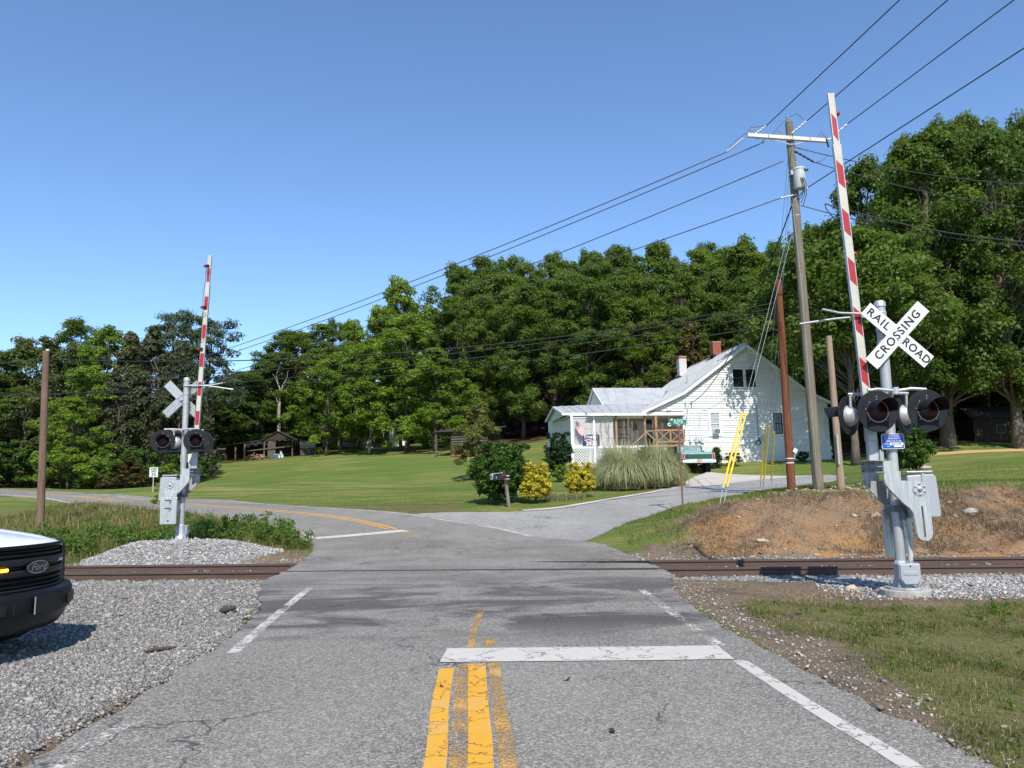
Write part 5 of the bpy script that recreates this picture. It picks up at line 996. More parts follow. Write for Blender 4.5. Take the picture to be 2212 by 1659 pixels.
for tx, s, dz in (('SPEED', .12, .17), ('LIMIT', .12, .05), ('35', .27, -.13)): put_text(tx, s, MTXT, pn, (0, -.0065, zc + dz), (1, 0, 0), (0, 0, 1), bold=.004)
# mailboxes
mp = at(1098, 1096, 29)[:2]; mz = float(HT(mp[:1], mp[1:2])[0]); MX = empty('mailbox', (mp[0], mp[1], mz), rad(-62), 'black mailbox with red flag on the leaning wooden post', 'mailbox', 'roadside mailboxes')
MB().span((.06, 0, -.2), (-.02, 0, 1.02), .10, .10, (0, 1, 0)).build('post', wood('grey_post_wood', (.12, .095, .075), (.26, .21, .17)), MX); MB().box((-.25, -.02, 1.04), (.95, .14, .04)).build('shelf_board', M('mailbox_board', (.3, .25, .2), .9), MX)
def mbox(par, x, col, L=.50, w_=.17, h_=.21, z0=1.06):
    pr = [(-w_ / 2, 0), (w_ / 2, 0), (w_ / 2, h_ * .58)] + [(w_ / 2 * math.cos(a), h_ * .58 + h_ * .42 * math.sin(a)) for a in np.linspace(.3, 2.84, 8)] + [(-w_ / 2, h_ * .58)]
    b_ = MB().prism(pr, (x, L / 2 - .12, z0), (1, 0, 0), (0, 0, 1), L).build('box', col, par, 40); MB().prism([(p[0] * 1.06, p[1] * 1.04) for p in pr], (x, -L / 2 - .115, z0 - .004), (1, 0, 0), (0, 0, 1), .02).build('door', col, par, 40); return b_
MBX = M('black_mailbox_paint', (.016, .017, .019), .3, .2, .1); b_ = mbox(MX, 0, MBX); MB().box((.092, -.12, 1.20), (.012, .14, .05)).build('flag', MRF, b_)
MB().box((.0875, .0, 1.155), (.004, .05, .035)).box((.0875, .07, 1.157), (.004, .07, .035)).build('number_sticker', MWHITE, b_); MB().box((.0, -.385, 1.13), (.07, .006, .08)).build('door_sticker', MWHITE, b_)
M2 = empty('mailbox', (mp[0] - .22 * math.cos(rad(62)), mp[1] + .22 * math.sin(rad(62)), mz), rad(-62), 'grey mailbox in the middle of the row on the post', 'mailbox', 'roadside mailboxes'); mbox(M2, 0, M('dark_grey_mailbox', (.06, .06, .065), .4, .2), .45); MB().box((.09, -.1, 1.17), (.012, .12, .05)).build('flag', MRF, M2)
M3 = empty('mailbox', (mp[0] - .46 * math.cos(rad(62)), mp[1] + .46 * math.sin(rad(62)), mz), rad(-62), 'silver mailbox at the left end of the row', 'mailbox', 'roadside mailboxes'); mbox(M3, 0, M('silver_mailbox', (.5, .51, .52), .35, .5), .48, .19, .23); MB().box((-.0, -.385, 1.16), (.07, .006, .06)).build('number_plate', MBLK, M3)
for _m in (MX, M2, M3): _m.rotation_euler.x = rad(5)
# black lamp post by the porch
q = at(1186, 1008, 43); qz = float(HT(q[:1], q[1:2])[0]); LPOST = empty('lamp_post', (q[0], q[1], qz), 0, 'thin dark lamp post on the lawn left of the porch', 'lamp post'); MB().tube([(0, 0, -.2), (0, 0, 1.75)], .035, 8).build('post', MBLK, LPOST); MB().lathe([(.05, 1.72), (.09, 1.76), (.11, 2.0), (.12, 2.02), (.03, 2.1), (0, 2.14)], n=8).build('lantern', MDGREY, LPOST)
# ================================================================== outbuildings
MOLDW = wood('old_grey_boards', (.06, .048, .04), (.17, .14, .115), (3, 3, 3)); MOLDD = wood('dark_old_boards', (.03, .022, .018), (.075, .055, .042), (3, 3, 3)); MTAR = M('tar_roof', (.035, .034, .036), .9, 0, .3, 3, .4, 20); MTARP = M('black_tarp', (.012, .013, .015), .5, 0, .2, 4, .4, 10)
def gpos(u, v, Y): p = at(u, v, Y); return (p[0], p[1], float(HT(p[:1], p[1:2])[0]))
WS = empty('wood_shed', gpos(600, 988, 78), rad(4), 'open dark wooden shed with sagging lean-to roofs and junk inside', 'shed')
def gzl(x): return x * .075                                            # the lawn rises to the right under the shed
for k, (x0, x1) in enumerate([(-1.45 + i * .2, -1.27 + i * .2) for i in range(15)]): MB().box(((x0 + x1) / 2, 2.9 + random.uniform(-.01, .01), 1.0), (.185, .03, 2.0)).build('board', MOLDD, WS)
for x, h_ in ((-6.0, 1.45), (-4.2, 1.5), (-3.3, 1.75), (-1.35, 1.85), (1.45, 1.85), (3.75, 1.4)): MB().box((x, 0, gzl(x) + h_ / 2 - .05), (.14, .14, h_ + .1)).build('post', MOLDW if x > -3 or x < -5 else MPWOOD, WS)
for k, i in enumerate(range(6)): MB().box((-.95 + .13 * i, -.03, .85), (.12, .03, 1.75)).build('board', MOLDW, WS)
for sgn in (-1, 1): MB().span((sgn * 1.75, 1.4, 1.80), (0, 1.4, 2.72), 3.1, .05, (0, 0, 1)).build('roof_slope', MTAR, WS)
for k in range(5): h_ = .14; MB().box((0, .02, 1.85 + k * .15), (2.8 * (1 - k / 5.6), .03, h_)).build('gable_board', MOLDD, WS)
MB()._add([(-6.4, -.2, 1.22), (-1.3, -.2, 1.92), (-1.3, 3, 1.98), (-6.4, 3, 1.3), (-6.4, -.2, 1.16), (-1.3, -.2, 1.86), (-1.3, 3, 1.92), (-6.4, 3, 1.24)], [(0, 1, 2, 3), (5, 4, 7, 6), (1, 0, 4, 5), (3, 2, 6, 7), (0, 3, 7, 4), (2, 1, 5, 6)]).build('lean_to_roof', MTAR, WS)
MB()._add([(1.5, -.2, 1.85), (4.0, -.2, 1.72), (4.0, 3, 1.8), (1.5, 3, 1.9), (1.5, -.2, 1.79), (4.0, -.2, 1.66), (4.0, 3, 1.74), (1.5, 3, 1.84)], [(0, 1, 2, 3), (5, 4, 7, 6), (1, 0, 4, 5), (3, 2, 6, 7), (0, 3, 7, 4), (2, 1, 5, 6)]).build('lean_to_roof', MTAR, WS)
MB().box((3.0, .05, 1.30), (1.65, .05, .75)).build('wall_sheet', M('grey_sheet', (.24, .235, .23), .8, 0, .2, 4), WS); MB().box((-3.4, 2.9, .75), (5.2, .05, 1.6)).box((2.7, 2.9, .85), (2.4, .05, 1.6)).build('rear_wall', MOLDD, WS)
MB().span((-3.4, -.12, .72), (1.5, -.12, 1.2), .08, .11).build('rail', MOLDW, WS); MB().span((-7.2, -.3, .85), (-5.8, -.2, 1.0), .06, .06).build('rail', MOLDW, WS)
MB().grid([[(-3.1 + .2 * i, -.1 + .05 * math.sin(i * 2.), 1.62 + .05 * i * .5 - j * (.14 + .05 * math.sin(i * 1.7))) for i in range(9)] for j in range(4)]).grid([[(-1.2 + .2 * i, -.1 + .05 * math.sin(i * 2.6), 1.88 - j * (.06 + .05 * math.sin(i * 2.1))) for i in range(13)] for j in range(3)]).build('tarp', MTARP, WS, 180)
ws = Vector(WS.location)
def wl(x, y, z): return ws + Matrix.Rotation(rad(4), 3, 'Z') @ Vector((x, y, z + gzl(x)))
PA = empty('pallet', wl(3.05, -.1, -.02), rad(4), 'grey wooden pallet leaning against the end of the open shed', 'pallet')
for k in range(6): MB().box((0, -.02 - .02 * k * .3, .08 + k * .13), (1.6, .03, .09)).build('slat', MOLDW, PA)
for x in (-.75, 0, .75): MB().box((x, .03, .4), (.06, .08, .8)).build('stringer', MOLDW, PA)
for i, (x, z, s, c_, nm, lb) in enumerate(((.2, .0, .26, (.75, .75, .73), 'bucket', 'white bucket on the ground inside the open shed'), (.48, .0, .27, (.78, .78, .77), 'bucket', 'whitest bucket in the middle of the open shed'), (.34, .33, .24, (.7, .7, .7), 'bucket', 'white bucket stacked on two others in the shed'))):
    b_ = empty(nm, wl(x, -.15, z), 0, lb, 'bucket', 'buckets in the open shed'); MB().lathe([(0, 0), (s * .42, 0), (s * .5, s * 1.15), (s * .53, s * 1.2), (s * .45, s * 1.2), (0, s * 1.1)], n=12).build('pail', M('pail_%d' % i, c_, .5), b_, 40); MB().tube([(s * .5 * math.cos(a), 0, s * 1.1 + s * .4 * math.sin(a)) for a in np.linspace(0, math.pi, 8)], .008, 5).build('handle', MGALV, b_)
bb = empty('storage_bin', wl(-.15, .1, 0), .2, 'blue storage bin left of the white buckets in the shed', 'bin'); MB().prism([(-.2, 0), (.2, 0), (.24, .38), (-.24, .38)], (0, .18, 0), (1, 0, 0), (0, 0, 1), .36).build('tub', M('blue_bin', (.03, .10, .28), .5), bb, None, .02); MB().box((0, 0, .40), (.52, .42, .04)).build('lid', M('pale_lid', (.6, .62, .65), .5), bb, None, .01)
fwp = []                                                               # heap of split firewood
for k in range(60):
    a = RNG.uniform(-1, 1); x = -2.2 + a * .9; z = RNG.uniform(.03, .75 - .45 * abs(a)); fwp.append((x, RNG.uniform(-.1, .5), z))
fw = MB()
for p in fwp:
    d = Vector((RNG.normal(), RNG.normal() * .6 - 1, RNG.normal() * .3)).normalized() * .22; fw.cyl(np.array(p) - np.array(d), np.array(p) + np.array(d), RNG.uniform(.05, .09), None, 5)
fo = fw.build('firewood_heap', wood('split_wood', (.18, .10, .055), (.42, .29, .18), (4, 4, 4)), None); fo.location = wl(0, 0, 0) - Vector((0, 0, .12)); fo.rotation_euler = (0, 0, rad(4)); tag(fo, 'heap of split firewood inside the left part of the open shed', 'firewood', None, 'stuff')
tb = empty('workbench', wl(-5.4, -.1, 0), 0, 'small orange-brown wooden table under the left lean-to', 'table'); MB().box((0, 0, .85), (.75, .5, .05)).build('top', MPWOOD, tb)
for x in (-.32, .32):
    for y in (-.2, .2): MB().box((x, y, .42), (.06, .06, .84)).build('leg', MPWOOD, tb)
LS = empty('log_shed', gpos(985, 985, 62), rad(-20), 'small dark log shed behind the young tree on the lawn', 'shed')
for r in range(9):
    MB().cyl((-.2, -.4, .12 + r * .2), (2.9, -.4, .12 + r * .2), .095, .095, 8).build('log', MOLDW, LS, 60); MB().cyl((-.3, -.3 + (r % 2) * .1, .22 + r * .2), (-.3, 2.6, .22 + r * .2), .09, .09, 8).build('log', MOLDD, LS, 60); MB().cyl((2.85, -.4, .22 + r * .2), (2.85, 2.6, .22 + r * .2), .09, .09, 8).build('log', MOLDD, LS, 60)
MB()._add([(-1.6, -.8, 2.0), (3.3, -.8, 2.0), (3.3, 2.9, 2.5), (-1.6, 2.9, 2.5), (-1.6, -.8, 1.94), (3.3, -.8, 1.94), (3.3, 2.9, 2.44), (-1.6, 2.9, 2.44)], [(0, 1, 2, 3), (5, 4, 7, 6), (1, 0, 4, 5), (3, 2, 6, 7), (0, 3, 7, 4), (2, 1, 5, 6)]).build('roof', MTAR, LS)
for x, y in ((-1.45, -.6), (-1.45, 2.5)): MB().box((x, y, 1.0), (.12, .12, 2.1)).build('post', MOLDW, LS)
MB().box((-.9, 2.5, 1.1), (1.2, .04, 2.1)).build('rear_boards', MOLDD, LS); MB().box((1.3, -.5, .02), (3.0, .35, .10)).build('brick_footing', MBRICK, LS)
HM_ = empty('mobile_home', gpos(812, 968, 104), rad(3), 'beige single-storey home half hidden behind the lawn trees', 'house'); MBEI = M('beige_siding', (.47, .38, .31), .7, 0, .08, 2)
for k in range(15): MB().box((0, 0, .75 + k * .17), (9.0, .06, .16)).build('siding_board', MBEI, HM_)
MB().box((0, 2.2, 1.9), (8.96, 4.3, 2.5)).build('wall', MBEI, HM_); MB().box((0, .02, .33), (9.02, .05, .66)).build('skirting', M('grey_skirting', (.45, .44, .42), .8), HM_); MB().box((0, -.05, .70), (9.0, .05, .12)).build('band', MTRIM, HM_)
MB().prism([(-.4, 3.1), (2.2, 4.0), (4.8, 3.1)], (-4.7, 0, 0), (0, 1, 0), (0, 0, 1), 9.4).build('roof', MROOF, HM_)
for x in (-2.8, .6, 3.2): w_ = MB().box((x, -.05, 2.1), (.9, .05, 1.2)).build('window', MTRIM, HM_); MB().box((x, -.085, 2.1), (.75, .02, 1.05)).build('pane', MGLASS, w_); MB().box((x + .55, -.06, 2.1), (.22, .03, 1.2)).build('shutter', MBLK, w_)
d_ = MB().box((-1.1, -.06, 1.75), (.9, .04, 2.0)).build('door', MTRIM, HM_); MB().sphere((-.78, -.1, 1.7), .05, 8).build('door_knob', MBOLT, d_)
WSH = empty('white_shed', gpos(860, 965, 103), rad(10), 'small white metal shed beside the beige home', 'shed'); MB().box((0, 1.2, 1.05), (2.4, 2.4, 2.1)).build('wall', M('white_sheet_metal', (.62, .64, .66), .5, .1), WSH)
MB().prism([(-1.35, 2.08), (0, 2.7), (1.35, 2.08)], (0, 2.5, 0), (1, 0, 0), (0, 0, 1), 2.6).build('roof', MROOF, WSH)
for x in (-.42, .42): MB().box((x, -.02, .95), (.8, .03, 1.8)).build('door', MTRIM, WSH)
BS = empty('black_shed', gpos(2160, 957, 55), rad(-12), 'black wooden shed under the big trees at the right edge', 'shed')
for k in range(16): MB().box((-1.5 + k * .2, 0, 1.0 + .02 * random.random()), (.19, .04, 1.9)).build('board', MOLDD, BS)
MB().box((0, 1.6, 1.0), (3.16, 3.1, 1.85)).build('wall', MOLDD, BS); br = MB()._add([(-1.9, -.4, 1.85), (1.9, -.4, 1.85), (1.9, 1.6, 2.7), (-1.9, 1.6, 2.7), (-1.9, 3.5, 1.85), (1.9, 3.5, 1.85)], [(0, 1, 2, 3), (3, 2, 5, 4)]).build('roof', MTAR, BS); mdf = br.modifiers.new('s', 'SOLIDIFY'); mdf.thickness = .06
MB().box((.15, -.04, 1.25), (.65, .03, .05)).box((.15, -.04, .70), (.55, .03, .05)).box((-.12, -.04, .97), (.05, .03, .55)).box((.42, -.04, .97), (.05, .03, .55)).build('door_frame', M('pale_green_wood', (.05, .14, .09), .7), BS)
# ================================================================== vegetation
def leaf_mat(name, c1, c2, trans=.35, rough=.55, obvar=.45):
    t = NT(name); s = t.n('ShaderNodeSeparateColor'); t.l(t.attr('var'), s.inputs[0]); oi = t.n('ShaderNodeObjectInfo')
    c = t.mix(s.outputs[0], c1, c2); c = t.mix(t.math('MULTIPLY', oi.outputs['Random'], obvar), c, tuple(x * f for x, f in zip(c2, (1.2, 1.05, .6)))); c = t.mix(t.math('MULTIPLY', t.math('FRACT', t.math('MULTIPLY', oi.outputs['Random'], 7.31)), obvar), c, tuple(x * f for x, f in zip(c1, (.75, .85, 1.1))))
    c = t.mix(t.math('MULTIPLY', s.outputs[1], .25), c, (c2[0] * 1.5, c2[1] * 1.15, c2[2] * .8))
    tr = t.n('ShaderNodeBsdfTranslucent'); t.l(t.mix(.35, c, (c2[0] * 1.6, c2[1] * 1.7, c2[2] * .8)), tr.inputs[0])
    mx = t.n('ShaderNodeMixShader'); mx.inputs[0].default_value = trans; t.l(t.pbsdf(c, rough, 0, None, .25), mx.inputs[1]); t.l(tr.outputs[0], mx.inputs[2]); return t.done(mx.outputs[0])
ML_OAK = leaf_mat('oak_leaves', (.066, .116, .021), (.140, .212, .039), .42); ML_LIGHT = leaf_mat('light_green_leaves', (.110, .185, .021), (.215, .315, .046), .47); ML_PINE = leaf_mat('pine_needles', (.048, .075, .042), (.105, .145, .078), .28); ML_CEDAR = leaf_mat('cedar_foliage', (.048, .066, .030), (.115, .130, .062), .28)
ML_BROWN = leaf_mat('bronze_cedar_foliage', (.06, .052, .015), (.14, .115, .035), .2); ML_OLIVE = leaf_mat('olive_leaves', (.052, .075, .025), (.135, .165, .055), .35); ML_BUSH = leaf_mat('bush_leaves', (.030, .075, .013), (.085, .165, .027), .35); ML_YEL = leaf_mat('yellow_leaves', (.30, .29, .025), (.72, .60, .055), .3); ML_DBUSH = leaf_mat('dark_bush_leaves', (.014, .036, .010), (.035, .075, .018), .2)
ML_GRASS = leaf_mat('grass_blades', (.065, .105, .018), (.165, .195, .045), .4); ML_DRY = leaf_mat('dry_grass_blades', (.20, .15, .08), (.44, .35, .20), .3, obvar=0); ML_PAMP = leaf_mat('pampas_blades', (.19, .23, .11), (.44, .45, .27), .35, obvar=0); ML_PLUME = leaf_mat('pampas_plume', (.34, .28, .22), (.52, .45, .38), .4, obvar=0)
MBARK = wood('bark', (.055, .043, .034), (.145, .118, .095), (5, 5, .7)); MBARKP = wood('pale_bark', (.20, .18, .155), (.40, .37, .33), (3, 3, .6)); MBARKO = wood('old_oak_bark', (.07, .055, .042), (.20, .165, .13), (4, 4, .6))
def leaves_mesh(name, C, nper, size, up=.45, shell=.5, aspect=.62, flat=1.0, sizevar=.35, hemi=0.0, out=.7):
    """leaf faces scattered in clusters C (n,4: centre and radius)"""
    n = len(C); N = n * nper; c = np.repeat(C, nper, 0); d = RNG.normal(size=(N, 3)); d[:, 2] = np.where(d[:, 2] < 0, d[:, 2] * (1 - hemi), d[:, 2]); d /= np.linalg.norm(d, axis=1)[:, None]
    r = c[:, 3] * (shell + (1 - shell) * RNG.random(N)) ** .8 * RNG.uniform(.55, 1.08, N); P = c[:, :3] + d * r[:, None] * np.array([1, 1, flat])
    nr = d * out + np.array([0, 0, up]) + RNG.normal(size=(N, 3)) * .45; nr /= np.linalg.norm(nr, axis=1)[:, None]
    a = RNG.normal(size=(N, 3)); a -= nr * (a * nr).sum(1)[:, None]; a /= np.linalg.norm(a, axis=1)[:, None]; b = np.cross(nr, a)
    s = (size * (1 + RNG.uniform(-sizevar, sizevar, N)))[:, None]; bend = nr * s * .18
    V = np.stack([P - a * s * .5, P + b * s * aspect * .5 + bend + a * s * .05, P + a * s * .5, P - b * s * aspect * .5 + bend + a * s * .05], 1).reshape(-1, 3)
    F = np.arange(N * 4).reshape(N, 4); var = np.zeros((N, 3)); cl = np.repeat(RNG.random(n), nper); var[:, 0] = np.clip(.5 * cl + .55 * RNG.random(N) - .05, 0, 1); var[:, 1] = (RNG.random(N) < .3) * RNG.random(N); return V, F, var
def mesh_only(name, V, F, mat, var): 
    o_ = np_mesh(name, V, F, mat, var); me = o_.data; bpy.data.objects.remove(o_); return me
def limb(b, p0, p1, r0, r1, n=5, wob=.12, sides=5):
    p0 = np.array(p0, float); p1 = np.array(p1, float); L = np.linalg.norm(p1 - p0); pts = [p0 + (p1 - p0) * k / n + (RNG.normal(size=3) * L * wob * .25 if 0 < k < n else 0) + np.array([0, 0, L * .10 * math.sin(math.pi * k / n)]) for k in range(n + 1)]
    b.tube(pts, [r0 + (r1 - r0) * k / n for k in range(n + 1)], sides)
def make_tree(name, h, rw, kind='oak', ncl=60, nper=110, size=.36, mat=None, tr=.22, bark=None, base=.28, seed=0):
    """returns (trunk mesh, crown mesh) for a tree of height h and crown radius rw"""
    C = []; k = 0
    while len(C) < ncl:
        if kind == 'oak':
            if not C:                                                # main limbs end in lobes of different size
                nl = max(8, ncl // 9); LB = []
                for q in range(nl):
                    f = (q + RNG.uniform(0, 1)) / nl; a = q * 2.4 + RNG.uniform(-.5, .5); env = math.sin(math.pi * (f * .74 + .2)) ** .6; e = rw * env * RNG.uniform(.35, .95) * (.35 if q == nl - 1 else 1)
                    LB.append((e * math.cos(a), e * math.sin(a), h * (base + (1 - base) * f * .90), rw * RNG.uniform(.30, .50) * (1.1 - .35 * f)))
                LB.append((RNG.normal() * rw * .12, RNG.normal() * rw * .12, h * .94, rw * .22))
            l_ = LB[RNG.integers(len(LB))]; d = RNG.normal(size=3); d[2] = abs(d[2]) * 1.1 - .35; d /= np.linalg.norm(d); q = RNG.uniform(.45, 1.05); zz = l_[2] + d[2] * l_[3] * q * 1.15
            if zz > h * .985: continue
            C.append((l_[0] + d[0] * l_[3] * q, l_[1] + d[1] * l_[3] * q, zz, rw * RNG.uniform(.12, .23)))
        elif kind == 'cone':
            z = RNG.uniform(.02, 1) ** .9; a = RNG.uniform(0, 6.283); rr_ = rw * (1 - z) ** .75 * math.sqrt(RNG.uniform(.3, 1)); C.append((rr_ * math.cos(a), rr_ * math.sin(a), z * h * .97, max(.22, rw * (.26 - .16 * z) * RNG.uniform(.8, 1.3))))
        elif kind == 'pine':
            f = len(C) / ncl; z = .42 + .55 * (int(f * 9) / 9) + RNG.uniform(-.02, .02); a = RNG.uniform(0, 6.283); e = rw * (1.0 - .62 * ((z - .42) / .55) ** 1.6) * RNG.uniform(.3, 1.05); C.append((e * math.cos(a), e * math.sin(a), z * h - .12 * e, rw * RNG.uniform(.15, .26)))
        elif kind == 'bush':
            d = RNG.normal(size=3); d /= np.linalg.norm(d); q = RNG.uniform(.3, 1) ** .4; sp_ = len(C) % 6 == 0; C.append((d[0] * rw * q * .82, d[1] * rw * q * .82, h * (RNG.uniform(.85, 1.0) if sp_ else .48 + .40 * d[2] * q), min(rw, h) * (RNG.uniform(.07, .12) if sp_ else RNG.uniform(.12, .26))))
    C = np.array(C); flat = {'pine': .5, 'cone': .9}.get(kind, .78); V, F, var = leaves_mesh(name, C, nper, size, .5, .45, .34 if kind == 'pine' else .62, flat, hemi=.35)
    cm = mesh_only('crown', V, F, mat, var); b = MB(); tb = bark or MBARK
    top = h * (.9 if kind != 'bush' else .5); n = 8; w1 = RNG.normal(size=(n + 1, 2)) * h * .012; ax = [np.array([w1[i, 0] * (i > 0), w1[i, 1] * (i > 0), -.4 + (top + .4) * i / n]) for i in range(n + 1)]
    b.tube(ax, [tr * (1.35 if i == 0 else (1.0 - .88 * (i / n))) + .012 for i in range(n + 1)], 9)
    idx = RNG.permutation(len(C))[:int(len(C) * (.55 if kind != 'bush' else .3))]
    for i in idx:
        c = C[i]; fr = max(.12, min(.92, (c[2] / h) - RNG.uniform(.06, .2))); p = np.array([np.interp(fr * top, [q[2] for q in ax], [q[j] for q in ax]) for j in range(3)]); limb(b, p, c[:3], tr * .28 * (1.05 - fr), .015, 4)
    tm = b.mesh('trunk'); tm.materials.append(tb); tm.polygons.foreach_set('use_smooth', [True] * len(tm.polygons)); return tm, cm
PROTO = {}
def proto(key, n, *a, **k): PROTO[key] = [make_tree(key, *a, seed=i, **k) + (a[0], a[1]) for i in range(n)]
proto('oak', 5, 20, 4.6, kind='oak', ncl=250, nper=130, size=.25, mat=ML_OAK, tr=.24, base=.10)
ML_OAK2 = leaf_mat('hickory_leaves', (.078, .130, .021), (.165, .240, .042), .44)
proto('woodl', 2, 20, 4.4, kind='oak', ncl=230, nper=130, size=.23, mat=ML_OAK2, tr=.22, base=.12)
proto('light', 3, 14, 3.8, kind='oak', ncl=150, nper=95, size=.27, mat=ML_LIGHT, tr=.17, base=.08)
proto('pine', 2, 15, 4.6, kind='pine', ncl=95, nper=110, size=.34, mat=ML_PINE, tr=.22)
proto('cedar', 2, 12, 3.6, kind='cone', ncl=120, nper=120, size=.27, mat=ML_CEDAR, tr=.2)
proto('bronze', 1, 11, 3.4, kind='cone', ncl=100, nper=110, size=.28, mat=ML_BROWN, tr=.18)
proto('olive', 2, 12, 3.6, kind='oak', ncl=120, nper=90, size=.26, mat=ML_OLIVE, tr=.16, base=.08)
ML_BIG = leaf_mat('big_oak_leaves', (.045, .088, .016), (.110, .175, .032), .38, obvar=.3)
proto('lightb', 2, 14, 3.8, kind='oak', ncl=150, nper=100, size=.25, mat=ML_LIGHT, tr=.17, base=.30)
proto('big', 4, 22, 5.2, kind='oak', ncl=250, nper=130, size=.27, mat=ML_BIG, tr=.42, base=.12, bark=MBARKO)
proto('shade', 1, 13.5, 5.2, kind='oak', ncl=230, nper=120, size=.25, mat=ML_OAK, tr=.22, base=.46, bark=MBARKO)
proto('under', 3, 9, 4.2, kind='oak', ncl=110, nper=95, size=.32, mat=ML_OAK, tr=.12, base=.02)
proto('shrub', 3, 3, 1.9, kind='bush', ncl=34, nper=150, size=.17, mat=ML_BUSH, tr=.05)
proto('lshrub', 2, 3, 1.8, kind='bush', ncl=30, nper=140, size=.18, mat=ML_LIGHT, tr=.05)
_cnt = {}
def plant(name, key, loc, h, r, label, cat='tree', group=None, rz=None, lean=0, parts=('trunk', 'crown')):
    i = _cnt.get(key, 0); _cnt[key] = i + 1; tm, cm, H_, R_ = PROTO[key][i % len(PROTO[key])]; z = loc[2] if len(loc) > 2 else float(HT(np.array([loc[0]]), np.array([loc[1]]))[0])
    T = empty(name, (loc[0], loc[1], z), RNG.uniform(0, 6.28) if rz is None else rz, label, cat, group); T.rotation_euler.x = lean
    for nm, me in zip(parts, (tm, cm)):
        o_ = bpy.data.objects.new(nm, me); COL.objects.link(o_); o_.parent = T; o_.scale = (r / R_, r / R_, h / H_)
    return T
def tree_px(name, key, u, vtop, Y, r, label, group=None, **k):
    p = at(u, vtop, Y); z = float(HT(p[:1], p[1:2])[0]); return plant(name, key, (p[0], p[1], z), p[2] - z, r, label, 'tree', group, **k)
# --- the wood behind the lawn
G1, G2, G3 = 'trees of the wood behind the house', 'trees beyond the road on the left', 'big trees at the right'
ORD = ['first', 'second', 'third', 'fourth', 'fifth', 'sixth', 'seventh', 'eighth', 'ninth', 'tenth', 'eleventh', 'twelfth', 'thirteenth']
sky_u = [900, 930, 1000, 1090, 1200, 1300, 1380, 1450, 1550, 1650, 1720, 1780]; sky_v = [640, 575, 562, 542, 536, 527, 515, 527, 510, 520, 500, 470]
for row, (Y, n, dv) in enumerate(((76, 12, 60), (83, 12, 28), (91, 11, 2), (100, 10, -2))):
    for k in range(n):
        u = 985 + (1760 - 985) * (k + .5 * (row % 2)) / (n - .5) + RNG.uniform(-14, 14); v = float(np.interp(u, sky_u, sky_v)) + dv + RNG.uniform(-4, 26)
        tree_px('deciduous_tree', ['oak', 'oak', 'oak', 'woodl', 'oak'][(k * 3 + row) % 5], u, v, Y + RNG.uniform(-2, 2), RNG.uniform(3.4, 5.2), ('%s tree from the left in the front edge of the wood behind the house' % ORD[k] if row == 0 else 'tall leafy tree in the crowded depth of the wood behind the house'), G1)
for k, (u, v, Y, r) in enumerate(sorted(((575, 765, 86, 4), (632, 712, 88, 4.6), (668, 700, 92, 4.3), (735, 688, 94, 3.2), (705, 740, 98, 4.5), (540, 800, 90, 4.5), (500, 815, 88, 4.2), (470, 830, 88, 3.6), (780, 730, 100, 4.5), (840, 700, 104, 4.8), (900, 660, 102, 4.8)))): tree_px('deciduous_tree', 'oak', u, v, Y, r, '%s dark tree from the left in the row behind the open shed' % ORD[k], 'trees behind the open shed')
for u, v, Y, r, lb in ((868, 600, 74, 3.6, 'tallest light green tree left of the dark wood'), (765, 692, 80, 3.4, 'light green tree with a pointed top behind the beige home'), (708, 770, 76, 3.4, 'light green tree nearest the open shed'), (800, 735, 72, 3.8, 'light green tree in front of the beige home'), (880, 675, 71, 4.3, 'broad light green tree at the middle of the lawn edge'), (940, 755, 69, 3.8, 'light green tree just left of the log shed'), (838, 660, 75, 3.4, 'light green tree touching the tallest light green one')): tree_px('light_green_tree', 'lightb' if 790 < u < 850 else 'light', u, v, Y, r, lb, 'light green trees at the lawn edge')
tree_px('bronze_cedar', 'bronze', 1490, 695, 66, 3.6, 'bronze-brown cedar rising behind the house roof'); tree_px('bronze_cedar', 'bronze', 1560, 730, 67, 3.0, 'smaller bronze cedar close behind the brick chimney')
# --- left of the road
for u, v, Y, r, key, nm, lb in ((-120, 720, 62, 4.8, 'oak', 'deciduous_tree', 'dark leafy tree at the far left edge'), (20, 748, 64, 4.4, 'oak', 'deciduous_tree', 'rounded dark tree at the left picture edge'), (80, 735, 66, 3.6, 'olive', 'olive_tree', 'olive-grey tree left of the brown pole top'), (130, 722, 62, 3.4, 'olive', 'olive_tree', 'olive-grey tree right of the brown pole'), (178, 692, 68, 3.6, 'oak', 'deciduous_tree', 'dark tree with the highest top left of the pines'), (240, 700, 62, 3.0, 'light', 'light_green_tree', 'light green tree with feathery top left of the cedars'), (190, 790, 54, 2.5, 'light', 'light_green_tree', 'bright green tree in front of the olive trees'), (160, 860, 50, 2.3, 'light', 'light_green_tree', 'low bright green tree near the far road bend'), (285, 712, 62, 3.4, 'cedar', 'cedar', 'dense dark cedar left of the pines'), (335, 700, 60, 3.6, 'cedar', 'cedar', 'dense dark cedar in front of the pines'), (395, 735, 58, 3.2, 'cedar', 'cedar', 'dense dark cedar behind the far crossing signal'), (250, 800, 54, 2.8, 'cedar', 'cedar', 'lower dark cedar nearest the far road'), (383, 650, 74, 4.2, 'pine', 'pine_tree', 'left one of the two tall pines'), (455, 668, 74, 4.6, 'pine', 'pine_tree', 'right one of the two tall pines'), (60, 860, 54, 3.2, 'olive', 'olive_tree', 'low olive tree behind the brown pole'), (-40, 830, 54, 3.6, 'oak', 'deciduous_tree', 'lower dark tree at the left edge'), (440, 860, 84, 3.2, 'oak', 'deciduous_tree', 'dark tree low between the pines and the shed')):
    tree_px(nm, key, u, v, Y, r, lb, G2)
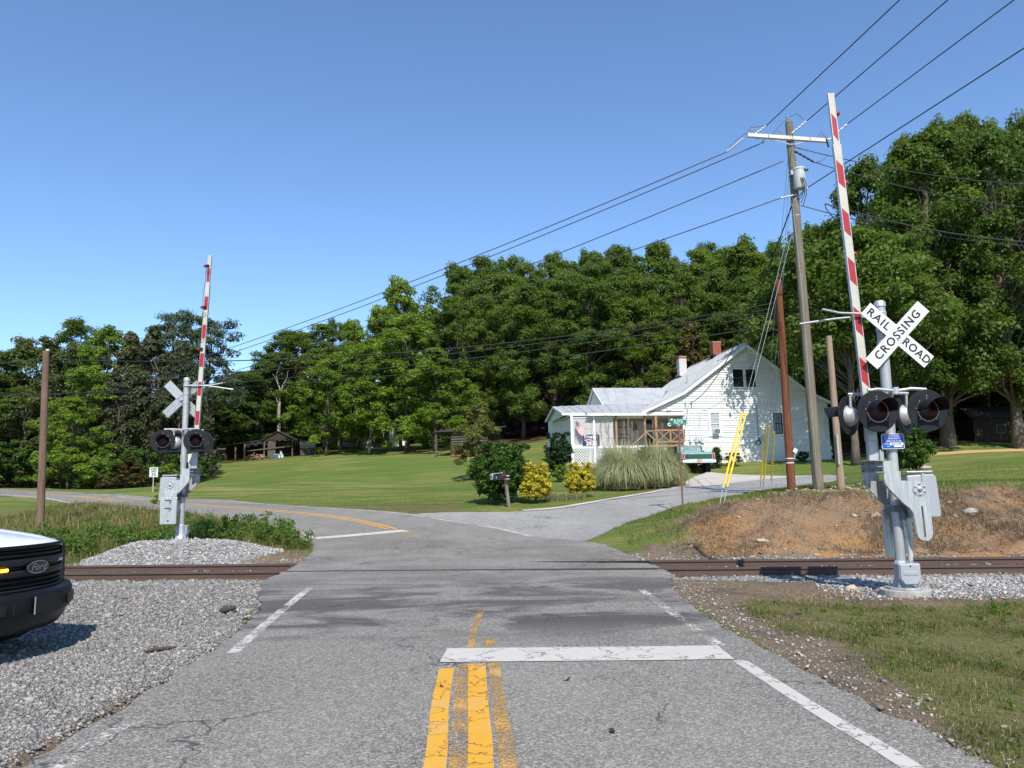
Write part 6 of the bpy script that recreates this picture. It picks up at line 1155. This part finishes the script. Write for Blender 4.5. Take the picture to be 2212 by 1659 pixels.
for k, (u, Y, h_, r, key) in enumerate(sorted(((-60, 50, 3.0, 2.4, 'shrub'), (15, 52, 3.2, 2.4, 'shrub'), (75, 53, 2.6, 2.0, 'shrub'), (130, 50, 3.4, 2.0, 'lshrub'), (185, 50, 2.8, 1.9, 'lshrub'), (215, 48, 2.2, 1.6, 'lshrub'), (255, 47.5, 2.2, 1.7, 'shrub'), (300, 49, 2.6, 1.8, 'shrub'), (375, 54, 2.4, 1.8, 'shrub'), (415, 56, 2.2, 1.6, 'shrub'), (30, 56, 4.4, 2.8, 'shrub'), (110, 57, 4.6, 2.8, 'shrub')))):
    p = at(u, 1000, Y); plant('roadside_shrub', key, (p[0], p[1]), h_, r, '%s shrub from the left in the undergrowth along the far road' % ORD[k], 'shrub', 'undergrowth along the far road', parts=('stem', 'foliage'))
p = at(275, 1000, 47); plant('bronze_shrub', 'bronze', (p[0], p[1]), 2.1, 1.7, 'bronze-brown shrub left of the speed limit sign', 'shrub', None, parts=('stem', 'foliage'))
# --- right
for u, v, Y, r, lb in ((1985, 280, 50, 5.0, 'huge oak above the crossbuck, trunk right of the flashers'), (2175, 268, 54, 5.2, 'huge oak at the right picture edge'), (2380, 240, 52, 7.0, 'huge oak mostly cut off by the right picture edge'), (1865, 345, 56, 4.2, 'big oak just right of the raised gate arm'), (2065, 246, 62, 5.2, 'big oak behind the two huge oaks'), (1780, 470, 64, 5.0, 'big oak behind the house roof, right of the poles'), (1925, 318, 66, 4.6, 'big oak far behind the raised gate arm'), (2130, 292, 48, 4.2, 'big oak between the two huge oaks'), (2235, 246, 64, 5.0, 'tall oak cut by the right picture edge'), (1905, 450, 48, 4.0, 'lower oak right of the gate arm in front of taller ones')):
    tree_px('oak_tree', 'big', u, v, Y, r, lb, G3)
for u, v, Y, r, lb in ((1945, 284, 64, 2.6, 'slender treetop above the crossbuck, left of the highest crowns'), (2018, 252, 66, 2.4, 'slender treetop right above the crossbuck'), (2078, 236, 68, 2.8, 'highest slender treetop at the upper right'), (2142, 256, 66, 2.4, 'slender treetop second from the right edge'), (2206, 244, 68, 2.8, 'slender treetop at the right picture edge')): tree_px('deciduous_tree', 'woodl', u, v, Y, r, lb, G3)
for k, (u, v, Y, r) in enumerate(((1790, 520, 78, 4.5), (1850, 480, 80, 4.5), (1950, 440, 82, 4.8), (2060, 430, 84, 5), (2160, 420, 82, 5), (2260, 420, 80, 5), (1830, 640, 66, 4), (1960, 640, 64, 4), (2110, 660, 66, 4.2), (2230, 640, 64, 4.2))): tree_px('deciduous_tree', 'oak', u, v, Y, r, '%s shaded tree behind the big oaks at the right' % ORD[k], 'shaded trees on the right')
for k, (u, Y, h_, r) in enumerate(((1835, 56, 3, 2.4), (1900, 58, 3.4, 2.6), (2000, 60, 3.2, 2.6), (2090, 62, 3.2, 2.4), (2240, 58, 3.4, 2.6))): p = at(u, 900, Y); plant('shade_shrub', 'shrub', (p[0], p[1]), h_, r, '%s shrub from the left in the shade under the big oaks' % ORD[k], 'shrub', 'shrubs under the big oaks', parts=('stem', 'foliage'))
p = at(1840, 900, 45); plant('oak_tree', 'shade', (p[0], p[1]), 13.6, 5.4, 'oak whose branches shade the house gable', 'tree', G3)
for k, (u, Y, h_, r) in enumerate([(940 + 52 * i, 106 + 5 * (i % 2), 10 + 2 * (i % 3), 4.6) for i in range(17)]): p = at(u, 900, Y); plant('understory_tree', 'under', (p[0], p[1]), h_, r, 'low leafy tree filling the dark back of the wood', 'tree', 'understory at the back of the wood')
for k, (u, Y, h_, r) in enumerate([(1800 + 75 * i, 74 + 5 * (i % 2), 9 + 2 * (i % 3), 4.6) for i in range(8)] + [(480 + 60 * i, 108 + 4 * (i % 2), 8 + (i % 3), 4.6) for i in range(8)] + [(-140 + 75 * i, 74 + 4 * (i % 2), 7 + (i % 3), 4.4) for i in range(7)]): p = at(u, 900, Y); plant('understory_tree', 'under', (p[0], p[1]), h_, r, 'low leafy tree filling the shade behind the taller trees', 'tree', 'understory behind the taller trees')
def bigtrunk(u, v, Y, r, label):
    p = gpos(u, v, Y); b = MB(); b.tube([(0, 0, -.4), (0, 0, .15), (.02, 0, .6), (.04, 0, 1.4), (-.02, 0, 3), (.1, 0, 5.5), (.0, 0, 8)], [r * 1.9, r * 1.5, r * 1.15, r, r * .93, r * .8, r * .5], 16); return p, b
# dead pale tree, young tree, bushes
DT = empty('dead_tree', gpos(601, 955, 84), 0, 'bare pale dead tree standing behind the open shed', 'tree'); b = MB(); b.tube([(0, 0, -.3), (.05, 0, 2.5), (.0, 0, 5), (.1, 0, 6.4)], [.22, .19, .16, .12], 9)
for e in (((.1, 0, 6.4), (-.35, 0, 8.6), .1), ((.1, 0, 6.4), (.75, .2, 8.3), .09), ((0, 0, 5.2), (-1.0, .2, 7.0), .06), ((.0, 0, 5.9), (1.1, -.2, 7.4), .05), ((-.35, 0, 8.6), (-.1, 0, 9.6), .04), ((-.2, 0, 7.6), (-.8, 0, 8.8), .04), ((.6, .1, 7.8), (.9, .1, 9.2), .035)): limb(b, e[0], e[1], e[2], .02, 4)
b.build('trunk', MBARKP, DT, 180)
yt = make_tree('young', 4.0, 1.5, 'oak', 90, 90, .13, leaf_mat('young_tree_leaves', (.05, .075, .02), (.15, .17, .05), .35), .05, None, .28); PROTO['young'] = [yt + (4.0, 1.5)]; p = gpos(1035, 1012, 45); plant('young_tree', 'young', p, at(1040, 868, 45)[2] - p[2], 1.55, 'slender young tree standing alone on the lawn', 'tree')
sap = make_tree('sapling', 2.4, .7, 'oak', 60, 60, .10, ML_LIGHT, .03, None, .10); PROTO['sap'] = [sap + (2.4, .7)]; p = gpos(362, 1114, 26.5); plant('sapling', 'sap', p, at(362, 1003, 26.5)[2] - p[2], .62, 'leafy sapling behind the far crossing signal', 'tree')
def bush(name, u, vb, vt, Y, wpx, key_mat, label, ncl=46, nper=170, size=.10, kind='bush'):
    p = gpos(u, vb, Y); h_ = at(u, vt, Y)[2] - p[2]; r = wpx / 2 * Y / FPX * 1.12; tm, cm = make_tree(name, h_, r, kind, ncl * (3 if kind == 'bush' else 1), nper // (2 if kind == 'bush' else 1), size, key_mat, .03); T = empty(name, p, 0, label, 'bush')
    for nm, me in (('stem', tm), ('foliage', cm)): o_ = bpy.data.objects.new(nm, me); COL.objects.link(o_); o_.parent = T
    return T
bush('green_bush', 1082, 1091, 958, 30.8, 140, ML_BUSH, 'large green bush behind the mailboxes', 70, 220, .11)
bush('yellow_bush', 1157, 1088, 1000, 30.2, 76, ML_YEL, 'yellow-leaved bush next to the mailboxes', 50, 220, .075); bush('yellow_bush', 1255, 1075, 1000, 32, 70, ML_YEL, 'yellow-leaved bush nearest the pampas grass', 50, 220, .075)
bush('round_bush', 1206, 1004, 934, 45, 62, ML_DBUSH, 'dark rounded bush at the left end of the porch', 50, 180, .11); bush('leafy_bush', 1965, 1012, 925, 38, 100, ML_BUSH, 'leafy green bush behind the blue emergency sign', 50, 170, .12); bush('small_conifer', 1549, 1002, 968, 48.3, 26, ML_DBUSH, 'small dark conifer between the green pickup and house wall', 40, 90, .09, 'cone')
bush('house_shrub', 1585, 1000, 978, 48.5, 40, ML_OLIVE, 'low sparse shrub against the house foundation', 14, 50, .10); bush('hosta', 1210, 1018, 1004, 41, 34, ML_LIGHT, 'low pale green plant below the round bush', 14, 60, .14); bush('house_shrub', 1735, 1000, 975, 49.2, 30, ML_BUSH, 'small green shrub at the house foundation right of the poles', 16, 60, .10)
# --- blades: grass, pampas, weeds
def blades(P, h, wd, lean, az, curl=.35):
    n = len(P); d = np.stack([np.cos(az), np.sin(az), np.zeros(n)], 1); sdv = np.stack([-np.sin(az + RNG.uniform(-.6, .6, n)), np.cos(az), np.zeros(n)], 1) * (wd / 2)[:, None]; up = np.array([0, 0, 1.])
    m_ = P + d * (lean * h * .35)[:, None] + up * (h * .55 * np.sqrt(np.clip(1 - lean ** 2 * .5, .1, 1)))[:, None]; tp = P + d * (lean * h * (1 + curl))[:, None] + up * (h * np.clip(1 - lean * .75, .05, 1))[:, None]
    V = np.stack([P - sdv, P + sdv, m_ - sdv * .7, m_ + sdv * .7, tp], 1).reshape(-1, 3); b = np.arange(n)[:, None] * 5; F = np.concatenate([b + np.array([[0, 1, 3]]), b + np.array([[0, 3, 2]]), b + np.array([[2, 3, 4]])], 1).reshape(-1, 3)
    return V, F
def field(name, n, xr, yr, mask, h, wd, lean, mat, label, cat='grass', dens=None, zoff=-.01, tint=None):
    x = RNG.uniform(*xr, n); y = RNG.uniform(*yr, n); k = mask(x, y) > RNG.random(n); x, y = x[k], y[k]; k = ~on_pave(x, y); x, y = x[k], y[k]; n = len(x)
    P = np.stack([x, y, HT(x, y) + zoff], 1); hh = h * RNG.uniform(.5, 1.3, n) * (.6 + .8 * vnoise(x, y, .5, 31)); V, F = blades(P, hh, wd * RNG.uniform(.6, 1.4, n), lean * RNG.uniform(.1, 1.6, n), RNG.uniform(0, 6.283, n))
    var = np.zeros((n, 3)); var[:, 0] = np.clip(.7 * vnoise(x, y, .6, 33) + .5 * RNG.random(n) - .1, 0, 1); var[:, 1] = RNG.random(n) ** 2
    return tag(np_mesh(name, V, F, mat, np.repeat(var, 5, 0)), label, cat, None, 'stuff')
ML_VERGE = leaf_mat('verge_blades', (.075, .105, .025), (.175, .20, .055), .42); ML_VERGEL = leaf_mat('bank_grass_blades', (.07, .105, .022), (.18, .21, .055), .4); ML_WEED = leaf_mat('weed_leaves', (.055, .115, .018), (.135, .22, .04), .4)
fg_mask = lambda x, y: sstep(2.4, 3.0, x + (vnoise(x, y, .6, 41) - .5) * 1.0 - .04 * (9 - y) - .4 * sstep(5.5, 7, y)) * (1 - sstep(10.2, 11.2, y + .12 * (x - 4) + (vnoise(x, y, .8, 42) - .5) * 1.2)) * (.25 + .75 * sstep(.25, .55, vnoise(x, y, .9, 43)))
field('foreground_grass', 170000, (2.6, 9.5), (3.5, 11.5), lambda x, y: fg_mask(x, y) * (.35 + .65 * sstep(.3, .7, vnoise(x, y, .35, 47))), .06, .006, .7, ML_VERGE, 'short weedy grass beside the road in the right foreground')
field('foreground_dry_grass', 40000, (2.4, 9.5), (3.5, 13.2), lambda x, y: np.maximum(.7 * fg_mask(x, y), sstep(9.6, 10.6, y + .1 * x - .3) * (1 - sstep(12, 12.8, y)) * sstep(2.3, 3.0, x) * (1 - sstep(6, 8.5, x)) * .9), .06, .005, .9, ML_DRY, 'dry straw among the grass in the right foreground')
lm = lambda x, y: (tdist(x, y) > 2.2) * (1 - .97 * sstep(.02, .1, mound(x, y))) * (1 - sstep(5.2, 6.4, np.hypot(0, 0) + np.where(y < 20, x + 11.6, 0)))
_L = ROADR[:, 0]; _L = _L[_L[:, 1] > 19]; near_side = lambda x, y: y < np.interp(-x, -_L[:, 0], _L[:, 1]) - .1
field('verge_grass', 95000, (-19, -2.5), (18, 36), lambda x, y: near_side(x, y) * (tdist(x, y) > 2.0) * (1 - .98 * sstep(.02, .1, mound(x, y))) * (1 - .9 * (np.hypot((x + 6.0) / 1.7, (y - 18.6) / 1.0) < 1)) , .22, .012, .45, ML_VERGEL, 'tall green grass on the bank between rails and far road')
field('verge_dry_grass', 45000, (-19, -3), (18.3, 34), lambda x, y: near_side(x, y) * (tdist(x, y) > 2.3) * (1 - sstep(.02, .1, mound(x, y))) * .55 * (.1 + .85 * sstep(.35, .7, vnoise(x, y, 2.2, 51))) * sstep(-4, -10, x), .32, .009, .45, ML_DRY, 'tan seeding grass on the bank between rails and far road')
lawn_mask = lambda x, y: (y > H0(x, y) * 0 + 22) * ((y - 27.5) > np.where(x < -3, (-x - 3) * .62, np.where(x < 5, -1.0, -8))) * (1 - bank(x, y))
ML_LAWN = leaf_mat('lawn_blades', (.105, .150, .026), (.20, .235, .058), .45)
field('lawn_grass', 200000, (-20, 24), (19, 46), lambda x, y: lawn_mask(x, y) * (1 - sstep(26, 46, y)), .05, .016, .5, ML_LAWN, 'mown green lawn around the house')
ML_BSTRAW = leaf_mat('grey_straw', (.15, .115, .08), (.34, .27, .18), .2, obvar=0)
field('bank_dry_grass', 120000, (3.2, 16), (17.6, 24), lambda x, y: bank(x, y) * (.3 + .7 * sstep(.3, .55, vnoise(x, y, 1.1, 61))) * (1 - .85 * np.exp(-((x - 6.2) / 2.0) ** 2 - ((y - 19.4) / 1.2) ** 2)) * (1 - .6 * np.exp(-((x - 12.5) / .9) ** 2 - ((y - 19.6) / .8) ** 2)), .15, .010, 1.15, ML_BSTRAW, 'flattened dry grass on the clay bank', zoff=.0)
field('bank_top_grass', 30000, (2.8, 16), (18.5, 27), lambda x, y: (1 - bank(x, y)) * (tdist(x, y) > 2.6) * (1 - .6 * sstep(.5, .7, vnoise(x, y, .7, 71))), .13, .010, .6, ML_GRASS, 'rough grass behind the clay bank around the poles')
wx = RNG.uniform(-14.5, -4.6, 420); wy = 19.6 + RNG.uniform(0, 1, 420) ** 1.5 * 3.2 + (np.abs(wx - MLX) < 2.2) * .9; k = ~on_pave(wx, wy) & (mound(wx, wy) < .1); wx, wy = wx[k], wy[k]
C = np.stack([wx, wy, HT(wx, wy) + RNG.uniform(.08, .42, len(wx)), RNG.uniform(.12, .24, len(wx))], 1); V, F, var = leaves_mesh('w', C, 34, .075, .5, .3); tag(np_mesh('verge_weeds', V, F, ML_WEED, var), 'broad-leaved green weeds at the foot of the grassy bank', 'weeds', None, 'stuff')
wx = RNG.uniform(3.2, 9, 260); wy = RNG.uniform(4.2, 10.8, 260); k = fg_mask(wx, wy) > RNG.random(260) * 1.2; wx, wy = wx[k], wy[k]; C = np.stack([wx, wy, HT(wx, wy) + RNG.uniform(.01, .06, len(wx)), RNG.uniform(.05, .11, len(wx))], 1); V, F, var = leaves_mesh('w', C, 40, .035, .6, .2, .45); tag(np_mesh('foreground_weeds', V, F, ML_WEED, var), 'low broad-leaved weeds among the right foreground grass', 'weeds', None, 'stuff')
def pampas(u, vb, vt, Y, wpx, label, nb=4000):
    p = gpos(u, vb, Y); h_ = at(u, vt, Y)[2] - p[2]; R_ = wpx / 2 * Y / FPX; T = empty('pampas_grass', p, 0, label, 'grass'); n = nb
    a = RNG.uniform(0, 6.283, n); r0 = R_ * .45 * np.sqrt(RNG.random(n)); az = a + RNG.normal(size=n) * .35; L = h_ * RNG.uniform(.65, 1.15, n); spread = RNG.uniform(.05, 1, n) ** .8; segs = 6; Vs = []
    for k in range(segs + 1):
        f = k / segs; out = r0 + R_ * .85 * spread * (f ** 1.15) ; zz = L * (f * 1.35 - f ** 2.3 * (.25 + 1.0 * spread)); w_ = .017 * (1 - f) + .003; c = np.stack([np.cos(az) * out + np.cos(a) * r0 * .3, np.sin(az) * out + np.sin(a) * r0 * .3, np.maximum(zz, .02)], 1); sd_ = np.stack([-np.sin(az), np.cos(az), np.zeros(n)], 1) * w_; Vs += [c - sd_, c + sd_]
    V = np.stack(Vs, 1).reshape(-1, 3); m_ = 2 * (segs + 1); base_ = np.arange(n)[:, None] * m_; F = np.concatenate([base_ + np.array([[2 * k, 2 * k + 1, 2 * k + 3, 2 * k + 2]]) for k in range(segs)], 1).reshape(-1, 4); var = np.repeat(np.stack([RNG.random(n), RNG.random(n) ** 3, np.zeros(n)], 1), m_, 0)
    np_mesh('blades', V, F, ML_PAMP, var, parent=T)
    n2 = nb // 9; P = np.stack([RNG.normal(size=n2) * R_ * .5, RNG.normal(size=n2) * R_ * .4, np.zeros(n2)], 1); V, F = blades(P, h_ * RNG.uniform(.3, .75, n2), np.full(n2, .02), RNG.uniform(.2, 1.2, n2), RNG.uniform(0, 6.28, n2)); np_mesh('dead_blades', V, F, ML_DRY, np.repeat(RNG.random((n2, 3)), 5, 0), parent=T)
    return T, h_, R_
def plume(T, x, y, h_, hp, r_=.075):
    C = np.array([[x + .02 * math.sin(k), y, h_ - hp * (1 - k / 9), r_ * (1 - .55 * k / 9) + .012] for k in range(10)]); V, F, var = leaves_mesh('plume', C, 60, .055, 1.2, .1, .22, 1.5, out=.4); np_mesh('plume', V, F, ML_PLUME, var, parent=T); MB().tube([(x * .7, y, .3), (x, y, h_ - hp * .6)], .008, 5).build('stalk', M('stalk', (.42, .36, .22), .8), T)
T, h_, R_ = pampas(1345, 1060, 955, 36, 140, 'left clump of pampas grass with feathery plumes')
for x, hh in ((-.95, 2.75), (-.75, 2.95), (-.6, 2.6), (.1, 2.7), (.3, 2.85), (.45, 2.65), (-1.15, 2.3), (.7, 2.3)): plume(T, x, RNG.uniform(-.6, -.2), hh * 1.15, .75, .10)
T, h_, R_ = pampas(1420, 1056, 952, 36.3, 120, 'right clump of pampas grass next to the green pickup')
for x, hh in ((-.55, 2.55), (-.2, 2.75), (0, 2.5), (.25, 2.6)): plume(T, x, RNG.uniform(-.6, -.2), hh * 1.12, .7, .09)
n = 2600; u_ = np.array([at(uu, 1080, 31.5) for uu in (1178, 1262)]); f = RNG.random(n); P = u_[0] + (u_[1] - u_[0]) * f[:, None]; P[:, 1] += RNG.normal(size=n) * .25; P[:, 2] = HT(P[:, 0], P[:, 1]); V, F = blades(P, RNG.uniform(.2, .42, n), np.full(n, .014), RNG.uniform(.3, 1.1, n), RNG.uniform(0, 6.28, n)); tag(np_mesh('border_grass', V, F, ML_PAMP, np.repeat(RNG.random((n, 3)), 5, 0)), 'low border grass between the two yellow bushes', 'grass', None, 'stuff')
# ================================================================== gravel, stones, litter
def ico():
    p = (1 + 5 ** .5) / 2; v = np.array([(-1, p, 0), (1, p, 0), (-1, -p, 0), (1, -p, 0), (0, -1, p), (0, 1, p), (0, -1, -p), (0, 1, -p), (p, 0, -1), (p, 0, 1), (-p, 0, -1), (-p, 0, 1)]) / math.hypot(1, p)
    f = np.array([(0, 11, 5), (0, 5, 1), (0, 1, 7), (0, 7, 10), (0, 10, 11), (1, 5, 9), (5, 11, 4), (11, 10, 2), (10, 7, 6), (7, 1, 8), (3, 9, 4), (3, 4, 2), (3, 2, 6), (3, 6, 8), (3, 8, 9), (4, 9, 5), (2, 4, 11), (6, 2, 10), (8, 6, 7), (9, 8, 1)]); return v, f
def octa(): return np.array([(1, 0, 0), (-1, 0, 0), (0, 1, 0), (0, -1, 0), (0, 0, 1), (0, 0, -1.)]), np.array([(0, 2, 4), (2, 1, 4), (1, 3, 4), (3, 0, 4), (2, 0, 5), (1, 2, 5), (3, 1, 5), (0, 3, 5)])
def stone_mat(name, ramp):
    t = NT(name); s = t.n('ShaderNodeSeparateColor'); t.l(t.attr('var'), s.inputs[0]); c = t.ramp(s.outputs[0], ramp); c = t.mix(t.math('MULTIPLY', t.noise(t.pos(), 90, 3), .35), c, (.30, .28, .26)); return t.done(t.pbsdf(c, .85, 0, None, .25))
MST = stone_mat('gravel_stone', [(0, (.09, .088, .084)), (.4, (.185, .18, .17)), (.75, (.285, .273, .25)), (.93, (.38, .355, .315)), (1, (.45, .37, .27))]); MSTW = stone_mat('pale_gravel_stone', [(0, (.13, .128, .125)), (.3, (.25, .245, .24)), (.65, (.39, .38, .365)), (1, (.55, .53, .50))]); MSTB = stone_mat('brown_ballast_stone', [(0, (.10, .085, .075)), (.4, (.22, .19, .165)), (.75, (.36, .32, .28)), (1, (.52, .47, .40))]); MROCK = stone_mat('tan_rock', [(0, (.20, .13, .08)), (.5, (.34, .24, .155)), (1, (.48, .39, .28))])
def stones(name, x, y, size, mat, label, shape=octa, flat=.62, zoff=.25, cat='gravel', var=None, svar=.45):
    k = ~on_pave(x, y); x, y = x[k], y[k]; n = len(x); v, f = shape(); m_ = len(v); s = size * np.exp(RNG.normal(size=n) * svar); R = rot_mats(n); ax = np.stack([RNG.uniform(.75, 1.35, n), RNG.uniform(.6, 1.05, n), RNG.uniform(.4, .8, n)], 1)
    L = v[None] * (1 + RNG.uniform(-.28, .28, (n, m_, 1))) * ax[:, None, :]; L = np.einsum('nij,nkj->nki', R, L) * s[:, None, None]; L[:, :, 2] *= flat
    P = np.stack([x, y, HT(x, y) + s * zoff], 1); V = (L + P[:, None, :]).reshape(-1, 3); F = (np.arange(n)[:, None, None] * m_ + f[None]).reshape(-1, 3); c = np.zeros((n, 3)); c[:, 0] = RNG.random(n) if var is None else var(n)
    return tag(np_mesh(name, V, F, mat, np.repeat(c, m_, 0)), label, cat, None, 'stuff')
def pick(n, xr, yr, mask): x = RNG.uniform(*xr, n); y = RNG.uniform(*yr, n); k = mask(x, y) > RNG.random(n); return x[k], y[k]
lot = lambda x, y: sstep(-2.85, -3.2, x + .18 * np.clip(y - 8, 0, 9)) * (tdist(x, y) < -1.2)
x, y = pick(110000, (-10, -2.6), (4.2, 9.5), lambda x, y: lot(x, y) * (x > -1.05 * y * .72 - 1)); stones('parking_gravel', x, y, .0135, MST, 'grey crushed gravel beside the white pickup', svar=.38)
x, y = pick(60000, (-13, -2.9), (9.5, 15.2), lambda x, y: lot(x, y) * (x > -y * .75 - 1)); stones('crossing_gravel', x, y, .0165, MST, 'grey crushed gravel between the pickup and the rails')
x, y = pick(40000, (-14, 15), (13, 20), lambda x, y: (np.abs(tdist(x, y)) < 2.1) * ((x < -4.2) | (x > 2.5))); stones('ballast', x, y, .025, MST, 'stone ballast along the railroad track', zoff=.05)
x, y = pick(9000, (2.6, 16), (15.5, 19), lambda x, y: (tdist(x, y) > .9) * (tdist(x, y) < 2.5)); stones('shoulder_stones', x, y, .022, MSTB, 'brownish stones at the foot of the clay bank')
x, y = pick(24000, (MLX - 3, MLX + 3), (MLY - 1.9, MLY + 1.5), lambda x, y: (mound(x, y) > .06) * 1.); stones('mound_gravel', x, y, .022, MSTW, 'pale gravel mound around the far crossing signal', zoff=.15)
x, y = pick(30000, (3.6, 12), (10.8, 14), lambda x, y: sstep(4.4, 6.0, x + (vnoise(x, y, .9, 81) - .5)) * sstep(10.9, 11.6, y + .1 * x - .55) * (tdist(x, y) < -1.4)); stones('signal_gravel', x, y, .018, MSTW, 'pale gravel around the near crossing signal')
x, y = pick(14000, (1.8, 4.4), (3.6, 13), lambda x, y: (1 - sstep(.15, 1.0, x - 2.35)) * .9); stones('shoulder_gravel', x, y, .0095, MSTB, 'broken asphalt crumbs and gravel along the right road edge', svar=.55)
x, y = pick(2600, (3.5, 16), (17.6, 23.5), lambda x, y: bank(x, y) * .8); stones('bank_stones', x, y, .017, MROCK, 'small tan stones scattered over the clay bank', ico, svar=.6)
x, y = pick(900, (8, 13), (21.5, 24.5), lambda x, y: .7 * np.exp(-((x - 9.6) / 1.6) ** 2)); stones('spoil_stones', x, y, .04, MROCK, 'tan stones of the spoil heap around the poles', ico)
def rock(label, u, v, s, mat=None, sq=(1.3, .9, .6), rz=0):
    p = hit(u, v); z = float(HT(p[:1], p[1:2])[0]); V, F = ico(); s = s * .8; vs = V * (1 + RNG.uniform(-.22, .22, (12, 1))) * np.array(sq) * s; o_ = np_mesh('rock', vs, F, mat or MROCK, np.full((12, 3), RNG.uniform(.4, 1))); sb = o_.modifiers.new('s', 'SUBSURF'); sb.subdivision_type = 'SIMPLE'; sb.levels = 2; sb.render_levels = 2
    tx = bpy.data.textures.new('rk', 'VORONOI'); tx.noise_scale = .12; dp = o_.modifiers.new('d', 'DISPLACE'); dp.texture = tx; dp.strength = s * .25
    o_.location = (p[0], p[1], z + s * .2); o_.rotation_euler = (0, 0, rz); return tag(o_, label, 'rock', 'larger rocks around the crossing')
rock('large yellowish rock on the ballast left of the near signal', 1840, 1272, .13, rz=.3); rock('grey rock between the yellowish rock and the near signal', 1880, 1262, .09, MST); rock('flat tan rock at the foot of the clay bank left side', 1650, 1178, .16, None, (1.5, .8, .45)); rock('tan rock half-way up the clay bank beside the signal mast', 1892, 1105, .16, None, (1.3, .9, .7)); rock('tan rock near the bank foot under the counterweight plate', 2060, 1110, .12); rock('grey boulder at the right end of the clay bank', 2095, 1100, .2, MST, (1.4, .9, .7)); rock('pale rock cluster on the grass below the leafy bush', 1995, 1012, .3, MSTB, (1.8, 1, .6)); rock('tan rock high on the clay bank at the right edge', 2010, 1095, .1)
MSTK = wood('dark_driftwood', (.05, .035, .025), (.14, .10, .075))
def stick(label, u0, v0, u1, v1, r):
    a, b = hit(u0, v0), hit(u1, v1); za, zb = [float(HT(q[:1], q[1:2])[0]) + r * 1.2 for q in (a, b)]; c = np.array([(a[0] + b[0]) / 2, (a[1] + b[1]) / 2, (za + zb) / 2]); A, B_ = np.array([*a, za]) - c, np.array([*b, zb]) - c
    o_ = MB().tube([A, A * .4 + np.array([0, .01, .01]), B_ * .4, B_], [r * .7, r, r * .9, r * .5], 7).build('stick', MSTK, None, 60); o_.location = c; return tag(o_, label, 'stick', 'bits of wood on the gravel')
stick('long dark stick lying on the gravel near the road edge', 312, 1412, 380, 1399, .02); stick('short chunk of driftwood on the gravel below the rails', 478, 1328, 508, 1322, .05)
t = NT('dark_scrap'); MSCR = t.done(t.pbsdf((.035, .028, .022), .9))
for u, v, s, lb in ((1323, 1590, .034, 'dark curled scrap on the right lane near the bottom edge'), (1225, 1475, .03, 'flat dark scrap on the right lane below the stop line'), (955, 1492, .022, 'small dark fleck on the road left of the centre lines')):
    p = hit(u, v); b = MB(); b.grid([[(s * (i - 2) * .5, s * (j - 1.5) * .35, .004 + .012 * abs(i - 2) * .5 + .006 * RNG.random()) for j in range(4)] for i in range(5)]); o_ = b.build('scrap', MSCR, None, 180); o_.location = (p[0], p[1], float(H0(p[:1], p[1:2])[0]) + .024); o_.rotation_euler = (0, 0, RNG.uniform(0, 3)); tag(o_, lb, 'scrap', 'scraps on the road')
